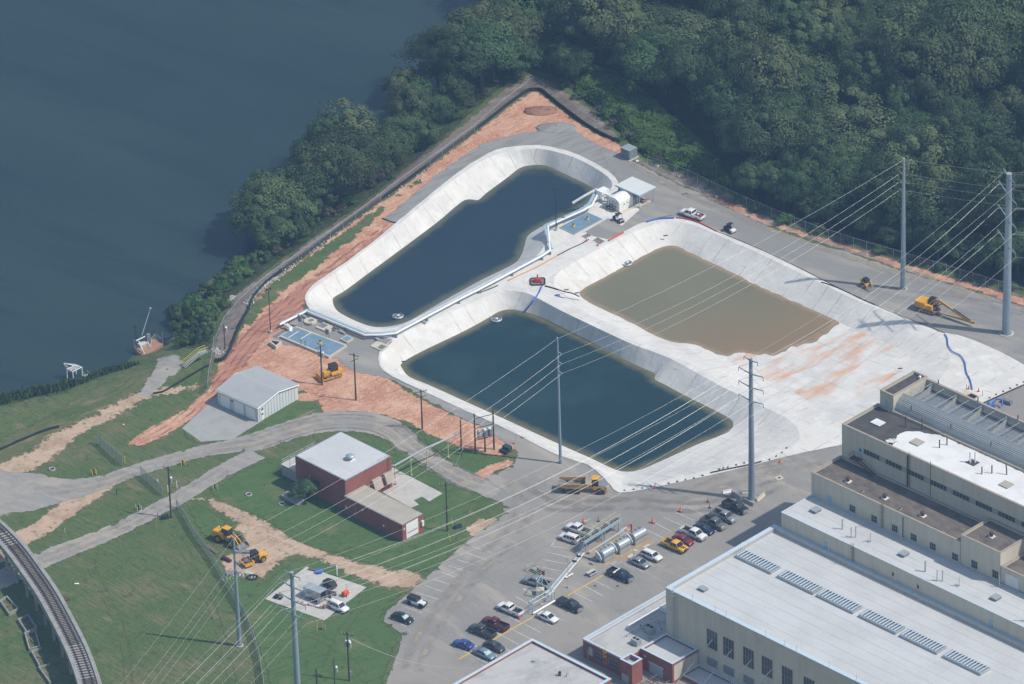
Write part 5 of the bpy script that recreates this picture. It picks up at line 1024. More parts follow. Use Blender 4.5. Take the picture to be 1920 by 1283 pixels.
def track(t, cx, y, L, h, w, mat=None):
    r = h / 2; pr = []
    for a in range(9): th = pi / 2 - pi * a / 8; pr.append((cx + L / 2 - r + cos(th) * r, r + sin(th) * r))
    for a in range(9): th = -pi / 2 - pi * a / 8; pr.append((cx - L / 2 + r + cos(th) * r, r + sin(th) * r))
    tr = MB().side(pr, y - w / 2, y + w / 2).build('track', mat or m_track, t, recalc=True)
    for i in range(5): MB().cyl((cx - L / 2 + r + (L - 2 * r) * i / 4, y - w / 2 - .03, r), (cx - L / 2 + r + (L - 2 * r) * i / 4, y + w / 2 + .03, r), r * .5, n=9).build('track_roller', m_catd, tr)
def cabin(t, x0, x1, w, z0, z1, fm, roof=None, y=0, taper=.92):
    c = MB().box(((x0 + x1) / 2, y, (z0 + z1) / 2), (x1 - x0 - .08, w - .08, z1 - z0), top=taper).build('cab_glass', m_cglass, t)
    m = MB(); a = (x1 - x0) / 2; cx_ = (x0 + x1) / 2
    for sx in (-1, 1):
        for s in (-1, 1): m.cyl((cx_ + sx * a * .98, y + s * w / 2 * .98, z0), (cx_ + sx * a * taper, y + s * w / 2 * taper, z1), .07, n=5)
    m.build('cab_frame', fm, t)
    MB().box((cx_, y, z1 + .07), ((x1 - x0) * 1.02, w * 1.0, .14)).build('cab_roof', roof or fm, t, bevel=.04)
# wheel loader
loc, rz = placed((112, 180), (110, 45), L6, 1.6); ld = thing('wheel_loader', 'yellow wheel loader with a grey bucket resting on the dirt yard', 'wheel loader', loc, rz)
m = MB(); m.loft([ring(x, z0, z1, k, .9, .15) for x, z0, z1, k in ((-3.6, 1.1, 2.0, 1.0), (-3.3, .9, 2.35, 1.15), (-1.2, .9, 2.45, 1.15), (-.6, .9, 2.3, 1.1))]); m.build('engine_hood', m_cat, ld)
MB().bb(-3.75, -1.2, .8, -3.3, 1.2, 1.6).build('counterweight', m_cat, ld, bevel=.05)
MB().bb(-.6, -.6, .9, 1.9, .6, 1.6).build('front_frame', m_cat, ld); cabin(ld, -1.1, .5, 1.5, 1.9, 3.35, m_trim, m_cat)
big_wheels(ld, (1.75, -1.75), 1.45, .85, .62)
m = MB()
for s in (-.45, .45): m.side([(.9, 1.9), (1.4, 2.2), (2.6, 1.5), (3.3, .55), (3.0, .4), (2.2, 1.1), (1.0, 1.6)], s - .1, s + .1)
m.build('lift_arm', m_cat, ld, recalc=True)
m = MB(); pr = [(3.1, .9), (3.0, .5), (3.2, .12), (3.6, .04), (4.5, .04), (4.5, .09), (3.65, .12), (3.3, .25), (3.15, .5), (3.22, .9)]; m.side(pr, -1.5, 1.5)
for s in (-1.5, 1.42): m.side([(3.1, .95), (3.0, .4), (3.4, .04), (4.5, .04), (3.9, .75)], s, s + .08)
m.build('bucket', m_bucket, ld, recalc=True); MB().cyl((-2.3, .4, 2.4), (-2.3, .4, 3.1), .09, n=8).build('exhaust', m_trim, ld)
for s in (-1, 1): MB().bb(1.15, s * 1.1 - .3, 1.72, 2.4, s * 1.1 + .3, 1.8).build('mudguard', m_trim, ld); MB().cyl((.6, s * .9, 1.9), (.62, s * .9, 2.1), .12, n=8).build('headlight', m_lamp, ld)
# soil compactor
loc, rz = placed((300, 345), (-110, 40), L6, 1.2); ro_ = thing('soil_compactor', 'yellow roller with a smooth drum and a dark canopy behind the wheel loader', 'road roller', loc, rz)
MB().cyl((1.7, -1.05, .75), (1.7, 1.05, .75), .75, n=22).build('drum', m_track, ro_)
m = MB(); m.bb(.7, -1.3, .5, 2.7, -1.08, 1.1); m.bb(.7, 1.08, .5, 2.7, 1.3, 1.1); m.bb(2.5, -1.08, .6, 2.7, 1.08, 1.05); m.bb(.5, -1.3, .6, .8, 1.3, 1.2); m.build('drum_frame', m_cat, ro_)
m = MB(); m.loft([ring(x, z0, z1, k, .88, .18) for x, z0, z1, k in ((-3.0, .9, 1.5, .75), (-2.6, .7, 1.75, .9), (-1.4, .7, 1.9, .9), (-.9, .7, 1.8, .9))]); m.build('engine_hood', m_cat, ro_)
MB().bb(-.9, -.8, .7, .5, .8, 1.3).build('platform', m_trim, ro_); cabin(ro_, -.85, .4, 1.4, 1.3, 2.7, m_trim, m_trim); big_wheels(ro_, (-1.7,), 1.15, .72, .5)
# bulldozer on the clay bank
L4d = lambda x, y: zx(x, y, 380, 500, 4)
loc, rz = placed((965, 795), (-100, 30), L4d, 1.1); bz = thing('bulldozer', 'yellow bulldozer with a dark cab on the red clay bank behind a wooden pole', 'bulldozer', loc, rz)
for s in (-1, 1): track(bz, 0, s * 1.0, 3.8, .95, .55)
m = MB(); m.loft([ring(x, z0, z1, k, .9, .12) for x, z0, z1, k in ((2.1, .6, 1.5, .55), (2.0, .5, 1.75, .6), (.4, .5, 1.9, .65))]); m.build('engine_hood', m_cat, bz)
MB().bb(-1.9, -.75, .6, .4, .75, 1.5).build('body', m_cat, bz); cabin(bz, -1.3, .4, 1.4, 1.5, 2.9, m_trim, m_trim)
m = MB(); m.side([(2.9, .1), (3.1, .1), (2.85, .7), (2.95, 1.25), (2.8, 1.3), (2.65, .7)], -1.6, 1.6); m.build('blade', m_cat, bz, recalc=True)
m = MB()
for s in (-1.35, 1.35): m.bb(.2, s - .08, .4, 2.8, s + .08, .6)
m.build('push_arm', m_cat, bz); MB().bb(-2.6, -.5, .5, -1.9, .5, 1.3).build('ripper', m_cat, bz)
for s in (-1, 1): MB().bb(-1.9, s * 1.0 - .3, 1.0, .5, s * 1.0 + .3, 1.4).build('fender', m_cat, bz)
# articulated dump truck
L8 = lambda x, y: zx(x, y, 960, 620, 4)
loc, rz = placed((532, 1160), (100, 3), L8, 1.5); dt = thing('articulated_dump_truck', 'yellow articulated dump truck with an empty grey bed at the apron corner', 'dump truck', loc, rz)
L = 10.4
m = MB(); m.side([(-5.1, 1.9), (-5.0, 2.35), (.55, 2.55), (.35, 1.35), (-3.6, 1.35)], -1.5, -1.4); m.side([(-5.1, 1.9), (-5.0, 2.35), (.55, 2.55), (.35, 1.35), (-3.6, 1.35)], 1.4, 1.5)
m.side([(.35, 1.35), (.45, 1.35), (.75, 3.2), (.6, 3.2)], -1.4, 1.4); m.side([(-5.1, 1.9), (-3.6, 1.35), (.35, 1.35), (.35, 1.45), (-3.6, 1.47), (-5.1, 2.02)], -1.3, 1.3); m.build('dump_body', m_catd, dt, recalc=True)
m = MB(); m.side([(-5.02, 2.05), (-3.6, 1.5), (.34, 1.48), (.34, 1.53), (-3.6, 1.55), (-5.02, 2.1)], -1.27, 1.27); m.build('bed_lining', m_bucket, dt, recalc=True)
m = MB()
for s in (-1.56, 1.503): m.bb(-5.0, s, 2.25, .5, s + .06, 2.42)
for x in (-4.2, -2.6, -1.0): m.bb(x, -1.56, 1.5, x + .12, -1.503, 2.24)
m.build('body_rail', m_catd, dt)
MB().bb(-4.6, -.5, .9, 3.0, .5, 1.3).build('frame', m_cat, dt)
m = MB(); m.loft([ring(x, z0, z1, k, .9, .15) for x, z0, z1, k in ((5.1, .9, 1.7, 1.1), (5.0, .8, 1.95, 1.2), (3.3, .8, 2.35, 1.2))]); m.build('bonnet', m_galvd, dt)
m = MB(); m.bb(4.6, -1.35, .7, 5.2, 1.35, 1.2); m.bb(2.2, -1.35, 1.15, 4.4, -1.22, 1.9); m.bb(2.2, 1.22, 1.15, 4.4, 1.35, 1.9); m.build('front_fender', m_cat, dt)
cabin(dt, 1.8, 3.4, 1.7, 1.5, 3.3, m_cat, m_cat); big_wheels(dt, (3.6, -1.3, -3.2), 1.4, .85, .62, m_track)
for s in (-1, 1): MB().box((5.2, s * .9, 1.35), (.06, .3, .2)).build('headlight', m_lamp, dt)
# long reach excavator
L9 = lambda x, y: zx(x, y, 1680, 530, 9.6)
pb, rz = placed((600, 430), (100, 30), L9, 1.2); ex = thing('long_reach_excavator', 'yellow long reach excavator with its boom folded to the ground by the steel pole', 'excavator', pb, rz)
for s in (-1, 1): track(ex, 0, s * 1.15, 4.2, .95, .6)
MB().bb(-1.2, -.85, .5, 1.2, .85, .95).build('undercarriage', m_track, ex)
m = MB(); m.prism([(-2.9, -1.1), (-2.6, -1.35), (-.2, -1.35), (1.4, -1.35), (1.4, -.6), (.1, -.5), (.1, 1.35), (-2.6, 1.35), (-2.9, 1.1)], 1.0, 1.5); m.prism([(-2.9, -1.1), (-2.6, -1.35), (-.5, -1.35), (-.5, 1.35), (-2.6, 1.35), (-2.9, 1.1)], 1.503, 2.35); m.build('upper_body', m_cat, ex)
MB().bb(-3.15, -1.0, 1.05, -2.9, 1.0, 2.2).build('counterweight', m_catd, ex); MB().bb(-.5, -1.3, 1.503, 1.3, -.6, 2.0).build('side_box', m_cat, ex)
cabin(ex, -.2, 1.5, 1.05, 1.503, 3.0, m_trim, m_trim, y=.8)
tip = G(*L9(1370, 760), .5) - pb; tip.rotate(Matrix.Rotation(-rz, 3, 'Z')); stk = G(*L9(810, 545), .6) - pb; stk.rotate(Matrix.Rotation(-rz, 3, 'Z'))
A = Vector((.9, .0, 1.7)); B_ = Vector((2.2, .0, 3.4)); Cc = Vector((tip.x, tip.y, .85))
def beam(m, a, b, w0, w1, th=.4):
    d = (b - a).normalized(); s = Vector((-d.y, d.x, 0)).normalized(); u = s.cross(d)
    if u.z < 0: u = -u
    m.loft([[p + s * (th / 2) * i + u * (ww / 2) * j for i, j in ((-1, -1), (1, -1), (1, 1), (-1, 1))] for p, ww in ((a, w0), (b, w1))])
m = MB(); beam(m, A, B_, .5, .75); beam(m, B_, Cc, .7, .35, .38); m.build('boom', m_catd, ex, recalc=True)
m = MB(); beam(m, Cc + Vector((.6, .1, .2)), Vector((stk.x, stk.y, .45)), .5, .3, .32); m.build('stick', m_catd, ex, recalc=True)
for a_, b_ in ((B_.lerp(Cc, .45) + Vector((0, 0, .4)), Cc + Vector((-.4, 0, .5))), ((1.3, .35, 1.4), B_.lerp(Cc, .15)), ((1.3, -.35, 1.4), B_.lerp(Cc, .15))): MB().cyl(a_, b_, .09, n=7).build('hydraulic_cylinder', m_trim, ex)
m = MB(); m.side([(stk.x - .9, .1), (stk.x - .1, .05), (stk.x + .2, .5), (stk.x - .2, .8), (stk.x - .9, .6)], stk.y - .5, stk.y + .5); m.build('bucket', m_bucket, ex, recalc=True)
# skid steer
L10 = lambda x, y: zx(x, y, 1440, 280, 4)
loc, rz = placed((735, 1005), (60, 42), L10, .9); ss = thing('skid_steer_loader', 'small yellow skid steer loader on the road near the first steel pole', 'skid steer', loc, rz)
for s in (-1, 1): track(ss, -.1, s * .75, 2.2, .75, .36)
MB().bb(-1.2, -.55, .4, .7, .55, 1.1).build('body', m_cat, ss, bevel=.05); cabin(ss, -.6, .7, 1.0, 1.1, 1.95, m_trim, m_trim)
m = MB()
for s in (-.65, .65): m.side([(-1.2, 1.5), (-1.2, 1.25), (.9, 1.0), (1.5, .35), (1.7, .4), (1.05, 1.2)], s - .07, s + .07)
m.build('lift_arm', m_cat, ss, recalc=True)
m = MB(); m.side([(1.5, .75), (1.45, .1), (2.35, .05), (2.35, .1), (1.6, .18), (1.6, .75)], -.95, .95); m.build('bucket', m_bucket, ss, recalc=True)
MB().bb(-1.35, -.5, .7, -1.2, .5, 1.3).build('engine_door', m_cat, ss)
# small utility vehicles
def utv(name, label, c, hd, Lf, body, seatm):
    loc, rz = placed(c, hd, Lf, .8); t = thing(name, label, 'utility vehicle', loc, rz)
    MB().bb(.5, -.68, .4, 1.45, .68, .95, top=.9).build('bonnet', body, t, bevel=.05); MB().bb(-1.4, -.7, .35, .5, .7, .6).build('floor', m_trim, t)
    m = MB(); m.bb(-1.45, -.7, .603, -.45, -.64, .95); m.bb(-1.45, .64, .603, -.45, .7, .95); m.bb(-1.45, -.64, .603, -1.39, .64, .95); m.bb(-.5, -.64, .603, -.45, .64, .95); m.build('cargo_box', m_trim, t)
    MB().bb(-.4, -.6, .603, 0, .6, .85).build('seat', seatm, t); MB().bb(-.45, -.6, .853, -.3, .6, 1.3).build('backrest', seatm, t)
    m = MB()
    for s in (-.62, .62): m.tube([(.65, s, .9), (.3, s, 1.8), (-.5, s, 1.85), (-.55, s, .6)], .035, 5)
    m.build('roll_cage', m_trim, t); MB().bb(-.6, -.66, 1.87, .35, .66, 1.93).build('roof', m_trim, t); wheels(t, (1.0, -.95), .72, .31, .24)
    for s in (-1, 1): MB().box((1.46, s * .45, .75), (.04, .2, .14)).build('headlight', m_lamp, t)
utv('utility_buggy', 'white and black two-seat buggy on the asphalt behind the basin', (1395, 515), (60, 34), L5, P['white'], m_trim)
utv('golf_cart', 'dark golf cart parked in front of the white pump shelter', (560, 440), (70, 50), L5, P['dark_grey'], m_white)
# box trailer with open door, generator, light tower at the slab
loc, rz = placed((770, 615), (100, 40), L6, 1.2)
bt_ = thing('equipment_trailer', 'grey enclosed trailer with its rear doors open on the concrete slab', 'trailer', loc, rz)
m = MB(); m.bb(-2.6, -1.05, .5, 1.8, -1.0, 2.5); m.bb(-2.6, 1.0, .5, 1.8, 1.05, 2.5); m.bb(-2.6, -1.0, .5, -2.55, 1.0, 2.5); m.bb(-2.55, -1.0, .5, 1.8, 1.0, .6); m.build('box', m_galv, bt_)
MB().bb(-2.65, -1.08, 2.503, 1.85, 1.08, 2.6).build('roof', m_galv, bt_); MB().bb(-.4, -.9, .603, 1.3, .9, 1.7).build('interior_load', m_dark, bt_)
MB().bb(1.85, 1.05, .55, 2.9, 1.1, 2.45).build('rear_door', m_bucket, bt_); MB().bb(1.8, -2.0, .55, 1.85, -1.09, 2.45).build('rear_door', m_bucket, bt_); wheels(bt_, (-.6, .25), 1.12, .36, .22)
m = MB()
for k in range(5): m.box((-1.5 + k * .32, -1.06, 1.65 - .03 * (k % 2)), (.2, .01, .45)); 
m.build('faded_lettering', M('faded_green_lettering', (.22, .30, .24), .8), bt_)
m = MB(); m.cyl((-2.6, 0, .55), (-4.0, 0, .55), .07, n=6); m.bb(-3.3, -.4, .6, -2.7, .4, 1.3); m.build('drawbar', m_trim, bt_)
loc, rz = placed((865, 530), (100, 50), L6, .9); gn = thing('diesel_pump_trailer', 'black diesel pump set under a tarpaulin behind the grey trailer', 'pump set', loc, rz)
m = MB(); m.loft([[Vector((x, y, z)) for y, z in ((-w, .3), (-w, h), (-w * .5, h + .25), (w * .5, h + .25), (w, h), (w, .3))] for x, w, h in ((-1.5, .6, .8), (-1.0, .9, 1.2), (.4, .95, 1.35), (1.2, .8, 1.0), (1.6, .7, .7))]); m.build('engine_cover', m_trim, gn, bevel=.05); wheels(gn, (0,), 1.05, .35, .2)
MB().tube([(1.2, .5, 1.1), (1.5, .6, 1.9), (1.6, .3, 2.1)], .06, 6).build('exhaust', m_bucket, gn)
loc, rz = placed((985, 605), (100, -60), L6, .7); lt_ = thing('orange_light_tower', 'small orange towable light tower beside the white SUV', 'light tower', loc, rz)
MB().bb(-.8, -.5, .4, .7, .5, 1.2, top=.85).build('housing', m_orange, lt_, bevel=.06); wheels(lt_, (-.1,), .62, .28, .16, m_white); MB().cyl((.3, 0, 1.2), (.3, 0, 2.6), .06, n=6).build('mast', m_galv, lt_); MB().cyl((.7, 0, .4), (1.6, 0, .4), .05, n=5).build('drawbar', m_white, lt_)
# ------------------------------------------------------------------ trees and bushes
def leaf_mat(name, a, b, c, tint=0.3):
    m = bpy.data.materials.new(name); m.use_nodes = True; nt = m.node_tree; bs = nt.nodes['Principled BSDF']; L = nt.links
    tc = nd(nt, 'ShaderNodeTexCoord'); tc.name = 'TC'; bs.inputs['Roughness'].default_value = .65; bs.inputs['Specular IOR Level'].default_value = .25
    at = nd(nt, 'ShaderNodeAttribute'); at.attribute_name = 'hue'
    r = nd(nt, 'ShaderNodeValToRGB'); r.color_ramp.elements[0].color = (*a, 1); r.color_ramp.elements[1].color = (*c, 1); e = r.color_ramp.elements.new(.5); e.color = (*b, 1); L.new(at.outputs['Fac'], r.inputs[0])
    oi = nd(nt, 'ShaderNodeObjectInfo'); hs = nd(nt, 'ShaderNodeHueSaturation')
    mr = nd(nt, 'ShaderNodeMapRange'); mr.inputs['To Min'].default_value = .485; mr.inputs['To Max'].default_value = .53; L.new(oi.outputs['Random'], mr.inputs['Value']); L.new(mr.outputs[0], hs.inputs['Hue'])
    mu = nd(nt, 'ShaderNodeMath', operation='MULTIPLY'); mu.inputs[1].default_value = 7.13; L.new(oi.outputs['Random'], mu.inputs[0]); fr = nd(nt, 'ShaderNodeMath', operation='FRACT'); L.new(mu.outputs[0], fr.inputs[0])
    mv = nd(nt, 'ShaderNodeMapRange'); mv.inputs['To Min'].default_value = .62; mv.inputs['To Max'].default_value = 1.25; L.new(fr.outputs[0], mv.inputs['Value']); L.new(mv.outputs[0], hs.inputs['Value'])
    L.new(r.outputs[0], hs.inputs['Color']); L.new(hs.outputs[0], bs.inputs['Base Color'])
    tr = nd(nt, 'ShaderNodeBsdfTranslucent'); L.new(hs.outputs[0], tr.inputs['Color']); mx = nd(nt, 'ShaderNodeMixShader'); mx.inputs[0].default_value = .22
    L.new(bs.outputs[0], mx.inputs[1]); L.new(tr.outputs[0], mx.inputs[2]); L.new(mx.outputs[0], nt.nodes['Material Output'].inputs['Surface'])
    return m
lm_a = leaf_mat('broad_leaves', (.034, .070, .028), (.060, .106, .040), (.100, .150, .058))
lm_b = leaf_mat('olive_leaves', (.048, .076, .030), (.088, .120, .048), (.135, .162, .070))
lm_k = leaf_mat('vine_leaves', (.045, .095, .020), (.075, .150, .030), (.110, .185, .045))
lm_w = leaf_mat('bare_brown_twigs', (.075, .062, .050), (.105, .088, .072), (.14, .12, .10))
m_bark = M('grey_brown_bark', (.10, .08, .06), .95, [((.06, .048, .038), 2, .45, .7, .8, (1, 1, .2))], bump=.4, bscale=3)
def crown_mesh(seed, R, H, z0, nclump, per, leaf, mat, flat=.8, dome=True):
    r = random.Random(seed); V = []; Fc = []; hue = []
    cl = []
    for i in range(nclump):
        # clumps over an uneven dome
        th = r.uniform(0, 2 * pi); u = r.uniform(-.25, 1) if dome else r.uniform(-.9, 1)
        rr = sqrt(max(0, 1 - max(0, u) ** 2)) * (1.0 if u > 0 else 1 + u * .5)
        k = r.uniform(.72, 1.06) * (1 + .22 * noise.noise(Vector((cos(th) * 1.3 + seed, sin(th) * 1.3, u * 1.5))))
        c = Vector((cos(th) * rr * R * k, sin(th) * rr * R * k, z0 + (u * .5 + .42) * H * (.8 + .2 * k)))
        cl.append((c, R * r.choice((.15, .24, .32, .42)) * r.uniform(.85, 1.15), r.uniform(0, 1)))
    for c, cr_, h in cl:
        for j in range(per):
            d = Vector((r.gauss(0, 1), r.gauss(0, 1), r.gauss(0, 1))); d.normalize()
            if d.z < -.35: d.z = -d.z
            p = c + Vector((d.x, d.y, d.z * flat)) * cr_ * r.uniform(.72, 1.08)
            cc_ = (p - Vector((0, 0, z0 + H * .35))).normalized(); n = (d * .9 + cc_ * .7 + Vector((r.uniform(-.4, .4), r.uniform(-.4, .4), r.uniform(-.2, .4)))).normalized(); a = n.orthogonal().normalized(); b = n.cross(a); t = r.uniform(0, pi); s = leaf * r.uniform(.6, 1.35)
            x = (a * cos(t) + b * sin(t)) * s; y = (b * cos(t) - a * sin(t)) * s * .62; o = len(V)
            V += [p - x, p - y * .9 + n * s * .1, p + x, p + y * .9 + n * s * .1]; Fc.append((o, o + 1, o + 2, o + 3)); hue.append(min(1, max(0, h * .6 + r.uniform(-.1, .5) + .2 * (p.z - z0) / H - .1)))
    me = bpy.data.meshes.new('crown'); me.from_pydata([tuple(v) for v in V], [], Fc); me.materials.append(mat)
    at = me.attributes.new('hue', 'FLOAT', 'FACE'); at.data.foreach_set('value', hue); me.update(); return me
def trunk_mesh(seed, R, H, z0):
    r = random.Random(seed + 99); m = MB(); h = z0 + H * .45; w = .18 + R * .03
    m.tube([(0, 0, -.6), (.1, 0, h * .4), (r.uniform(-.3, .3), r.uniform(-.3, .3), h)], w, 7)
    n = len(m.v); m.v = [(v[0] * (1.25 if i < 7 else .8 if i < 14 else .5), v[1] * (1.25 if i < 7 else .8 if i < 14 else .5), v[2]) for i, v in enumerate(m.v)]
    for k in range(6):
        a = 2 * pi * k / 6 + r.uniform(-.3, .3); z = h * r.uniform(.45, .95)
        m.cyl((0, 0, z), (cos(a) * R * .6, sin(a) * R * .6, z + H * r.uniform(.25, .45)), w * .45, .04, 5)
    me = bpy.data.meshes.new('trunk'); me.from_pydata(m.v, [], m.f); me.materials.append(m_bark); me.update(); return me
PROTO = []
for s, R, H, z0, mt in ((1, 4.8, 8.0, 3.5, lm_a), (2, 5.6, 8.5, 4.0, lm_b), (3, 4.0, 10.0, 4.0, lm_a), (4, 6.4, 8.0, 4.5, lm_a), (5, 3.6, 7.0, 2.0, lm_b), (6, 4.4, 7.5, 3.0, lm_a), (7, 5.4, 10.5, 4.2, lm_b), (8, 3.3, 6.0, 1.2, lm_a)):
    PROTO.append((crown_mesh(s, R, H, z0, int(20 + R * 6), 190, .22, mt), trunk_mesh(s, R, H, z0), R, H + z0))
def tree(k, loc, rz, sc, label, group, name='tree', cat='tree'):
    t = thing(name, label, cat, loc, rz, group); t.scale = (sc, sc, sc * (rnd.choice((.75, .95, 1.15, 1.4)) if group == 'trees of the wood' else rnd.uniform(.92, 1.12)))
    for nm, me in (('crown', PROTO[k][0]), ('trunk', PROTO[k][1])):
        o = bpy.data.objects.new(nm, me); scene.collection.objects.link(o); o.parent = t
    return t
def forest():
    edge = [T(x, y) for x, y in FOREST_EDGE]; ep = [(p.x, p.y) for p in edge]
    area = pxpoly([(975, 90)] + FOREST_EDGE[2:] + [(2060, -45), (1020, -45), (985, 0)], 1)
    kudzu = [(p.x, p.y) for p in (G(x, y) for x, y in [(1075, 172), (1100, 135), (1160, 140), (1215, 180), (1260, 222), (1310, 262), (1355, 310), (1375, 355), (1330, 338), (1260, 312), (1210, 295), (1165, 250), (1120, 205)])]
    r = random.Random(11); pts = []; tries = 0
    while tries < 90000 and len(pts) < 262:
        tries += 1; x = r.uniform(-5, 150); y = r.uniform(20, 290)
        if not inside((x, y), area) or inside((x, y), kudzu) or (dist_poly((x, y), kudzu) < 5 and y < 110): continue
        de = dist_poly((x, y), ep, False)
        if de < 2.2: continue
        md = 3.0 if de < 8 else 4.8 if de < 14 else 7.2
        if any((a - x) ** 2 + (b - y) ** 2 < md * md for a, b, _ in pts): continue
        pts.append((x, y, de))
    vis = {}
    for i, (x, y, de) in enumerate(pts):
        k = r.choice((4, 5, 7, 0)) if de < 9 else r.choice((0, 1, 2, 3, 3, 1, 5, 6))
        sc = r.uniform(.62, .85) if de < 9 else r.choice((.9, 1.05, 1.2, 1.4, 1.55)) * r.uniform(.93, 1.07)
        hue = 'olive green' if PROTO[k][0].materials[0] == lm_b else 'dark green'
        size = 'small' if de < 9 else 'tall' if sc > 1.12 else 'medium'
        where = 'near the river' if x < 20 else 'behind the green vine slope' if x < 55 else 'behind the right steel poles' if (x > 80 and y < 140) else 'deep in the wood'
        edge_ = 'at the edge of the wood ' if de < 9 else 'in the wood '
        tree(k, (x, y, 0), r.uniform(0, 6.28), sc, '%s %s broadleaf tree %s%s' % (size, hue, edge_, where if where != 'deep in the wood' else 'away from its edge'), 'trees of the wood')
    # kudzu slope: ground cover nobody could count
    m = MB(); hue = []
    kk = kudzu
    for i in range(70000):
        x = r.uniform(10, 55); y = r.uniform(40, 125)
        if not inside((x, y), kk): continue
        h = 1.2 + 2.4 * (noise.noise(Vector((x * .16, y * .16, 4))) + .5) + .7 * noise.noise(Vector((x * .6, y * .6, 1))); h = max(.2, h * min(1, dist_poly((x, y), kk) / 3 + .2))
        n = Vector((r.uniform(-.5, .5), r.uniform(-.6, .3), 1)).normalized(); a = n.orthogonal().normalized(); b = n.cross(a); t = r.uniform(0, pi); s = r.uniform(.18, .36)
        X = (a * cos(t) + b * sin(t)) * s; Y = (b * cos(t) - a * sin(t)) * s * .7; p = Vector((x, y, h + r.uniform(-.25, .1)))
        m.add([p - X, p - Y, p + X, p + Y], [(0, 1, 2, 3)]); hue.append(r.random())
    o = m.build('vine_cover', lm_k); a = o.data.attributes.new('hue', 'FLOAT', 'FACE'); a.data.foreach_set('value', hue); tag(o, 'bright green creeping vines over the slope at the edge of the wood', 'vines', kind='stuff')
    m = MB()
    st = 1.6; xs = [10 + st * i for i in range(30)]; ys = [40 + st * i for i in range(55)]; idx = {}
    for i, x in enumerate(xs):
        for j, y in enumerate(ys):
            if inside((x, y), kk): idx[i, j] = len(m.v); m.v.append((x, y, max(.0, (.9 + 2.4 * (noise.noise(Vector((x * .16, y * .16, 4))) + .5)) * min(1, dist_poly((x, y), kk) / 3 + .1) - .3)))
    for (i, j) in list(idx):
        q = [(i, j), (i + 1, j), (i + 1, j + 1), (i, j + 1)]
        if all(a in idx for a in q): m.f.append(tuple(idx[a] for a in q))
    tag(m.build('vine_mound', M('vine_undergrowth', (.035, .065, .02), .95)), kind='structure')
forest()
BANK = [(968, 150, 5, .75), (952, 128, 1, .95), (925, 150, 0, .95), (903, 172, 3, .9), (880, 148, 1, 1.05), (868, 196, 2, .85), (846, 182, 0, 1.0), (850, 218, 5, .8), (822, 170, 3, 1.05), (905, 128, 6, .8), (945, 98, 1, .95), (975, 68, 3, 1.0), (975, 100, 0, 1.0),
        (812, 250, 0, .8), (786, 232, 5, .9), (770, 262, 6, .8), (795, 275, 7, .9), (755, 292, 0, .85), (735, 318, 5, .85), (712, 330, 7, 1.0), (700, 305, 4, 1.0), (762, 205, 4, 1.1),
        (672, 352, 3, .85), (640, 378, 3, 1.0), (612, 392, 1, .95), (600, 360, 0, .95), (655, 330, 6, .9), (628, 345, 2, .95), (585, 412, 5, .9), (560, 432, 7, 1.0),
        (540, 428, 0, .95), (512, 448, 1, .95), (488, 462, 5, .95), (520, 470, 7, .9), (545, 455, 7, .8), (495, 432, 2, .8)]
ang = 0
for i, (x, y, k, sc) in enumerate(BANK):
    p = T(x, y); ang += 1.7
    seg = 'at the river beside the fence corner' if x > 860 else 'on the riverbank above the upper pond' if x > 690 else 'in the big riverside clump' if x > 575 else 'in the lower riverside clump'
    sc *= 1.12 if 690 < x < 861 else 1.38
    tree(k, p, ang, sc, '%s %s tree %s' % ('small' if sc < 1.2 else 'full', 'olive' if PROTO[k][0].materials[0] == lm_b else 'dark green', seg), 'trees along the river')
# shrubs and reeds along the bank
def shrub_me(seed, R, H, mat, per=60, n=16, leaf=.2): return crown_mesh(seed, R, H, 0.0, n, per, leaf, mat, .9, True)
SH = [shrub_me(31, 1.8, 2.6, lm_a), shrub_me(32, 1.4, 2.0, lm_b), shrub_me(33, 2.0, 2.2, lm_k), shrub_me(34, 1.7, 2.4, lm_w, 60, 14, .14)]
def shrub(k, loc, sc, label, group, cat='shrub', nm='shrub'):
    global ang
    ang += 2.1; t = thing(nm, label, cat, loc, ang, group); t.scale = (sc, sc, sc)
    o = bpy.data.objects.new('foliage', SH[k]); scene.collection.objects.link(o); o.parent = t
    s = MB(); s.cyl((0, 0, -.4), (.1, .05, .9), .09, .04, 5); s.build('stem', m_bark, t)
for k, (x, y, s) in enumerate([(352, 628, 1.5), (372, 605, 1.6), (345, 600, 1.6), (335, 612, 1.4), (388, 622, 1.3), (366, 585, 1.5), (392, 596, 1.3), (330, 590, 1.2), (380, 640, 1.0), (350, 645, 1.1)]):
    shrub((0, 2, 0, 1)[k % 4], T(x, y), s, 'large shrub in the clump at the bend of the river by the yellow stairs', 'shrubs in the clump by the yellow stairs')
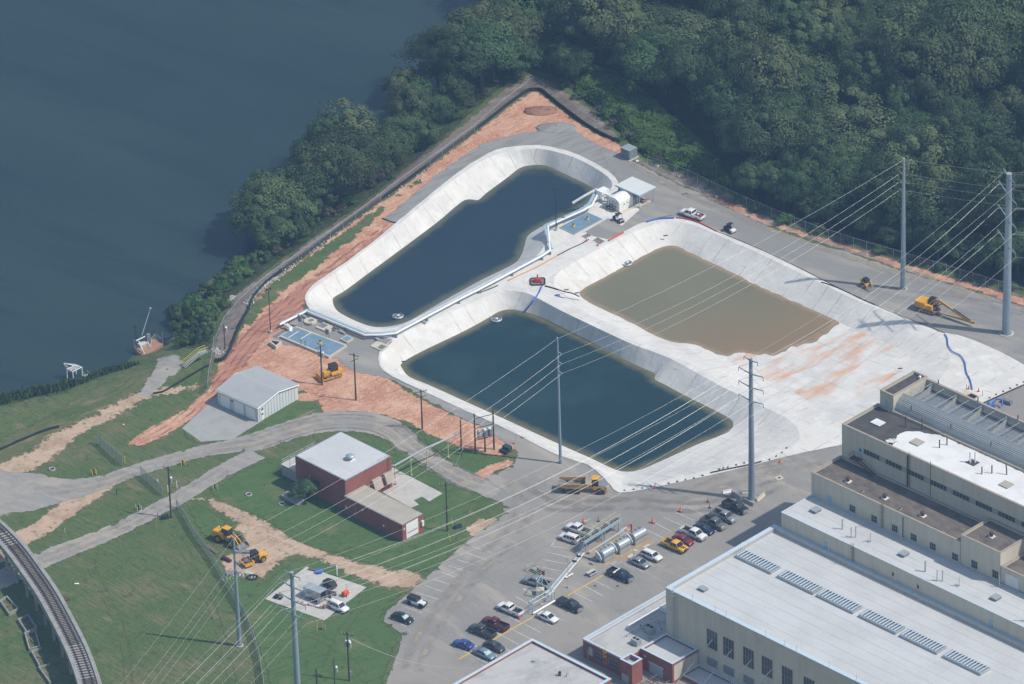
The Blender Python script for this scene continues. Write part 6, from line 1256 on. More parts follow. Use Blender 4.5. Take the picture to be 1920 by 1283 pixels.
for k, (x, y, s, q) in enumerate([(400, 560, 1.1, 0), (418, 548, 1.1, 2), (435, 532, 1.2, 0), (452, 520, 1.1, 2), (468, 505, 1.2, 0), (412, 532, 1.1, 1), (432, 512, 1.1, 0), (450, 500, 1.0, 2), (490, 492, 1.2, 0), (505, 478, 1.1, 2), (470, 488, 1.1, 1), (400, 575, 1.0, 2), (385, 555, 1.1, 0), (425, 578, .8, 2), (530, 465, 1.0, 0), (560, 445, 1.0, 2), (590, 425, .9, 0), (618, 408, 1.0, 3), (650, 385, .9, 2), (690, 352, 1.2, 3), (722, 338, 1.3, 3), (705, 345, 1.0, 3), (745, 308, 1.0, 3), (780, 280, .9, 2), (815, 258, .9, 3), (858, 224, .9, 2), (520, 480, 1.0, 3), (478, 512, .9, 3), (880, 200, .9, 3), (912, 182, .8, 3), (640, 398, .8, 3)]):
    shrub(q, T(x, y), s, ('leafless brown thicket on the riverbank between the trees and the verge' if q == 3 else 'green shrub on the riverbank between the water and the bare verge'), 'brown thickets on the riverbank' if q == 3 else 'green shrubs on the riverbank')
for k, (x, y, s, q) in enumerate([(1120, 215, .8, 3), (1150, 240, .9, 3), (1175, 262, .9, 3), (1195, 285, .8, 2), (1235, 308, .8, 3), (1270, 318, .8, 2), (1300, 330, .8, 3), (1340, 352, .8, 0), (1385, 380, .8, 2), (1420, 396, .9, 0), (1470, 418, .9, 2), (1530, 436, .9, 0), (1590, 455, .8, 3), (1650, 475, .8, 2), (1710, 492, .8, 0), (1765, 508, .8, 2), (1830, 526, .8, 3), (1890, 545, .8, 2), (1060, 165, .8, 2), (1085, 185, .7, 0), (1140, 222, 1.0, 2)]):
    shrub(q, T(x, y), s, 'leafless brown bush at the foot of the wood along the far fence' if q == 3 else 'low green bush at the foot of the wood along the far fence', 'brown bushes at the foot of the wood' if q == 3 else 'green bushes at the foot of the wood')
tree(7, UVw(14.6, -75.9), 1.0, .74, 'round dark green bush against the brick pump house wall', None, 'bush', 'bush')
# reeds on the lower left shore
def reeds():
    r = random.Random(5); m = MB(); hue = []
    line = [T(x, y) for x, y in smooth_poly([(-40, 762), (0, 752), (40, 742), (75, 735), (115, 727), (150, 716), (180, 703), (215, 693), (245, 684)], 8, False)]
    for i in range(7000):
        t = r.random(); a = line[min(int(t * (len(line) - 1)), len(line) - 2)]; b = line[min(int(t * (len(line) - 1)) + 1, len(line) - 1)]; p = a.lerp(b, r.random()); wd = 2.8 if t < .5 else 1.4
        x = p.x + r.gauss(0, wd * .5) ; y = p.y + r.gauss(0, wd * .5); z = terr(x, y); h = r.uniform(.4, 1.7) * (1 if t < .6 else .6) * (.55 + .9 * max(0, noise.noise(Vector((x * .25, y * .25, 0))) + .4))
        if z < WL - .3: continue
        d = Vector((r.uniform(-.35, .35), r.uniform(-.35, .35), 1)) * h; w = Vector((r.uniform(-1, 1), r.uniform(-1, 1), 0)).normalized() * .14; q = Vector((x, y, z))
        m.add([q - w, q + w, q + d + w * .8, q + d - w * .8], [(0, 1, 2, 3)]); hue.append(r.random())
    o = m.build('reeds', lm_a); a = o.data.attributes.new('hue', 'FLOAT', 'FACE'); a.data.foreach_set('value', hue); tag(o, 'tall green reeds along the lower left shore', 'reeds', kind='stuff')
reeds()
# ------------------------------------------------------------------ poles and power lines
def PXY(p):
    d = Vector(p) - CAM; k = d.dot(Fw); return 960 + FOC * d.dot(Rr) / k, 641.5 - FOC * d.dot(Uu) / k
def hgt(base, top_y):
    h = 0.0
    while h < 60:
        if PXY((base.x, base.y, base.z + h))[1] <= top_y: return h
        h += .05
    return h
def steel_pole(px, top_y, r0, r1, label, arms=(), adir=None, static=None, z=0.0, flange=True):
    b = G(px[0], px[1], 0); h = hgt(b, top_y); t = thing('steel_power_pole', label, 'power pole', (b.x, b.y, 0), 0, 'tubular steel power poles')
    m = MB(); m.cyl((0, 0, .05), (0, 0, h * .52), r0, r0 + (r1 - r0) * .52, 16); m.build('shaft', m_steelp, t)
    MB().cyl((0, 0, h * .5), (0, 0, h), (r0 + (r1 - r0) * .5) * 1.05, r1, 16).build('upper_shaft', m_steelp, t)
    if flange: MB().cyl((0, 0, 0), (0, 0, .22), r0 * 1.65, n=24).build('concrete_foundation', m_slab, t)
    MB().cyl((0, 0, .22), (0, 0, .34), r0 * 1.22, n=16).build('base_plate', m_galvd, t)
    MB().cyl((0, 0, h + .005), (0, 0, h + .08), r1 * 1.06, n=16).build('cap', m_galv, t)
    A = {}
    for i, (dz, side, ln, rise) in enumerate(arms):
        d = adir * side; a = Vector((0, 0, h - dz)); e = a + d * ln + Vector((0, 0, rise)); MB().cyl(a, e, .17, .09, 7).build('crossarm', m_steelp, t)
        if ln > 1.5:
            MB().cyl(a + Vector((0, 0, 2.6 if rise < .9 else .1)), e, .025, n=4).build('arm_stay', m_galvd, t)
            MB().cyl(e, e - Vector((0, 0, .9)), .06, n=6).build('insulator', m_galvd, t)
        A[i] = Vector((b.x, b.y, 0)) + e - Vector((0, 0, .9 if ln > 1.5 else .1))
    return b, h, A
pA1 = steel_pole((1693, 543), 298, .62, .26, 'slim tapered steel pole by the skid steer loader, at the foot of the wood', [(1.6 + 2.05 * (k + 1), -1, .8, .1) for k in range(3)], adir=ua)
pA2 = steel_pole((1051, 869), 634, .32, .17, 'thinnest steel pole standing in front of the teal pond', [(3.4 + 2.3 * k, 1, 1.1, 0) for k in range(3)], adir=ua, flange=False)
pA3 = steel_pole((449.5, 1211), 1008, .46, .2, 'steel pole on the grass beside the yellow roller', [(3.1 + 2.35 * k, 1, 1.3, .05) for k in range(3)], adir=ua)
ad2 = Vector((.38, -.92, 0))
pB1 = steel_pole((1887, 626), 326, .98, .58, 'thickest steel pole at the right edge of the picture', [(5.4, -1, 4.9, 1.4), (5.4, 1, 3.6, -.3), (11.2, -1, 4.9, 1.4), (11.2, 1, 3.6, -.3), (17.4, -1, 4.9, 1.4), (17.4, 1, 3.6, -.3), (1.2, -1, 2.6, 1.2), (1.2, 1, 2.6, .2)], adir=ad2)
pB2 = steel_pole((1409.5, 937), 673, .72, .36, 'steel pole ringed by concrete barriers at the end of the car row', [(3.6, -1, 3.4, .3), (3.6, 1, 3.4, .5), (6.8, -1, 3.4, .3), (6.8, 1, 3.4, .5), (10, -1, 3.4, .3), (10, 1, 3.4, .5), (.5, -1, 1.9, .3), (.5, 1, 1.9, .3)], adir=ua)
pB3 = steel_pole((563, 1385), 1074, .74, .36, 'big steel pole rising through the bottom edge near the trailer slab', [(3.3, -1, 3.9, .2), (3.3, 1, 3.4, .3), (6.4, -1, 3.9, .2), (6.4, 1, 3.4, .3), (9.6, -1, 3.9, .2), (9.6, 1, 3.4, .3), (.6, -1, 2.2, .3), (.6, 1, 2.2, .3)], adir=ua)
m_wire = M('bright_aluminium_wire', (.55, .56, .54), .4, [((.45, .46, .45), 1, .45, .7, .5)], metal=.3)
def wire(a, b, sag, label, r=.016, n=14):
    m = MB(); m.tube([a.lerp(b, i / n) - Vector((0, 0, sag * 4 * (i / n) * (1 - i / n))) for i in range(n + 1)], r, 4)
    o = m.build('power_line', m_wire); return tag(o, label, 'power line', 'overhead power lines')
def static_pt(p): return Vector((p[0].x, p[0].y, p[1] - .2))
endA = Vector((-45, -103, -2)); endB = Vector((-58, -98, -1)); rA = Vector((90, -29, 3)); rB = Vector((90, -4, 3))
for (P_, Q, s, w) in ((pA1, pA2, 3.4, 'between the slim pole and the teal pond pole'), (pA2, pA3, 3.0, 'between the teal pond pole and the grass pole')):
    wire(static_pt(P_), static_pt(Q), s * .6, 'topmost thin wire ' + w, .015)
    for k in range(3): wire(P_[2][k], Q[2][k], s, ('upper', 'middle', 'lower')[k] + ' conductor ' + w)
for k in range(3):
    wire(pA3[2][k], pA3[2][k] + endA, 3, ('upper', 'middle', 'lower')[k] + ' conductor leaving the grass pole by the roller to the lower left'); wire(pA1[2][k] + ua * .9, pA1[2][k] + rA, 2.0, ('upper', 'middle', 'lower')[k] + ' conductor leaving the slim pole by the wood to the right', .017)
wire(static_pt(pA3), static_pt(pA3) + endA, 2, 'topmost thin wire leaving the grass pole by the roller to the lower left', .016); wire(static_pt(pA1), static_pt(pA1) + rA, 1.4, 'topmost thin wire leaving the slim pole by the wood to the right', .02)
names = ('upper left', 'upper right', 'middle left', 'middle right', 'lower left', 'lower right', 'left earth', 'right earth')
for (P_, Q, s, w) in ((pB1[2], pB2[2], 4.2, 'between the thickest pole and the barrier ringed pole'), (pB2[2], pB3[2], 4.6, 'between the barrier ringed pole and the big bottom pole'), (pB3[2], {k: v + endB for k, v in pB3[2].items()}, 3.0, 'leaving the big bottom pole to the lower left'), (pB1[2], {k: v + rB for k, v in pB1[2].items()}, 2.4, 'leaving the thickest pole to the right')):
    for k in range(8):
        a, b = P_[k], Q[k]
        if k >= 6: wire(a, b, s * .7, names[k] + ' wire ' + w, .014)
        elif k % 2 == 0:
            o = Vector((.18, .18, 0)); wire(a + o, b + o, s, names[k] + ' far conductor ' + w); wire(a - o, b - o, s + .12, names[k] + ' near conductor ' + w)
        else: wire(a, b, s, names[k] + ' conductor ' + w)
for k in range(3):   # jumper loops on the dead end pole
    a = pA1[2][k]; wire(a - ua * .3, a + ua * 1.8 + va * 1.2, .7, 'short jumper loop %s the slim pole by the wood' % ('near the top of', 'on the middle of', 'lowest on')[k], .03, 8)
def wood_pole(px, top_y, label, arm=None, cans=0, r=.17, arms2=False, meter=False, drop=False):
    b = T(*px); h = hgt(b, top_y); t = thing('utility_pole', label, 'utility pole', b, 0, 'wooden utility poles'); MB().cyl((0, 0, -.2), (0, 0, h), r * 1.15, r * .75, 9).build('post', m_polew, t)
    if arm:
        a = atan2(arm[1], arm[0]); L = arm[2]; m = MB().box((0, 0, h - .5), (L, .14, .14), a)
        if arms2: m.box((0, 0, h - 1.7), (L * .9, .14, .14), a + (1.2 if arms2 == 2 else 0))
        c = m.build('crossarm', m_wood, t)
        for k in (-.92, -.4, .4, .92): MB().cyl((cos(a) * L / 2 * k, sin(a) * L / 2 * k, h - .42), (cos(a) * L / 2 * k, sin(a) * L / 2 * k, h - .08), .07, n=6).build('insulator', m_galv, c)
    for k in range(cans):
        an = (-.4, 2.4, .9)[k]; c = MB().cyl((cos(an) * .5, sin(an) * .5, h * .70), (cos(an) * .5, sin(an) * .5, h * .70 + 1.15), .28, n=12).build('transformer_can', m_galv, t); MB().lathe((cos(an) * .5, sin(an) * .5, h * .70 + 1.15), [(.28, 0), (.2, .12), (.06, .3)], 10).build('bushing', m_white, c)
    if meter: MB().bb(.18, -.15, 1.2, .42, .15, 2.2).build('meter_box', m_galv, t)
    return b, h
wp = {}
wp['a'] = wood_pole((604, 722), 647, 'wooden pole between the garage and the yellow bulldozer', (.8, .55, 2.3), 2)
wp['b'] = wood_pole((667.5, 751), 663, 'tall wooden pole with two crossarms on the clay bank', (.8, -.5, 2.4), 0, arms2=2)
wp['c'] = wood_pole((792, 806), 731, 'wooden pole at the right end of the clay bank near the road', (.9, .3, 2.6), 0, arms2=True)
wp['d'] = wood_pole((865.5, 853), 788, 'wooden pole where the elevated grey pipe ends', None, 0, meter=True)
wp['e'] = wood_pole((839, 996), 905, 'wooden pole on the lawn in front of the brick annex', (.95, .1, 2.8), 0, arms2=True)
wp['f'] = wood_pole((321, 971), 875, 'wooden pole beside the chain link gate and the service road', (.8, -.6, 2.6), 1)
wp['g'] = wood_pole((655, 1277), 1186, 'wooden pole with three grey transformer cans at the bottom', (.95, -.3, 2.6), 3, meter=True)
wp['h'] = wood_pole((629, 1312), 1237, 'thin wooden pole between the transformer can pole and the bottom steel pole', None, 1, .12)
wp['i'] = wood_pole((596.5, 1330), 1255, 'plain dark wooden post nearest to the bottom steel pole', None, 0, .2)
def light_pole(px, top_y, label, r=.11, mat=None, heads=2):
    b = T(*px); h = hgt(b, top_y); t = thing('light_pole', label, 'light pole', b, 0, 'floodlight poles'); MB().cyl((0, 0, .5), (0, 0, h), r, r * .6, 8).build('post', mat or m_trim, t); MB().cyl((0, 0, -.1), (0, 0, .55), r * 3.6, n=14).build('footing', m_slab, t)
    for k in range(heads):
        s = (-1, 1)[k]; MB().box((s * .35, s * .15, h + .05), (.45, .4, .22), .4, ry=.3 * s).build('lamp_head', mat or m_trim, t)
light_pole((507.5, 624), 543, 'dark floodlight pole on the clay slope left of the pump pad'); light_pole((1043, 433), 355, 'dark floodlight pole beside the upper blue grating')
light_pole((1344, 371), 300, 'dark floodlight pole at the edge of the wood'); light_pole((1065.5, 1103), 1047, 'thin grey light pole in the parking lot by the picnic table', .06, m_galv, 1)
light_pole((295, 904), 871, 'short grey lamp post above the chain link gate', .07, m_galv, 1)
b, h = wood_pole((422, 655), 608, 'leaning wooden pole with a box beside the silt fence', None, 1, .12)
# H frame with three transformers
hb = G(909, 848, 0); hf = thing('transformer_platform', 'three transformers on a platform between wooden poles above the grass', 'transformer platform', hb, 0)
A = G(891.5, 851) - hb; B_ = G(926.5, 843) - hb; hA = hgt(G(891.5, 851), 776); hB = hgt(G(926.5, 843), 767)
for p_, hh in ((A, hA), (B_, hB), (Vector((.1, 0, 0)), 3.6)): MB().cyl((p_.x, p_.y, 0), (p_.x, p_.y, hh), .2, .15, 9).build('post', m_polew, hf)
for z, e in ((8.6, .5), (6.2, .3), (3.7, 0), (3.3, 0)): MB().cyl((A.x, A.y - .1, z), (B_.x, B_.y - .1, z + .1), .08, n=5).build('crossbeam', m_polew, hf)
for k, s in enumerate((.25, .53, .8)):
    q = A.lerp(B_, s); c = MB().cyl((q.x, q.y - .35, 3.9), (q.x, q.y - .35, 5.5), .5, n=14).build('transformer', m_galv if k == 0 else m_galvd, hf); MB().cyl((q.x, q.y - .35, 5.5), (q.x, q.y - .35, 5.75), .3, n=10).build('bushing', m_white, c)
def loc_wire(a, b, s, lab, r=.018): wire(a, b, s, lab, r, 10)
loc_wire(wp['a'][0] + Vector((0, 0, wp['a'][1] - .3)), wp['b'][0] + Vector((0, 0, wp['b'][1] - .3)), .6, 'thin wire between the two wooden poles on the clay bank')
loc_wire(wp['b'][0] + Vector((0, 0, wp['b'][1] - .3)), wp['c'][0] + Vector((0, 0, wp['c'][1] - .3)), .9, 'thin wire from the tall clay bank pole to the pole by the road')
loc_wire(wp['c'][0] + Vector((0, 0, wp['c'][1] - .3)), hb + A + Vector((0, 0, hA - .3)), .8, 'thin wire from the pole by the road to the transformer platform')
loc_wire(wp['e'][0] + Vector((0, 0, wp['e'][1] - .3)), hb + A + Vector((0, 0, hA - .5)), 1.2, 'thin wire from the lawn pole to the transformer platform')
loc_wire(wp['d'][0] + Vector((0, 0, wp['d'][1] - .3)), hb + A + Vector((0, 0, hA - .9)), .4, 'thin wire from the grey pipe pole to the transformer platform')
loc_wire(wp['g'][0] + Vector((0, 0, wp['g'][1] - 1)), G(905, 1252, 5), 2.5, 'dark wire from the transformer can pole to the grey roofed building', .03)

# ------------------------------------------------------------------ fences
m_mesh = M('chain_link_mesh', (.42, .44, .42), .6, alpha=.5)
m_mesh2 = M('weathered_chain_link_mesh', (.24, .25, .24), .6, alpha=.2)
def chain_fence(name, label, px, h=2.2, step=3.0, off=0.0, mat=None, rail=True):
    pts = [T(x, y) for x, y in px]; t = thing(name, label, 'fence', pts[0], 0); o = pts[0]
    q = resample([(p.x, p.y, p.z) for p in pts], step, False); q = [Vector(p) - o for p in q]
    for p in q: MB().cyl(p + Vector((0, 0, -.3)), p + Vector((0, 0, h + .1)), .045, n=5).build('post', m_galv, t)
    if rail: MB().tube([p + Vector((0, 0, h)) for p in q], .035, 4).build('top_rail', m_galv, t)
    m = MB()
    for a, b in zip(q, q[1:]): m.add([a + Vector((0, 0, .05)), b + Vector((0, 0, .05)), b + Vector((0, 0, h)), a + Vector((0, 0, h))], [(0, 1, 2, 3)])
    m.build('mesh_panel', m_mesh if 'gate' in name or 'yellow machines' in label else m_mesh2, t)
chain_fence('chain_link_gate', 'open chain link gate panel left of the gravel road', [(184, 832), (200, 848), (230, 874)], 2.5, 1.6); chain_fence('chain_link_gate', 'open chain link gate panel between the gravel and the service road', [(264, 893), (280, 908), (305, 930)], 2.5, 1.6)
chain_fence('chain_link_fence', 'long chain link fence curving down the grass past the yellow machines', [(332, 952), (345, 972), (365, 1008), (385, 1035), (405, 1066), (425, 1100), (442, 1130), (460, 1160), (476, 1200), (487, 1240), (494, 1285), (498, 1350)], 2.0, 3)
chain_fence('chain_link_fence', 'chain link fence in front of the wood, along the far road', [(1215, 310), (1290, 336), (1345, 362), (1400, 388), (1470, 417), (1530, 440), (1600, 463), (1700, 492), (1800, 522), (1920, 558), (2000, 582)], 2.3, 3)
chain_fence('chain_link_fence', 'chain link fence between the garage and the yellow stairs', [(390, 740), (392, 715), (397, 690), (400, 672), (402, 650)], 2.6, 2)
chain_fence('chain_link_fence', 'weathered chain link fence along the riverside verge', [(404, 648), (420, 610), (450, 575), (500, 530), (560, 488), (620, 446), (690, 395), (760, 342), (830, 292), (890, 248), (945, 200), (1000, 158), (1040, 182), (1090, 220), (1130, 252), (1165, 275)], 1.9, 4)
m_silt = M('black_silt_fabric', (.022, .025, .030), .8, [((.05, .05, .055), 1, .5, .7, .6)])
def silt(px, label, h=.75):
    q = [T(x, y) for x, y in smooth_poly(px, 3, False)]; m = MB(); w = .05
    for i in range(len(q) - 1):
        a, b = q[i], q[i + 1]; n = Vector((-(b - a).y, (b - a).x, 0)).normalized() * w; hh = h * (1 + .15 * noise.noise(a * .5)); z0, z1 = Vector((0, 0, -.05)), Vector((0, 0, hh))
        m.add([a - n + z0, b - n + z0, b + n + z0, a + n + z0, a - n + z1, b - n + z1, b + n + z1, a + n + z1], [(0, 1, 5, 4), (2, 3, 7, 6), (4, 5, 6, 7), (1, 2, 6, 5), (3, 0, 4, 7)])
    tag(m.build('silt_fence', m_silt), label, 'silt fence', 'black silt fences')
silt(FENCE_L, 'long black silt fence on the river side of the red clay', .9); silt(FENCE_R, 'black silt fence from the clay peak to the grey cabinet', .9)
silt([(-10, 850), (0, 845), (25, 834), (57, 820), (85, 809), (111, 802)], 'black silt fence across the grass at the left edge', .6); silt([(287, 740), (306, 736), (325, 725), (350, 710), (375, 695), (392, 686)], 'black silt fence on the grass below the yellow stairs', .5)
silt([(716, 411), (723, 413), (733, 417), (743, 419)], 'black fabric edge where the crushed stone road stops', .3)
# rocks
def rocks(name, label, px, n, w, seed, mat):
    r = random.Random(seed); q = [T(x, y) for x, y in smooth_poly(px, 4, False)]; m = MB()
    for i in range(n):
        k = r.random() * (len(q) - 1); j = int(k); p = q[j].lerp(q[j + 1], k - j); s = r.uniform(.12, .34)
        m.box((p.x + r.gauss(0, w), p.y + r.gauss(0, w), terr(p.x, p.y) + s * .3), (s * 1.4, s, s), r.uniform(0, 3), top=.6, ry=r.uniform(-.4, .4))
    tag(m.build(name, mat), label, 'rocks', kind='stuff')
m_rock = M('pale_riprap_rock', (.50, .48, .45), .9)
rocks('riprap', 'pale riprap stones along the silt fence curve', [(464, 574), (472, 560), (485, 545), (500, 532), (520, 520)], 260, .45, 3, m_rock); rocks('riprap', 'pale riprap stones on the bank left of the clay', [(403, 587), (415, 577), (426, 567), (440, 556)], 150, .4, 4, m_rock)
rocks('rubble', 'pale rubble beside the chain link fence', [(400, 655), (408, 658), (412, 664)], 60, .5, 5, m_rock); rocks('rubble', 'white rubble along the silt fence', [(520, 520), (577, 478), (627, 443), (745, 360), (800, 322)], 120, .6, 6, m_rock)
# spoil heaps
def heap(px, rx, ry, h, mat, label, seed):
    c = T(*px); m = MB(); n, k = 28, 7; rings = []
    for j in range(k):
        f = 1 - j / (k - 1); rings.append([Vector((c.x + cos(2 * pi * i / n) * rx * f * (1 + .2 * noise.noise(Vector((i * .5, j, seed)))), c.y + sin(2 * pi * i / n) * ry * f, c.z + h * (1 - f * f) * (1 + .35 * noise.noise(Vector((i * .6, j * .9, seed + 5)))) - .02)) for i in range(n)])
    m.loft(rings); o = m.build('spoil_heap', mat, None, True); o['kind'] = 'structure'
heap((1014, 208), 4.2, 2.6, .8, M('dark_spoil', (.30, .165, .11), .95, [((.13, .08, .06), .6, .45, .7, .8), ((.36, .2, .13), 1, .55, .75, .7)], bump=.8, bscale=2, bdist=.3), '', 1)
heap((1043, 240), 5, 2.8, .7, m_gravd, '', 2); heap((575, 745), 3, 2, .4, m_clay, '', 3)
# ------------------------------------------------------------------ pump station by the garage
La = lambda x, y: zx(x, y, 505, 565, 9.143)
m_grate = M('blue_grey_grating', (.155, .245, .315), .6, [((.12, .20, .27), .8, .45, .7, .7), ((.20, .30, .37), .25, .5, .7, .6)])
m_cream = M('cream_concrete_curb', (.54, .49, .39), .85, [((.44, .40, .32), 1.5, .45, .7, .7)])
def pad(name, label, corners, frame, z=.45, base=.0, fw=.45, inner=None, cat='pad', im=None, parts=()):
    q = [G(*frame(*c), z) for c in corners]; o = q[0].copy(); o.z = 0; t = thing(name, label, cat, o, 0)
    P2 = [((p - o).x, (p - o).y) for p in q]; MB().prism(P2, base, z).build('curb', m_cream, t)
    ins = inset(P2, fw) if not inner else [((G(*frame(*c), z) - o).x, (G(*frame(*c), z) - o).y) for c in inner]
    MB().prism(ins, z + .003, z + .02).build('grating', im or m_grate, t); return t, o
pt1, o1 = pad('pump_pit', 'long blue grating covered pit with a cream curb near the garage', [(460, 425), (1330, 750), (1020, 950), (180, 600)], La, .6)
for a, b in (((720, 535), (535, 648)), ((500, 515), (320, 632))):
    p, q = G(*La(*a), .64) - o1, G(*La(*b), .64) - o1; MB().cyl(p, q, .13, n=4).build('divider', m_cream, pt1)
p = G(*La(870, 720), .64) - o1; c = MB().cyl(p, p + Vector((0, 0, .2)), .45, n=12).build('yellow_valve', m_yel, pt1); MB().cyl(p + Vector((0, 0, .2)), p + Vector((0, 0, .8)), .14, n=8).build('actuator', m_trim, c)
pad('valve_pad', 'cream concrete valve pad with a grey hatch beside the white pipe', [(930, 355), (1130, 440), (1010, 530), (790, 440)], La, .4, inner=[(905, 372), (1010, 412), (920, 462), (825, 425)], im=m_bucket)
pad('valve_pad', 'small square hatch pad at the right of the pump pit', [(1325, 580), (1445, 635), (1330, 700), (1212, 645)], La, .45, fw=.35)
pad('valve_pad', 'cream pad with a grey hatch at the corner of the lower pond', [(1860, 672), (2040, 760), (1935, 850), (1730, 765)], La, .3, inner=[(1920, 740), (2010, 775), (1930, 830), (1850, 795)], im=m_bucket)
c = G(*La(705, 335), .35); t = thing('round_manhole', 'round cream manhole slab behind the blue pit', 'manhole', (c.x, c.y, 0), 0); MB().cyl((0, 0, 0), (0, 0, .4), 1.45, n=28).build('slab', m_cream, t); MB().box((0.1, .1, .42), (1.1, .9, .05), .4).build('hatch', m_bucket, t)
for k in range(6): MB().cyl((-1.2 + k * .28, -1.75 + abs(k - 3) * .1, 0), (-1.2 + k * .28, -1.75 + abs(k - 3) * .1, .9), .05, n=5).build('bollard', m_trim, t)
for nm, (x, y), hh, lab in (('control_panel', (1000, 630), 2.4, 'grey control panel on posts at the edge of the blue pit'), ('control_panel', (530, 430), 3.0, 'grey control cabinet on posts beside the round manhole'), ('control_panel', (1125, 500), 1.1, 'low grey control box by the cream valve pad')):
    p = G(*La(x, y), .1); t = thing(nm, lab, 'control panel', (p.x, p.y, 0), radians(-45)); m = MB().cyl((-.35, 0, 0), (-.35, 0, hh), .05, n=5)
    m.build('post', m_galvd, t); MB().cyl((.35, 0, 0), (.35, 0, hh), .05, n=5).build('post', m_galvd, t); MB().bb(-.5, -.2, hh * .45, .5, .1, hh * .95).build('cabinet', m_galvd, t)
for (x, y) in ((545, 745), (615, 765)):
    p = G(*La(x, y), .6); t = thing('dark_post', 'dark post on the front curb of the blue pit, %s of two' % ('left' if x < 600 else 'right'), 'post', (p.x, p.y, .6), 0); MB().cyl((0, 0, 0), (0, 0, 1.0), .05, n=6).build('stem', m_trim, t); MB().box((0, 0, 1.05), (.2, .12, .2)).build('head', m_trim, t)
t, o = pad('concrete_box', 'small open concrete box at the left end of the blue pit', [(50, 655), (215, 690), (110, 770), (-5, 690)], La, .9, im=m_dark)
t, o = pad('grey_apron_slab', 'dark grey slab beside the left end of the blue pit', [(250, 470), (330, 500), (140, 620), (60, 590)], La, .25, im=m_bucket, fw=.1)
# white pipeline on supports
PIPE = [(524, 609), (575, 583.5), (684, 628.5), (716, 628), (742, 625), (800, 594), (860, 562), (900, 542), (960, 510), (1016, 480), (1031, 470), (1027, 424), (1043, 417), (1093, 395), (1110, 385), (1123, 360), (1150, 367)]
pl = thing('white_pipeline', 'long white pipeline running between the ponds to the white shelter', 'pipeline', G(524, 609, 0), 0); o0 = G(524, 609, 0)
pts = [G(x, y, 1.1 if k < 13 else 2.0) - o0 for k, (x, y) in enumerate(PIPE)]; MB().tube(pts, .25, 9).build('pipe', m_white, pl)
off = [p + Vector((.35, .75, -.1)) if k < 11 else p + Vector((-.75, .2, -.1)) for k, p in enumerate(pts)]; m = MB()
for a, b in zip(off, off[1:]):
    d = (b - a).normalized(); n = Vector((-d.y, d.x, 0)).normalized() * .3; m.add([a - n, b - n, b + n, a + n, a - n + Vector((0, 0, .2)), b - n + Vector((0, 0, .2)), b + n + Vector((0, 0, .2)), a + n + Vector((0, 0, .2))], [(0, 1, 2, 3), (0, 4, 5, 1), (3, 2, 6, 7), (4, 5, 6, 7)])
m.build('cable_tray', m_pblue, pl)
q = resample([tuple(p) for p in pts[:13]], 5.2, False)
for p in q[1:]: MB().bb(p.x - .3, p.y - .3, 0.12, p.x + .3, p.y + .3, 1.0 if p.z < 1.5 else 1.9, top=.7).build('support', m_galvd, pl)
for k in range(4):
    p = q[1 + k * 2]; MB().box((p.x - .7, p.y - .9, .55), (1.9, .5, .1), radians(-45)).build('side_shelf', m_galv, pl)
m = MB()
for d in (0, .7):
    a, b = G(*La(250 - d * 60, 400), .0) - o0, 0
    m.tube([G(*La(300 - d * 70, 390), 1.1) - o0, G(*La(380 - d * 40, 450 + d * 10), 1.1) - o0, G(*La(375 - d * 30, 520), .6) - o0], .2, 8)
m.build('branch_pipe', m_white, pl)
# ------------------------------------------------------------------ upper pump pad, shelter and canopy
Lb = lambda x, y: zx(x, y, 1000, 340, 10.69); Lc = lambda x, y: zx(x, y, 1080, 320, 11.66)
pt2, o2 = pad('pump_pit', 'blue grating pit with two yellow valves by the white shelter', [(1085, 620), (1405, 760), (825, 1070), (510, 920)], Lb, .35, fw=.25)
for x, y in ((1085, 765), (808, 905)):
    p = G(*Lb(x, y), .4) - o2; c = MB().cyl(p, p + Vector((0, 0, .2)), .42, n=10).build('yellow_valve', m_yel, pt2); MB().cyl(p + Vector((-.1, 0, .2)), p + Vector((-.1, 0, .75)), .13, n=8).build('actuator', m_trim, c)
pad('valve_pad', 'small grey hatch pad in front of the upper blue pit', [(1085, 1040), (1180, 1085), (1050, 1145), (960, 1100)], Lb, .25, fw=.12, im=m_bucket)
pad('valve_pad', 'grey hatch pad at the end of the black boom', [(1290, 1120), (1440, 1200), (1330, 1265), (1190, 1180)], Lb, .25, fw=.12, im=m_bucket)
pad('valve_pad', 'grey hatch pad in front of the white shelter doors', [(1400, 885), (1490, 930), (1385, 990), (1290, 930)], Lc, .2, fw=.15, im=m_bucket)
for (x, y), n_ in (((610, 840), 'left'), ((885, 690), 'middle'), ((1010, 620), 'right')):
    p = G(*Lb(x, y), .15); t = thing('control_panel', 'grey control stand behind the upper blue pit, %s one' % n_, 'control panel', (p.x, p.y, .1), radians(-45)); 
    for s in (-.25, .25): MB().cyl((s, 0, 0), (s, 0, 1.7), .045, n=5).build('post', m_galvd, t)
    MB().bb(-.35, -.12, .9, .35, .1, 1.7).build('cabinet', m_galvd, t)
S_ = G(1161.5, 400); us, vs_ = toUV(S_)
sh = tower_thing('white_shelter', 'small white equipment shelter with a rounded roof between the ponds', 'shelter', us - 3.7, vs_)
MB().bb(-.6, -.9, 0, 4.6, 5.4, .22).build('slab', m_cream, sh)
MB().side([(0, .22), (3.7, .22), (3.7, 2.6), (3.3, 2.95), (2.6, 3.25), (1.85, 3.35), (1.1, 3.25), (.4, 2.95), (0, 2.6)], 0, 4.5).build('wall', M('white_shelter_skin', (.80, .79, .76), .5, [((.74, .73, .70), .6, .5, .75, .6)]), sh, recalc=True)
m = MB()
for y in (1.1, 2.3): m.bb(3.703, y, .3, 3.74, y + .9, 2.2)
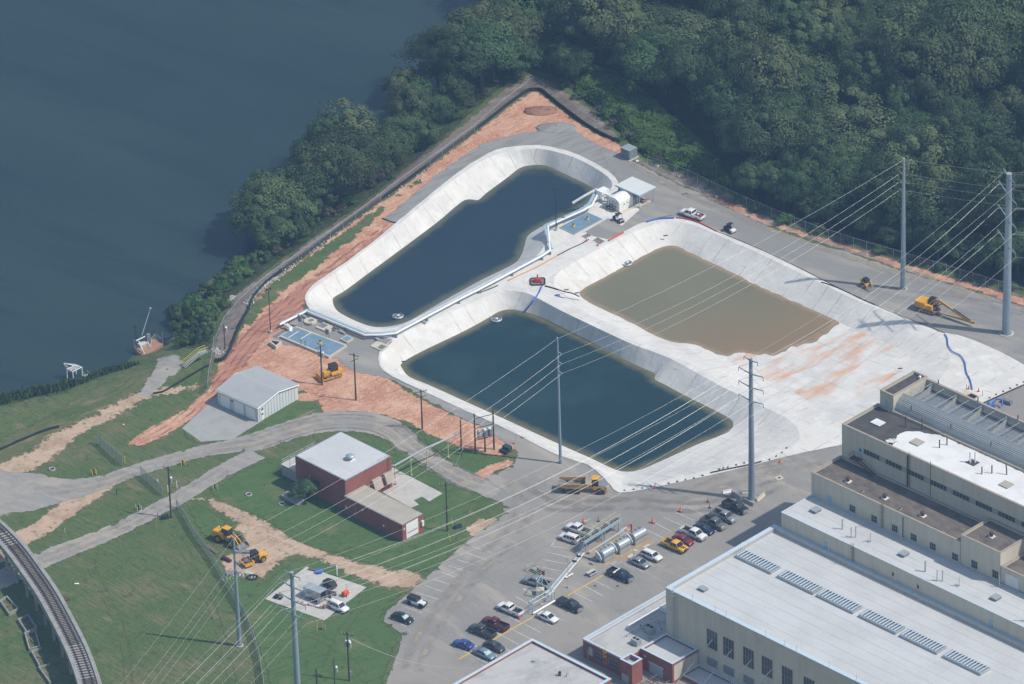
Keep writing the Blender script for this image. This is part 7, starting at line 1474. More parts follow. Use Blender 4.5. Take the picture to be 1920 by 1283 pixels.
d = m.build('door', m_white, sh); MB().cyl((3.741, 1.55, 1.7), (3.76, 1.55, 1.7), .16, n=10).build('porthole', m_dark, d); MB().cyl((3.741, 2.75, 1.7), (3.76, 2.75, 1.7), .16, n=10).build('porthole', m_dark, d)
m = MB()
for i in range(4): m.bb(.3 + i * .85, -.5, .25, .4 + i * .85, -.4, 2.6); m.bb(.3 + i * .85, -.5, 2.6, .4 + i * .85, 0, 2.68)
m.build('pipe_rack', m_galvd, sh); m = MB(); m.tube([(.2, -.7, .8), (2.0, -.9, 1.4), (3.0, -.6, .9)], .14, 7); m.tube([(.5, -.9, .5), (1.5, -.6, 1.8), (3.4, -.7, 1.6)], .09, 6); m.build('pipe', m_trim, sh)
MB().tube([(-5.2, 1.6, 2.2), (-1.5, 1.4, 2.3), (0, 1.2, 2.3)], .3, 8).build('duct', m_white, sh); MB().bb(-3.9, .4, 2.3, -2.0, 2.8, 3.0).build('duct_box', m_white, sh)
m = MB()
for x, y in ((-4.6, .8), (-4.6, 2.2), (-1.6, .8), (-1.6, 2.2)): m.cyl((x, y, 0), (x, y, 2.2), .06, n=5)
m.build('stand', m_galvd, sh); MB().tube([(-5.2, 1.6, 2.1), (-6.6, -.6, .9), (-8.2, -2.8, -.6)], .32, 8).build('chute', m_white, sh)
cc = [G(*Lc(*c), 3.7) for c in ((880, 320), (1205, 125), (1740, 345), (1405, 560))]; uv = [toUV(p) for p in cc]; u0 = (uv[0][0] + uv[1][0]) / 2; v0 = (uv[0][1] + uv[3][1]) / 2; u1 = (uv[2][0] + uv[3][0]) / 2; v1 = (uv[1][1] + uv[2][1]) / 2
cn = tower_thing('open_canopy', 'pale flat canopy on posts beside the white shelter', 'canopy', u0, v0); W_, D_ = u1 - u0, v1 - v0
MB().bb(0, 0, 3.55, W_, D_, 3.7).build('roof', M('pale_canopy_sheet', (.62, .645, .62), .5, [((.56, .585, .565), .4, .4, .7, .6)]), cn); m = MB(); m.bb(-.05, -.06, 3.4, W_ + .05, -.003, 3.72); m.bb(W_ + .003, 0, 3.4, W_ + .08, D_, 3.72); m.build('fascia', m_pblue, cn)
for x, y in ((W_ - .5, .4), (W_ - .5, D_ - .4), (.6, D_ - .4), (.6, .6)): MB().cyl((x, y, 0), (x, y, 3.55), .09, n=6).build('post', m_pblue, cn)
ce_ = tower_thing('chemical_skid', 'white pipe skid with red valves under the pale canopy', 'pipe skid', u0 + W_ * .5, v0 + .9)
MB().bb(-.6, -.6, .05, 3.0, 3.6, .25).build('slab', m_cream, ce_); m = MB()
for y in (0, .9): m.tube([(0, y, .3), (0, y, 1.3), (1.2, y, 1.4), (1.2, y, .3)], .12, 7)
m.build('pipe', m_white, ce_); MB().tube([(1.8, 1.8, .7), (2.4, 2.6, .9), (2.6, 3.2, .5)], .12, 7).build('red_pipe', m_red, ce_); MB().bb(1.5, 1.5, .25, 2.6, 2.5, .8).build('pump', m_bucket, ce_); MB().box((2.5, -.4, .6), (2.2, .15, .08), .0, ry=.35).build('ramp', m_galv, ce_)
# transformer cabinet
c = G(1178, 296, 0); tc_ = thing('electrical_cabinet', 'grey green metal cabinet on a small slab at the end of the silt fence', 'cabinet', (c.x, c.y, 0), YAW)
MB().bb(-1.7, -1.3, .08, 1.7, 1.9, .2).build('slab', m_slab, tc_); MB().bb(-1.35, -1.0, .2, 1.35, 1.6, 2.5).build('body', M('grey_green_enclosure', (.19, .235, .245), .5, [((.15, .19, .20), .8, .45, .7, .6)]), tc_, bevel=.02)
m = MB()
for i in range(3): m.bb(-1.42, -1.05 + i * .9, 2.503, 1.42, -.25 + i * .9, 2.6 - .02 * i)
m.build('roof', m_galv, tc_); 
for x in (-.9, 0, .9): MB().bb(x - .42, -1.04, .35, x + .42, -1.003, 2.35).build('door', m_galvd, tc_)
MB().bb(1.35, -.2, 1.2, 1.38, .1, 1.6).build('label_plate', m_galv, tc_)
for (x, y), lab in (((1228, 311), 'long white skip of scrap on the verge near the grey cabinet'), ((1259, 326), 'short white scrap piece on the verge left of the wood'), ((1271, 331), 'smallest white scrap piece on the verge')):
    p = G(x, y); k = 1 if x < 1240 else .45; t = thing('scrap_bundle', lab, 'scrap', (p.x, p.y, .05), radians(-35)); MB().bb(-1 * k, -.35 * k, 0, 1 * k, .35 * k, .25).build('frame', m_white, t); MB().bb(-.9 * k, -.25 * k, .253, .9 * k, .25 * k, .3).build('load', m_bucket, t)
p = G(1195, 303); MBx = MB().bb(-.3, -.3, 0, .3, .3, .12).build('white_box_lid', m_white); MBx.location = (p.x, p.y, .05); tag(MBx, 'flat white lid on the ground beside the grey cabinet', 'lid')
# floating aerators
def aerator(px, label, z=PW):
    c = G(px[0], px[1], z + .3); t = thing('floating_aerator', label, 'aerator', (c.x, c.y, z), 0, 'floating aerators'); m = MB(); n = 26
    m.loft([[Vector((cos(2 * pi * i / n) * r, sin(2 * pi * i / n) * r, zz)) for i in range(n)] for r, zz in ((1.02, -.1), (1.28, .1), (1.28, .32), (1.1, .42))], False); m.build('float_ring', m_galv, t, True)
    m = MB()
    for k in range(6): m.cyl((0, 0, .45), (cos(pi * k / 3) * 1.15, sin(pi * k / 3) * 1.15, .38), .05, n=5)
    m.build('spoke', m_galv, t); MB().lathe((0, 0, .2), [(.4, 0), (.45, .25), (.2, .45)], 12).build('motor', m_galv, t); MB().cyl((0, 0, -.05), (0, 0, .2), 1.0, n=20).build('inner_deck', m_bucket, t)
aerator((746, 592), 'floating ring aerator at the near end of the blue upper pond'); aerator((930.5, 598), 'floating ring aerator at the back corner of the teal pond'); aerator((1175, 493), 'floating ring aerator at the edge of the brown pond')
# pump island on the berm
c = G(1008, 529, .15); pi_ = thing('berm_pump', 'red pump in a black spill tray on the white berm', 'pump', (c.x, c.y, .17), 0)
m = MB(); pr = [(-1.6, -1.2), (-1.3, -1.6), (1.3, -1.6), (1.6, -1.2), (1.6, 1.2), (1.3, 1.5), (-1.3, 1.5), (-1.6, 1.2)]; m.prism(pr, 0, .1); MBt = m.build('spill_tray', m_verge, pi_)
m = MB(); m.tube([(x, y, .16) for x, y in pr + [pr[0]]], .14, 6); m.build('tray_rim', m_trim, MBt)
m = MB(); m.bb(-.6, -.6, .2, .6, .4, .9, top=.8); m.cyl((0, .2, .9), (0, .2, 1.7), .16, n=8); m.build('pump_body', m_red, pi_); MB().tube([(-.3, 0, .7), (-.7, .1, .8), (-.8, -.3, .3)], .16, 7).build('elbow', m_red, pi_); MB().tube([(.3, -.2, .6), (.8, -.4, .7), (.9, -.8, .3)], .16, 7).build('elbow', m_red, pi_)
def hose(name, px, r, mat, label, z=.3, cat='hose', zs=None):
    q = smooth_poly([tuple(G(x, y, (zs[i] if zs else z))) for i, (x, y) in enumerate(px)], 5, False); m = MB(); m.tube(q, r, 6); return tag(m.build(name, mat, None, True), label, cat)
hose('blue_hose', [(1016, 536), (1011, 548), (1001, 563), (991, 576), (984, 585)], .16, m_bluehose, 'blue hose from the red pump down into the teal pond', zs=(.5, .35, .1, -1.6, -3.1))
hose('blue_hose', [(1771, 626), (1776, 634), (1778, 648), (1786, 659), (1801, 667), (1809, 680), (1812, 698), (1819, 712), (1823, 730)], .13, m_bluehose, 'long blue lay-flat hose snaking over the white liner on the right', .4)
hose('black_hose', [(1022, 536), (1040, 541), (1058, 547), (1072, 550), (1086, 556)], .13, m_trim, 'black hose from the red pump to the brown pond', .3)
hose('blue_rope', [(1040, 553), (1052, 557), (1070, 560), (1085, 563)], .07, m_bluehose, 'thin blue line on the berm below the black hose', .25)
hose('boom', [(895, 550), (915, 543), (934, 535)], .10, m_trim, 'short black boom along the near berm beside the white pipe', .28, 'boom'); hose('boom', [(953, 526), (980, 513), (1010, 499), (1024, 491), (1044, 480)], .12, M('orange_boom_cloth', (.62, .30, .10), .8), 'orange boom on the berm between the ponds', .28, 'boom')
hose('boom', [(1045, 479), (1070, 466), (1090, 457), (1104, 449)], .10, m_trim, 'black boom leading to the grey hatch pad', .28, 'boom'); hose('boom', [(1141, 451), (1152, 445), (1169, 436)], .20, M('red_boom_cloth', (.55, .12, .08), .8), 'red boom at the asphalt corner behind the brown pond', .35, 'boom')
hose('boom', [(1212, 416), (1222, 413), (1236, 410), (1250, 409), (1264, 408.5)], .20, m_blue, 'blue boom along the back rim of the brown pond', .3, 'boom'); hose('boom', [(1268, 408), (1285, 410), (1307, 416), (1325, 424), (1345, 434)], .13, m_red, 'red boom continuing along the back rim of the brown pond', .3, 'boom')
hose('boom', [(1540, 529), (1562, 536), (1585, 546), (1612, 559), (1640, 571)], .10, m_silt, 'dark boom along the rim in front of the skid steer loader', .28, 'boom')
hose('edge_rope', [(1345, 434), (1420, 465), (1500, 503), (1573, 540), (1638, 570), (1712, 601), (1771, 624)], .06, m_rust, 'brown edge rope on the rim between liner and road', .26, 'rope')
hose('black_pipe', [(1332, 886), (1360, 880), (1400, 872), (1428, 865)], .12, m_trim, 'black pipe resting on the near edge of the white liner', .4, 'pipe'); hose('black_pipe', [(1822, 766), (1860, 748), (1900, 730), (1925, 719)], .11, m_trim, 'black pipe on the liner edge at the right', .4, 'pipe')
for (x, y), lab in (((1062, 544.5), 'short dark tube lying on the berm above the black hose'), ((1082, 550.5), 'dark tube at the corner of the brown pond'), ((1046, 554), 'short blue tube lying on the berm'), ((1248, 443), 'small dark stick on the back slope of the brown basin'), ((1688, 692), 'short dark tube at the stained end of the basin'), ((757, 679), 'dark float at the left corner of the teal pond')):
    p = G(x, y, .3 if y != 443 else -1.2); m = MB().cyl((-.5, 0, .1), (.5, .15, .1), .13, n=7); o = m.build('short_tube', m_blue if 'blue' in lab else m_trim); o.location = p; tag(o, lab, 'tube')
# manhole works at right and blue pump
p = G(1817, 742, .2); t = thing('open_pit', 'open pit with guard posts where the long blue hose ends', 'pit', (p.x, p.y, .22), YAW); MB().bb(-2.2, -1.3, 0, 2.0, 1.3, .06).build('plate', m_cream, t); MB().bb(-.2, -.9, .063, 1.7, .9, .09).build('opening', m_dark, t)
for x, y in ((-2, 1.5), (2.2, 1.8), (2.4, -1.4), (-1.8, -1.7)): MB().cyl((x, y, 0), (x, y, 1.3), .05, n=5).build('guard_post', m_trim, t)
MB().tube([(0, -1.2, .4), (1.0, -2.4, .5), (3.4, -3.0, .3), (5.2, -3.4, .3)], .16, 6).build('hose', M('maroon_hose', (.25, .06, .05), .6), t); MB().tube([(-2.4, -2.6, .2), (-1.2, -2.2, .7), (1.0, -2.6, .5), (3.0, -3.6, .3)], .13, 6).build('hose', m_galvd, t)
p = G(1855, 764, .2); t = thing('blue_pump', 'bright blue pump set with looping hose beside the liner edge', 'pump', (p.x, p.y, .1), radians(-20)); MB().bb(-1.2, -.7, 0, 1.2, .7, .25).build('skid', m_blue, t); MB().lathe((0, 0, .25), [(.5, 0), (.65, .5), (.4, 1.0), (.15, 1.2)], 12).build('pump_body', m_bluehose, t)
MB().tube([(.5, .3, .8), (1.2, 1.4, 1.6), (2.4, 1.6, 1.4), (2.6, .6, .5)], .2, 7).build('loop_hose', m_blue, t); MB().bb(.4, -.5, .25, 1.1, .4, .9).build('engine', m_blue, t)
p = G(1888, 757, 0); t = thing('dark_crate', 'dark grey crate on the dirt right of the blue pump', 'crate', (p.x, p.y, .08), radians(-40)); MB().bb(-1.2, -.5, 0, 1.2, .5, .8).build('body', m_galvd, t); MB().bb(-1.1, -.4, .803, 1.1, .4, .86).build('lid', m_bucket, t)
# cones, barrels, sandbags, barriers
def cone(px, lab, L=None, z=.1, s=1.0):
    p = G(*(L(*px) if L else px), z); t = thing('traffic_cone', lab, 'traffic cone', (p.x, p.y, z), 0, 'orange traffic cones'); t.scale = (s, s, s); MB().bb(-.24, -.24, 0, .24, .24, .05).build('base', m_orange, t); MB().cyl((0, 0, .05), (0, 0, 1.0), .19, .03, 10).build('cone', m_orange, t)
Ld = lambda x, y: zx(x, y, 1760, 680, 10.69); Le = lambda x, y: zx(x, y, 1340, 880, 12.83)
for px, lab, L in (((912, 220), 'orange cone on the liner edge behind the parking lot', L2), ((88, 828), 'orange cone at the liner edge near the tall hall', lambda x, y: zx(x, y, 1440, 660, 4)), ((1063, 1200), 'orange cone beside the grey hatch pad, on the left', Lb), ((1292, 1290), 'orange cone on the slope below the black boom', Lb), ((800, 580), 'orange cone right of the open pit', Ld), ((600, 530), 'orange cone behind the open pit', Ld), ((586, 700), 'orange cone in front of the open pit', Ld), ((1008, 795), 'orange cone by the tailgate of the white pickup next to the pale blue frame', L1)): cone(px, lab, L, .2)
for px, lab, L in (((897, 485), 'orange barrel by the empty bays left of the white pickup', L2), ((1105, 402), 'orange barrel at the upper corner of the marked bays', L2), ((377, 488), 'orange barrel behind the white pickup at the railed trough', L2)):
    p = G(*L(*px), 0); t = thing('traffic_barrel', lab, 'traffic barrel', (p.x, p.y, .078), 0, 'orange traffic barrels'); MB().lathe((0, 0, 0), [(.36, 0), (.33, .1), (.28, .12), (.24, 1.0)], 12).build('drum', m_orange, t)
    m = MB(); m.cyl((0, 0, .45), (0, 0, .55), .275, .27, 12); m.cyl((0, 0, .75), (0, 0, .85), .262, .256, 12); m.build('band', m_white, t); MB().cyl((0, 0, 0), (0, 0, .06), .45, n=12).build('base', m_trim, t)
for px, lab in (((1307, 328), 'red marker post in front of the black pickup'), ((488, 475), 'red marker post right of the trough barrel'), ((1322, 372), 'short red marker post beside the silver crew cab')):
    p = G(*L2(*px), 0); t = thing('marker_post', lab, 'marker post', (p.x, p.y, .078), 0); MB().cyl((0, 0, 0), (0, 0, .1), .3, n=10).build('base', m_trim, t); MB().cyl((0, 0, .1), (0, 0, 1.1), .07, n=7).build('post', m_red, t)
def bag(p, k, grp, lab):
    o = MB().box((0, 0, .1), (.5, .3, .2), k * .7, top=.7).build('sandbag', m_rust, bevel=.04); o.location = (p.x, p.y, .2); tag(o, lab, 'sandbag', grp)
for k, c in enumerate([(685, 240), (752, 233), (818, 223), (880, 211), (1015, 186), (1080, 172), (1142, 158), (1205, 146), (1270, 127), (1395, 80), (1425, 72), (1460, 65), (1522, 48), (1582, 34)]): bag(G(*L2(*c), .2), k, 'sandbags on the near liner edge', 'small dark sandbag on the liner edge behind the parking lot')
for k, c in enumerate([(745, 828), (1020, 708), (1155, 640), (1295, 580), (1437, 517), (1572, 453), (1705, 390)]): bag(G(*Ld(*c), .2), k, 'sandbags on the right liner edge', 'small dark sandbag on the liner edge by the blue pump')
for k, c in enumerate([(140, 722), (105, 755), (62, 782), (12, 808)]): bag(G(*zx(*c, 1440, 660, 4), .2), k, 'sandbags by the tall hall', 'small dark sandbag on the liner near the corner of the tall hall')
def barrier(a, b, lab, mat, L=Le, h=.8):
    p, q = G(*L(*a), 0), G(*L(*b), 0); d = q - p; t = thing('concrete_barrier', lab, 'barrier', (p.x, p.y, .078), atan2(d.y, d.x), 'concrete barriers round the steel pole')
    m = MB(); m.side([(0, 0), (0, 0)], 0, 0) if 0 else None; prf = [(-.3, 0), (.3, 0), (.3, .08), (.12, .33), (.08, h), (-.08, h), (-.12, .33), (-.3, .08)]; m.v = [(0, y, z) for y, z in prf] + [(d.length, y, z) for y, z in prf]; n = 8
    m.f = [tuple((i, (i + 1) % n, n + (i + 1) % n, n + i)) for i in range(n)] + [tuple(range(n))[::-1], tuple(range(n, 2 * n))]; m.build('barrier_body', mat, t, recalc=True); MB().bb(.05, -.02, h + .003, .15, .02, h + .08).build('lifting_loop', m_rust, t)
barrier((410, 600), (645, 760), 'dark concrete barrier left of the steel pole base', m_slabg); barrier((680, 770), (935, 905), 'dark concrete barrier in front of the steel pole base', m_slabg); barrier((655, 585), (810, 575), 'concrete barrier behind the steel pole base', m_slab); barrier((1010, 790), (1195, 630), 'yellowish concrete barrier right of the steel pole base', m_cream); barrier((195, 585), (410, 545), 'white topped barrier at the far left of the steel pole', m_white, h=.6)
for (x, y), lab, L in (((1555, 215), 'round manhole in a cream square behind the tall steel pole', Le), ((462, 958), 'dark drain in the empty bay right of the black pickup', L2), ((632, 960), 'dark drain patch in the bay below the navy pickup', L2)):
    p = G(*L(x, y), 0); t = thing('drain_cover', lab, 'drain cover', (p.x, p.y, .08), YAW * 1.3); MB().bb(-.75, -.75, 0, .75, .75, .02).build('frame', m_cream if x > 1000 else m_asph, t); MB().cyl((0, 0, .02), (0, 0, .04), .34, n=14).build('lid', m_rust, t)
# ------------------------------------------------------------------ screens, trough and pale frame in the lot
Lg = lambda x, y: zx(x, y, 1040, 960, 9.6); Lh = lambda x, y: zx(x, y, 960, 1020, 9.165)
yd = region('dirt_pad', [Lg(520, 735), Lg(640, 600), Lg(1150, 350), Lg(1290, 270), Lg(1440, 330), Lg(1720, 430), Lg(1800, 560), Lg(1500, 760), Lg(1200, 900), Lg(930, 980), Lg(700, 870)], M('tan_dirt_pad', (.33, .245, .16), .95, [((.42, .34, .24), .5, .5, .7, .8), ((.22, .165, .12), 1, .55, .75, .7)], bump=.3), .082, .15, 1)
a, b = G(*Lg(555, 745), 0), G(*Lg(1185, 345), 0); d = b - a; LT = d.length
tr_ = thing('railed_trough', 'long pale blue trough on legs with yellow railings beside the screen boxes', 'trough', (a.x, a.y, .085), atan2(d.y, d.x))
m = MB(); m.side([(0, 0)] * 0 + [(-.3, 2.2), (LT + .4, 2.2), (LT + .4, 3.0), (-.3, 3.0)], -.02, .04); m.side([(-.3, 2.2), (LT + .4, 2.2), (LT + .4, 2.9), (-.3, 2.9)], 1.3, 1.36); m.bb(-.3, .04, 2.2, LT + .4, 1.3, 2.26); m.build('trough', m_pblue, tr_, recalc=True)
m = MB()
for x in (.3, LT * .48, LT * .56, LT - .4):
    for y in (.1, 1.2): m.cyl((x, y, 0), (x, y, 2.2), .1, n=6)
    m.cyl((x, .1, .2), (x, 1.2, 2.1), .06, n=5)
m.build('leg', m_pblue, tr_)
m = MB()
for y in (.1, 1.3): m.cyl((-.2, y, 3.95), (LT + .3, y, 3.95), .04, n=5); m.cyl((-.2, y, 3.5), (LT + .3, y, 3.5), .03, n=5)
for i in range(11):
    for y in (.1, 1.3): m.cyl((-.2 + i * (LT + .5) / 10, y, 2.9), (-.2 + i * (LT + .5) / 10, y, 3.95), .035, n=4)
m.build('railing', M('faded_yellow_rail', (.55, .50, .30), .6), tr_); MB().bb(-.2, .1, 2.6, LT + .3, 1.28, 2.66).build('walkway', m_rust, tr_)
m = MB()
for k in range(3): m.bb(LT * (.15 + .26 * k), .2, 2.67, LT * (.15 + .26 * k) + .7, 1.1, 3.3)
m.build('gearbox', m_galv, tr_); 
for s in (0, .7): MB().tube([(-1.5, s, .05), (-.3, s, 3.0)], .05, 5).build('stair_rail', m_pblue, tr_)
m = MB()
for i in range(9): m.box((-1.45 + i * .13, .35, .25 + i * .32), (.25, .7, .04))
m.build('stair_tread', m_galv, tr_); MB().cyl((0, -.8, .35), (LT, -.8, .35), .28, n=8).build('lower_flume', m_galv, tr_)
for k, (a, b) in enumerate([((893, 935), (1110, 840)), ((1175, 785), (1385, 685)), ((1450, 622), (1665, 505))]):
    p, q = G(*Lg(*a), 0), G(*Lg(*b), 0); us, vs_ = toUV(p); L_ = (q - p).length
    t = tower_thing('screen_housing', ('nearest', 'middle', 'farthest')[k] + ' of three pale metal screen housings with a rounded top in the lot', 'screen housing', us - 2.0, vs_ + .1, .085, 'water screen housings in the parking lot')
    pr = [(0, .1), (2.0, .1), (2.0, 1.7), (1.85, 2.1), (1.5, 2.4), (1.0, 2.5), (.3, 2.3), (-.1, 1.9), (-.15, 1.4)]
    MB().side(pr, 0, L_).build('housing', m_galv, t, recalc=True); MB().bb(2.003, .02, 1.2, 2.04, L_ - .02, 1.3).build('black_seam', m_trim, t)
    MB().side([(-.1, .3), (1.3, .3), (1.5, 1.0), (.9, 1.9), (.1, 2.1), (-.3, 1.5)], -.35, -.003).build('drive_guard', m_pblue, t, recalc=True); MB().tube([(-.35, -.25, 2.2), (.3, -.4, 2.1), (1.1, -.4, 1.6), (1.5, -.4, .9), (1.3, -.4, .4)], .11, 6).build('belt_cover', m_white, t)
    m = MB()
    for i in range(3): m.bb(.25, .4 + i * 1.1, 2.42, .85, .9 + i * 1.1, 2.56)
    m.build('top_hatch', m_bucket, t)
for k, c in enumerate([(1240, 315), (1215, 400), (940, 560), (665, 715), (1245, 470), (970, 615), (1650, 620), (1070, 935), (1160, 930), (1380, 800), (1470, 745)]):
    p = G(*Lg(*c), 0); o = MB().bb(-.9, -.25 - .25 * (k % 2), 0, .9, .25 + .25 * (k % 2), .05).build('cover_plate', m_galv if k % 3 else m_cream); o.location = (p.x, p.y, .09); o.rotation_euler = (0, 0, YAW + pi / 2); tag(o, 'pale flat cover plate lying on the tan dirt pad among the screen housings', 'cover plate', 'cover plates on the dirt pad')
for c, lab in (((1320, 345), 'yellow plate'), ((1455, 700), 'round yellow lid')): 
    p = G(*Lg(*c), 0); o = MB().cyl((0, 0, 0), (0, 0, .06), .42 if 'round' in lab else .6, n=16 if 'round' in lab else 4).build('manhole_cover', m_cream); o.location = (p.x, p.y, .09); tag(o, lab + ' on the tan dirt pad beside the screen housings', 'lid')
p = G(*Lg(1385, 355), 0); t = thing('fire_hydrant_pipe', 'red standpipe with a bent arm behind the farthest screen housing', 'standpipe', (p.x, p.y, .085), 0); MB().cyl((0, 0, 0), (0, 0, 1.5), .17, n=8).build('riser', m_red, t); MB().tube([(0, 0, 1.4), (-.5, 0, 1.5), (-.6, 0, 1.1)], .13, 7).build('arm', m_red, t); MB().cyl((-.1, 0, 1.5), (.1, 0, 1.65), .2, n=8).build('valve', m_red, t)
# low wall segments left of the housings
for c, d_, lab in (((480, 800), (760, 890), 'dark low concrete kerb left of the nearest screen housing'), ((640, 930), (700, 960), 'small concrete block on the asphalt below the dark kerb')):
    p, q = G(*Lg(*c), 0), G(*Lg(*d_), 0); dd_ = q - p; o = MB().bb(0, -.25, 0, dd_.length, .25, .35).build('low_kerb', m_slabg, bevel=.03); o.location = (p.x, p.y, .085); o.rotation_euler = (0, 0, atan2(dd_.y, dd_.x)); tag(o, lab, 'kerb')
# flume from the trough to the frame
p, q = G(*Lh(1215, 150), .5), G(*Lh(610, 870), .5); dd_ = q - p; fl_ = thing('white_flume', 'long straight white flume crossing the lot between trough and pale frame', 'flume', (p.x, p.y, .3), atan2(dd_.y, dd_.x)); LL = dd_.length
m = MB(); m.bb(0, -.42, 0, LL, .42, .1); m.bb(0, -.42, .103, LL, -.36, .45); m.bb(0, .36, .103, LL, .42, .45); m.build('channel', m_white, fl_); MB().bb(.1, -.36, .3, LL - .1, .36, .34).build('cover', m_galv, fl_); MB().bb(0, -.5, -.22, LL, -.425, -.02).build('rust_edge', M('rusty_edge', (.5, .33, .2), .9), fl_)
for x in (LL * .1, LL * .22): MB().bb(x, -.5, .453, x + .5, .5, .55).build('strap', m_trim, fl_)
o_ = G(*Lh(335, 1195), 0); pf = thing('portal_frame', 'pale blue steel portal frame at the lower end of the white flume', 'portal frame', (o_.x, o_.y, .085), 0)
def rel(x, y, z): v = G(*Lh(x, y), z) - o_; return v
base = {'a': (300, 1190), 'b': (360, 1225), 'c': (740, 1000), 'd': (680, 960), 'e': (435, 915), 'f': (520, 795)}
P3 = {k: rel(*v, 0) for k, v in base.items()}; H3 = {'a': 2.6, 'b': 2.6, 'c': 2.6, 'd': 2.6, 'e': 3.6, 'f': 3.6}
for k in P3: MB().cyl((P3[k].x, P3[k].y, 0), (P3[k].x, P3[k].y, H3[k]), .1, n=4).build('column', m_pblue, pf)
tp = {k: Vector((P3[k].x, P3[k].y, H3[k])) for k in P3}
for a, b in (('a', 'd'), ('b', 'c'), ('a', 'b'), ('e', 'f'), ('e', 'c'), ('f', 'd')): MB().cyl(tp[a], tp[b], .1, n=4).build('beam', m_pblue, pf)
m = MB(); m.cyl((P3['b'].x, P3['b'].y, .3), (P3['c'].x, P3['c'].y, .3), .22, n=4); m.build('base_beam', m_white, pf); v = rel(490, 860, .0); MB().bb(v.x - .9, v.y - .8, 0, v.x + .8, v.y + .8, 1.1).build('yellow_tank', m_cream, pf); v = rel(510, 1045, 0); MB().cyl((v.x, v.y, 0), (v.x, v.y, .15), .3, n=12).build('yellow_lid', m_cream, pf); v = rel(620, 985, 0); MB().bb(v.x - .6, v.y - .4, 0, v.x + .5, v.y + .4, .2).build('grey_plate', m_galv, pf)
p = G(*Lh(405, 470), 0); cg = thing('yellow_railed_pit', 'small pit fenced by faded yellow railings with a red drum', 'railed pit', (p.x, p.y, .08), YAW)
m = MB()
for x in (-1.5, 1.5):
    for y in (-1.2, 1.2): m.cyl((x, y, 0), (x, y, 1.1), .05, n=5)
for z in (.55, 1.05): m.tube([(-1.5, -1.2, z), (1.5, -1.2, z), (1.5, 1.2, z), (-1.5, 1.2, z), (-1.5, -1.2, z)], .04, 5)
m.build('railing', M('faded_yellow_rail', (.55, .50, .30), .6), cg); MB().bb(-1.2, -.9, 0, 1.2, .9, .05).build('pit_cover', m_trim, cg); MB().bb(-.6, -.5, .053, .2, .3, .6).build('valve', m_galv, cg); MB().cyl((2.2, 0, 0), (2.2, 0, .9), .3, n=10).build('red_drum', M('rusty_red_drum', (.2, .05, .04), .7), cg)
p = G(*Lg(650, 1090), .5); t = thing('picnic_table', 'grey picnic table with one bench in front of the screen housings', 'picnic table', (p.x, p.y, .085), YAW + pi / 2); MB().bb(-1.1, -.4, .7, 1.1, .4, .76).build('table_top', m_slab, t); 
for x in (-.8, .8): MB().bb(x - .05, -.6, 0, x + .05, .4, .697).build('trestle', m_galvd, t)
MB().bb(-1.1, -.95, .42, 1.1, -.7, .47).build('bench', m_slab, t)
p = G(*Lg(265, 1160), .2); t = thing('plank_bench', 'pale plank lying on blocks left of the picnic table', 'bench', (p.x, p.y, .085), YAW + pi / 2); MB().bb(-1.1, -.2, .3, 1.1, .2, .36).build('seat', m_white, t)
for x in (-.7, .7): MB().bb(x - .1, -.15, 0, x + .1, .15, .297).build('leg', m_slab, t)
# ------------------------------------------------------------------ elevated pipe near the brick pump house
pp = [(720, 874), (740, 873), (770, 856), (799.5, 840), (839.5, 823), (862, 811)]; Z = 4.7
o_ = G(740, 911); t = thing('elevated_pipe', 'grey elevated pipe on yellow posts leaving the brick pump house', 'pipe', (o_.x, o_.y, 0), 0)
MB().tube([G(x, y, Z) - Vector((o_.x, o_.y, 0)) for x, y in pp], .2, 8).build('pipe', m_galv, t)
for x, y in ((740, 873), (770, 856), (799.5, 840), (839.5, 823)):
    v = G(x, y, Z) - Vector((o_.x, o_.y, 0)); MB().cyl((v.x, v.y, .3), (v.x, v.y, Z - .2), .1, n=7).build('yellow_post', M('pale_yellow_post', (.62, .55, .25), .6), t); MB().cyl((v.x, v.y, 0), (v.x, v.y, .35), .28, n=10).build('footing', m_slabg, t)
# bollard sets around valves, manholes and small posts
Lz2 = lambda x, y: zx(x, y, 0, 780, 4)
for c, lab, col in (((705, 440), 'yellow bollards round a valve below the left gate', m_yel), ((1370, 370), 'yellow bollards round a valve between the two roads', m_yel), ((1040, 705), 'pale bollards round a valve beside the service road', m_cream), ((1612, 548), 'pale bollards round a valve at the road fork', m_cream)):
    p = T(*Lz2(*c)); t = thing('valve_bollards', lab, 'bollards', p, .4)
    for x, y in ((-.45, -.4), (.45, -.4), (.45, .5), (-.45, .5)): MB().cyl((x, y, -.1), (x, y, 1.1), .08, n=7).build('bollard', col, t)
    MB().cyl((0, 0, 0), (0, 0, .9), .1, n=7).build('valve_stem', m_trim, t); MB().cyl((0, 0, .9), (0, 0, 1.1), .2, n=8).build('valve_wheel', m_trim, t)
p = T(601, 1180); t = thing('valve_bollards', 'slim yellow bollards round a drain on the lower lawn', 'bollards', p, .2)
for x, y in ((-.8, -.6), (.8, -.7), (.5, .6), (-.5, .7)): MB().cyl((x, y, -.1), (x, y, 1.4), .05, n=6).build('bollard', m_yel, t)
MB().bb(-.4, -.4, 0, .4, .4, .08).build('drain', m_trim, t)
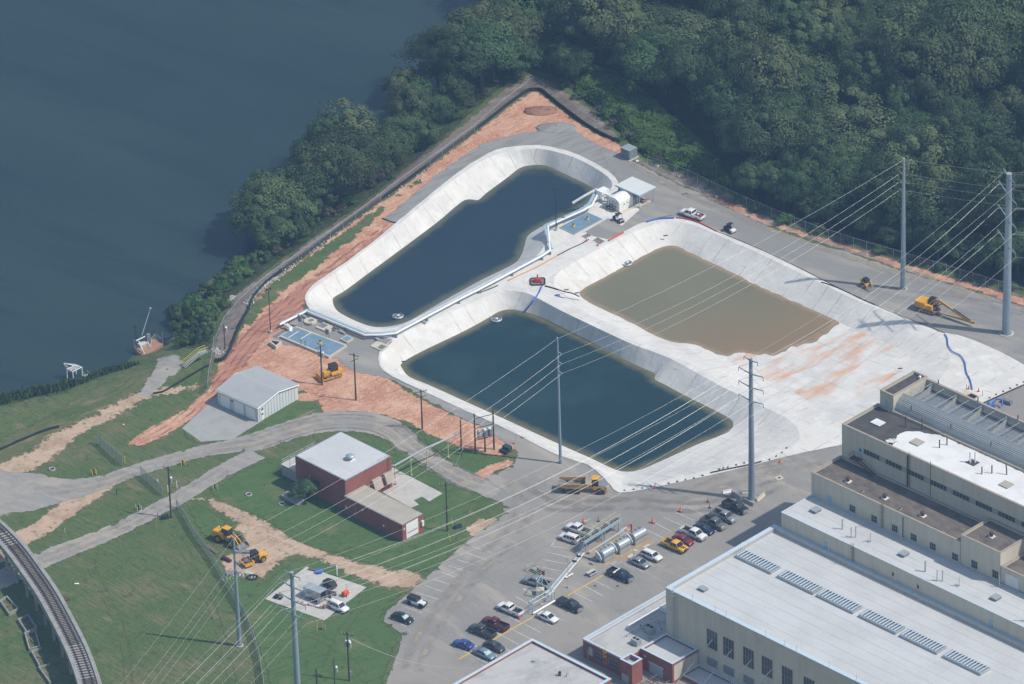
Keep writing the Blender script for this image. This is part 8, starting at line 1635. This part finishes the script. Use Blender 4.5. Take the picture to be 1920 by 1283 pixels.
for (x, y), lab in (((390, 402), 'tyre-like manhole ring on the grass left of the left gate'), ((1865, 592), 'round manhole ring on the lawn beside the road fork'), ((195 + 1920, 822 - 160), 'round manhole ring on the lawn in front of the brick wall')):
    p = T(*Lz2(x, y)); t = thing('manhole_ring', lab, 'manhole', p, 0); m = MB(); m.loft([[Vector((cos(2 * pi * i / 18) * r, sin(2 * pi * i / 18) * r, z)) for i in range(18)] for r, z in ((.75, 0), (.72, .25), (.5, .27), (.48, .05))], False); m.build('ring', m_slabg, t, True); MB().cyl((0, 0, .02), (0, 0, .08), .5, n=14).build('cover', m_trim, t)
for (x, y), hh, lab, mt in (((937, 355), 1.6, 'yellow post beside the left gate', m_yel), ((1327, 538), 1.5, 'white marker post right of the wooden pole', m_white), ((1260, 570), 1.5, 'white marker post left of the wooden pole', m_white), ((875, 590), 1.3, 'dark post on the grass between the roads', m_trim), ((487, 875), .9, 'short pale post on the grass beside the dirt path', m_cream), ((1185, 760), 1.0, 'blue topped post beside the service road', m_blue), ((720, 1105), 1.0, 'short timber post on the lower field', m_wood), ((1325, 690), 2.6, 'grey end post of the long chain link fence', m_galv)):
    p = T(*Lz2(x, y)); t = thing('marker_post', lab, 'marker post', p, 0); MB().cyl((0, 0, -.2), (0, 0, hh), .08, n=6).build('post', mt, t); MB().cyl((0, 0, hh), (0, 0, hh + .06), .1, n=6).build('cap', mt, t)
p = T(*Lz2(1168, 830)); o = MB().cyl((0, 0, 0), (.35, .1, 2.4), .05, n=5).build('guy_guard', m_yel); o.location = p; tag(o, 'leaning yellow guy guard beside the service road', 'guy guard')
p = T(*Lz2(1240, 770)); t = thing('dark_bin', 'dark bin at the foot of the wooden pole by the service road', 'bin', p, .4); MB().bb(-.7, -.4, 0, .7, .4, .7, top=.9).build('body', M('dark_green_plastic', (.02, .05, .05), .5), t); MB().bb(-.72, -.42, .703, .72, .42, .78).build('lid', m_trim, t)
for c, lab, L in (((1515, 1000), 'dark blue crate on the lawn by the wooden pole', lambda x, y: zx(x, y, 480, 740, 4)),):
    p = G(*L(*c)); t = thing('blue_crate', lab, 'crate', p, .5); MB().bb(-.8, -.4, 0, .8, .4, .6).build('body', M('dark_blue_plastic', (.02, .06, .13), .5), t); MB().bb(-.82, -.42, .603, .82, .42, .66).build('lid', m_trim, t)
for c, lab in (((1382, 310), 'leaning yellow guy guard near the elevated pipe'), ((1480, 970), 'yellow guy guard behind the dark blue crate'), ((1460, 1085), 'yellow guy guard in front of the dark blue crate')):
    p = G(*zx(c[0], c[1] + 20, 480, 740, 4)); o = MB().cyl((0, 0, 0), (-.35, .1, 1.9), .05, n=5).build('guy_guard', m_yel); o.location = p; tag(o, lab, 'guy guard')
p = G(*zx(1120, 905, 840, 750, 9.87)); 
p = G(951, 846); t = thing('dark_dumpster', 'dark green box trailer at the end of the grass by the road', 'trailer', p, radians(-40)); MB().bb(-.9, -.6, .3, .9, .6, 1.3).build('box', M('dark_green_paint', (.03, .06, .055), .5), t, bevel=.03); MB().bb(-.9, -1.4, .2, .9, -.7, .7).build('engine', m_trim, t); wheels(t, (0,), .75, .3, .16)
# yard litter beside the roller and on the slab
Ly = lambda x, y: zx(x, y, 390, 960, 9.163)
for c, sz, rz_, mt, lab, nm in (((70, 640), (4.2, 1.0, .12), -.95, m_wood, 'long weathered board on the grass left of the loader', 'timber_board'), ((320, 830), (2.4, .7, .5), -.8, M('dark_maroon_drum', (.06, .025, .035), .6), 'dark maroon drum lying left of the roller', 'steel_drum'), ((610, 690), (3.4, 1.1, .35), -.1, m_galvd, 'grey metal frame between loader and roller', 'scrap_metal'), ((410, 1050), (2.6, 1.3, .15), .3, m_galvd, 'grey metal sheet on the litter patch', 'metal_sheet'), ((700, 1045), (1.8, .9, .08), -.4, m_slab, 'pale pallet on the litter patch', 'pallet')):
    p = G(*Ly(*c), .1); t = thing(nm, lab, nm.replace('_', ' '), (p.x, p.y, .1), rz_); MB().bb(-sz[0] / 2, -sz[1] / 2, 0, sz[0] / 2, sz[1] / 2, sz[2]).build('body', mt, t, bevel=.03); MB().bb(-sz[0] / 2 + .1, -sz[1] / 2 + .1, sz[2] + .003, sz[0] / 2 - .1, sz[1] / 2 - .1, sz[2] + .03).build('top_face', mt, t)
p = G(*Ly(765, 1130), .1); m = MB(); m.tube([(cos(a) * 1.1, sin(a) * .85, .15) for a in [2 * pi * i / 20 for i in range(21)]], .14, 6); o = m.build('tyre_ring', m_trim); o.location = p; tag(o, 'black tyre-like ring lying right of the litter patch', 'ring')
rocks('rubble', 'pale rubble scattered below the roller', [(435, 1082), (450, 1072), (462, 1078)], 70, .8, 9, m_rock)
for c, lab, sz, mt in (((735, 430), 'stack of brown boards at the back of the slab', (1.6, .8, .2), m_wood), ((485, 640), 'black crate on the left of the slab', (1.6, 1.1, .6), m_trim), ((705, 690), 'red and white striped barrier sections in front of the trailer', (5.0, .6, .3), M('red_white_barrier', (.42, .2, .18), .7, [((.7, .68, .65), 1.2, .47, .53, 1)])), ((895, 620), 'dark grey plate leaning behind the white SUV', (1.4, .2, 1.0), m_bucket), ((790, 710), 'dark metal ramp in front of the trailer', (1.6, .8, .15), m_bucket)):
    p = G(*L6(*c), .15); t = thing('slab_item', lab, lab.split(' ')[-1] if 0 else 'yard item', (p.x, p.y, .1), radians(-24)); MB().bb(-sz[0] / 2, -sz[1] / 2, 0, sz[0] / 2, sz[1] / 2, sz[2]).build('body', mt, t, bevel=.03); MB().bb(-sz[0] / 2 + .1, -sz[1] / 2 + .1, sz[2] + .003, sz[0] / 2 - .1, sz[1] / 2 - .1, sz[2] + .05).build('top_face', mt, t)
p = G(*L6(788, 448), .2); t = thing('blue_tub', 'round bright blue tub at the back corner of the slab', 'tub', (p.x, p.y, .1), 0); m = MB(); m.lathe((0, 0, 0), [(.7, 0), (.85, .45)], 18); m.build('tub', m_bluehose, t); MB().cyl((0, 0, .453), (0, 0, .5), .75, n=18).build('water', m_blue, t)
p = G(*L6(922, 475), 0); t = thing('white_standpipe', 'white standpipe behind the diesel pump set', 'standpipe', (p.x, p.y, .1), 0); MB().cyl((0, 0, 0), (0, 0, 2.0), .12, n=8).build('riser', m_white, t); MB().cyl((0, 0, 2.0), (0, 0, 2.1), .16, n=8).build('cap', m_white, t)
p = G(*L6(830, 712), .2); t = thing('orange_cable_reel', 'orange cable reel beside the trailer door', 'cable reel', (p.x, p.y, .1), .5); MB().cyl((0, -.3, .4), (0, .3, .4), .35, n=14).build('drum', m_orange, t); MB().cyl((0, -.35, .4), (0, -.303, .4), .42, n=14).build('flange', m_galvd, t)
for c, lab in (((575, 1260), 'white plastic litter on the lower field'), ((927, 66), 'small white litter on the grass above the left gate')):
    p = T(*Lz2(*c)); o = MB().box((0, 0, .1), (1.1 if c[1] > 1000 else .4, .35, .2), .2, top=.5, ry=.1).build('litter', m_white, bevel=.05); o.location = p; tag(o, lab, 'litter')
# ------------------------------------------------------------------ riverside
m_wsteel = M('white_painted_steel', (.66, .67, .66), .5)
o_ = T(137, 712); t = thing('intake_frame', 'white steel frame standing in the water at the left shore', 'steel frame', (o_.x, o_.y, WL), 0)
rv = lambda x, y, z: G(*zx(x, y, 0, 500, 4), WL + z) - Vector((o_.x, o_.y, WL))
LEG = [((505, 842), 2.6), ((550, 860), 2.6), ((617, 815), 2.2), ((570, 800), 2.2)]; tops = []
for (x, y), h in LEG: v = rv(x, y, 0.2); v.z = 0; tops.append(v + Vector((0, 0, h))); MB().cyl(v - Vector((0, 0, .6)), v + Vector((0, 0, h)), .13, n=4).build('leg', m_wsteel, t)
for i in range(4): MB().cyl(tops[i], tops[(i + 1) % 4], .12, n=4).build('beam', m_wsteel, t)
e = rv(478, 725, 3.6); e2 = rv(565, 735, 3.6)
for a, b in ((tops[0], e), (tops[1], e), (e, e2), (e2, tops[2]), (e, tops[2])): MB().cyl(a, b, .10, n=4).build('brace', m_wsteel, t)
MB().box(tuple((tops[0] + tops[2]) / 2 + Vector((0, 0, .05))), (2.4, .9, .08), .6).build('grating', m_slab, t)
a, b = T(160, 703), T(182, 714); dd_ = b - a; t = thing('gangway', 'small grey railed gangway at the left shore', 'gangway', a + Vector((0, 0, .6)), atan2(dd_.y, dd_.x)); MB().bb(0, -.5, 0, dd_.length, .5, .1).build('deck', m_galv, t)
for s in (-.5, .5): m = MB(); m.tube([(0, s, 1), (dd_.length, s, 1)], .04, 5); [m.cyl((x * dd_.length / 4, s, .1), (x * dd_.length / 4, s, 1), .03, n=4) for x in range(5)]; m.build('railing', m_galv, t)
o_ = T(272, 655); t = thing('river_intake', 'rusty river intake platform with a leaning mast and white crane beam', 'river intake', (o_.x, o_.y, WL + .4), 0)
Lr = lambda x, y: zx(x, y, 220, 560, 8.02); rv = lambda x, y, z=0: G(*Lr(x, y), WL + .4 + z) - Vector((o_.x, o_.y, WL + .4))
pl_ = [rv(*c, .6) for c in ((265, 770), (430, 640), (560, 600), (690, 680), (520, 800), (390, 860))]; MB().prism([(v.x, v.y) for v in pl_], -1.4, .6).build('platform', M('rust_stained_concrete', (.36, .19, .13), .9, [((.26, .2, .16), .6, .45, .7, .8)]), t)
for a, b, r in ((rv(405, 830, .6), rv(320, 640, 2.6), .13), (rv(280, 635, 2.6), rv(415, 570, 2.6), .14), (rv(355, 800, .6), rv(350, 650, 2.4), .1), (rv(500, 740, .6), rv(455, 650, 1.6), .1)): MB().cyl(a, b, r, n=5).build('crane_beam', m_wsteel, t)
MB().cyl(rv(368, 555, 1.2), rv(497, 145, 4.6), .12, .08, 7).build('mast', m_galvd, t); MB().cyl(rv(497, 145, 4.5), rv(497, 145, 4.9), .25, n=8).build('mast_head', m_galv, t)
v = rv(470, 640, 1.0); MB().box((v.x, v.y, 1.6), (1.3, 1.0, 2.4), .4, top=.6).build('screen_tower', m_galvd, t); v = rv(385, 690, .9); MB().box((v.x, v.y, .9), (2.0, 1.4, .6), .5).build('machine_bed', m_cream, t)
m = MB(); qs = [rv(*c, .6) for c in ((270, 770), (390, 840), (510, 740), (515, 660), (570, 590), (685, 670))]; m.tube([v + Vector((0, 0, 1)) for v in qs], .04, 5); m.tube([v + Vector((0, 0, .5)) for v in qs], .03, 4); [m.cyl(v, v + Vector((0, 0, 1)), .04, n=4) for v in qs]; m.build('railing', m_cream, t)
for x, y in ((260, 770), (688, 670)): v = rv(x, y, .5); MB().cyl(v, v + Vector((0, 0, 2.6)), .06, n=5).build('corner_post', m_galv, t)
# yellow stairs
sx_ = [T(344.5, 690), T(374, 668), T(389, 668)]; p0 = sx_[0]; d1 = G(374, 665, p0.z + 1.8) - p0; d1.z = 0; st_ = thing('yellow_stair', 'steel stair with yellow handrails climbing the bank', 'stair', p0 + Vector((0, 0, .1)), atan2(d1.y, d1.x)); L_ = d1.length; RZ = 1.8
m = MB(); m.side([(0, 0), (L_, RZ), (L_ + 1.9, RZ), (L_ + 1.9, RZ + .25), (L_, RZ + .25), (0, .25)], -.55, -.5); m.side([(0, 0), (L_, RZ), (L_ + 1.9, RZ), (L_ + 1.9, RZ + .25), (L_, RZ + .25), (0, .25)], .5, .55); m.build('stringer', m_galv, st_, recalc=True)
m = MB(); [m.bb(i * L_ / 14 + .05, -.497, i * RZ / 14 + .1, i * L_ / 14 + .3, .497, i * RZ / 14 + .14) for i in range(14)]; m.bb(L_, -.497, RZ + .1, L_ + 1.9, .497, RZ + .15); m.build('tread', m_galv, st_)
for s in (-.55, .55):
    m = MB(); m.tube([(0, s, .2), (0, s, 1.3), (L_, s, RZ + 1.3), (L_ + 1.9, s, RZ + 1.3), (L_ + 1.9, s, RZ + .2)], .05, 5); m.tube([(0, s, .75), (L_, s, RZ + .75), (L_ + 1.9, s, RZ + .75)], .04, 5); m.cyl((L_, s, RZ + .2), (L_, s, RZ + 1.3), .05, n=5); m.build('handrail', M('yellow_handrail', (.60, .52, .12), .6), st_)
# ------------------------------------------------------------------ railway viaduct at lower left
ZD = 5.6
vc = [(-90, 925), (-40, 962), (1, 998), (31, 1030), (62, 1072), (90, 1113), (116, 1160), (140, 1207), (155, 1243), (168, 1282), (180, 1330), (192, 1390), (200, 1450)]
cl = [G(x, y, ZD) for x, y in smooth_poly(vc, 4, False)]; cl = [Vector(p) for p in resample([(p.x, p.y, 0) for p in cl], 1.0, False)]
rw = thing('railway_viaduct', 'curved concrete railway viaduct with a single track in the lower left corner', 'viaduct', cl[0], 0); O = cl[0].copy()
def offs(d, z, a=0, b=None):
    out = []
    for i, p in enumerate(cl[a:b]):
        i += a; t = (cl[min(i + 1, len(cl) - 1)] - cl[max(i - 1, 0)]).normalized(); out.append(p - O + Vector((-t.y, t.x, 0)) * d + Vector((0, 0, z)))
    return out
def ribbon(prof, name, mat, par=rw):
    cols = [offs(d, z) for d, z in prof]; n = len(prof); m = MB(); m.loft([[cols[k][i] for k in range(n)] for i in range(len(cl))]); return m.build(name, mat, par, recalc=True)
m_vcon = M('weathered_viaduct_concrete', (.30, .295, .275), .9, [((.20, .195, .18), .6, .45, .7, .8), ((.36, .35, .33), 1.5, .5, .75, .6)], bump=.3)
ribbon([(-2.3, 4.6), (2.3, 4.6), (2.3, 5.2), (-2.3, 5.2)], 'deck', m_vcon); ribbon([(-2.3, 5.203), (-1.55, 5.203), (-1.55, 5.75), (-2.3, 5.75)], 'kerb_beam', m_vcon); ribbon([(1.55, 5.203), (2.3, 5.203), (2.3, 5.75), (1.55, 5.75)], 'kerb_beam', m_vcon)
ribbon([(-1.547, 5.203), (1.547, 5.203), (1.547, 5.4), (-1.547, 5.4)], 'ballast', M('pale_ballast', (.36, .35, .335), .95, [((.20, .195, .185), 6, .45, .6, .9)], bump=.5, bscale=12))
for d in (-.72, .72): ribbon([(d - .055, 5.57), (d + .055, 5.57), (d + .055, 5.73), (d - .055, 5.73)], 'rail', M('dark_rail_steel', (.045, .035, .032), .5))
m = MB(); acc = 0
for i in range(0, len(cl) - 1):
    t = (cl[i + 1] - cl[i]).normalized()
    for f in (0, .5):
        p = cl[i].lerp(cl[i + 1], f) - O; m.box((p.x, p.y, 5.47), (.22, 2.5, .18), atan2(t.y, t.x))
o = m.build('sleepers', M('dark_timber_sleeper', (.085, .07, .06), .9, [((.14, .125, .11), 1.5, .5, .7, .7)]), rw); o['kind'] = 'stuff'
for i in range(3, len(cl) - 2, 5):
    t = (cl[i + 1] - cl[i]).normalized(); n = Vector((-t.y, t.x, 0)); p = cl[i] - O; a_ = atan2(t.y, t.x)
    pr_ = MB().box((p.x, p.y, 4.3), (.7, 4.4, .597), a_).build('pier_cap', m_vcon, rw)
    for s in (-1.6, 0, 1.6): q = p + n * s; MB().cyl((q.x, q.y, -.4), (q.x, q.y, 4.0), .3, n=8).build('pier_column', m_vcon, rw)
# ruined concrete boxes beside it
Lv = lambda x, y: zx(x, y, 0, 1080, 6.32)
for k, (a, b, c, d, lab) in enumerate([((0, 290), (80, 240), (215, 385), (110, 445), 'broken concrete box full of weeds at the left edge, nearest the road'), ((215, 510), (330, 460), (435, 610), (320, 665), 'second broken concrete box beside the viaduct'), ((295, 670), (415, 645), (470, 830), (350, 865), 'third broken concrete box beside the viaduct'), ((375, 890), (500, 850), (585, 1010), (470, 1060), 'fourth broken concrete box beside the viaduct'), ((460, 1075), (600, 1040), (680, 1210), (590, 1255), 'lowest broken concrete box beside the viaduct')]):
    q = [G(*Lv(*v), .6) for v in (a, b, c, d)]; o_ = Vector((q[0].x, q[0].y, 0)); t = thing('concrete_bin', lab, 'concrete box', o_, 0); w = MB()
    for i in range(4):
        if k >= 3 and i in (1, 2): continue
        u, v = q[i] - o_, q[(i + 1) % 4] - o_; dd_ = v - u; dd_.z = 0; c_ = (u + v) / 2; w.box((c_.x, c_.y, .3), (dd_.length + (.12 if i % 2 else -.25), .25, .7 + .05 * i), atan2(dd_.y, dd_.x))
    w.build('wall', m_vcon, t); ins = inset([((p - o_).x, (p - o_).y) for p in q], .2); MB().prism(ins, 0, .12 + .02 * k).build('soil_fill', m_grass, t); v = (q[0] + q[2]) / 2 - o_; MB().box((v.x, v.y, .25), (1.6, .4, .25), k * .8 + .4).build('broken_beam', m_wood, t)
p = G(*Lv(800, 280)); t = thing('scrap_heap', 'dark scrap frame on the grass right of the viaduct', 'scrap', p, .3); MB().bb(-.8, -.5, 0, .5, .5, .3).build('slab', m_rust, t)
for x in (-.2, .4): MB().cyl((x, .2, .3), (x, .2, 1.5), .04, n=5).build('post', m_galvd, t)
# pale gutter ledge on the lot side of the tall halls, roof seams and stains
gl = tower_thing('side_canopy_ledge', 'narrow pale blue ledge on the lot side of the middle hall', 'ledge', 108.2, -44.0, 0); MB().bb(0, 0, 14.0, .9, 8.2, 14.15).build('ledge', m_pblue, gl); MB().bb(0, -.4, 14.0, 1.1, -.003, 14.5).build('end_box', m_white, gl)
for i in range(11):
    y = 1.6 + i * 2.85
    if abs(y - 19.7) > 1.8: MB().bb(1.0, y - .03, 14.431, 94, y + .03, 14.45).build('roof_seam', M('roof_seam_line', (.43, .435, .43), .8), hall)
for i in range(3): MB().bb(.4, 2.2 + i * 2.4, 18.681, 94, 2.26 + i * 2.4, 18.70).build('roof_seam', MATS['roof_seam_line'], mid)
# ------------------------------------------------------------------ the air
def haze():
    m = bpy.data.materials.new('haze_air'); m.use_nodes = True; nt = m.node_tree; nt.nodes.clear()
    out = nt.nodes.new('ShaderNodeOutputMaterial'); v = nt.nodes.new('ShaderNodeVolumePrincipled')
    v.inputs['Color'].default_value = (0.36, 0.62, 1.0, 1); v.inputs['Density'].default_value = HAZE; v.inputs['Anisotropy'].default_value = 0.0
    nt.links.new(v.outputs[0], out.inputs['Volume']);
    b = MB(); b.bb(-1500, -1600, -12, 2500, 2800, 700); o = b.build('haze', m); o['kind'] = 'stuff'
HAZE = 0.95e-4
haze()
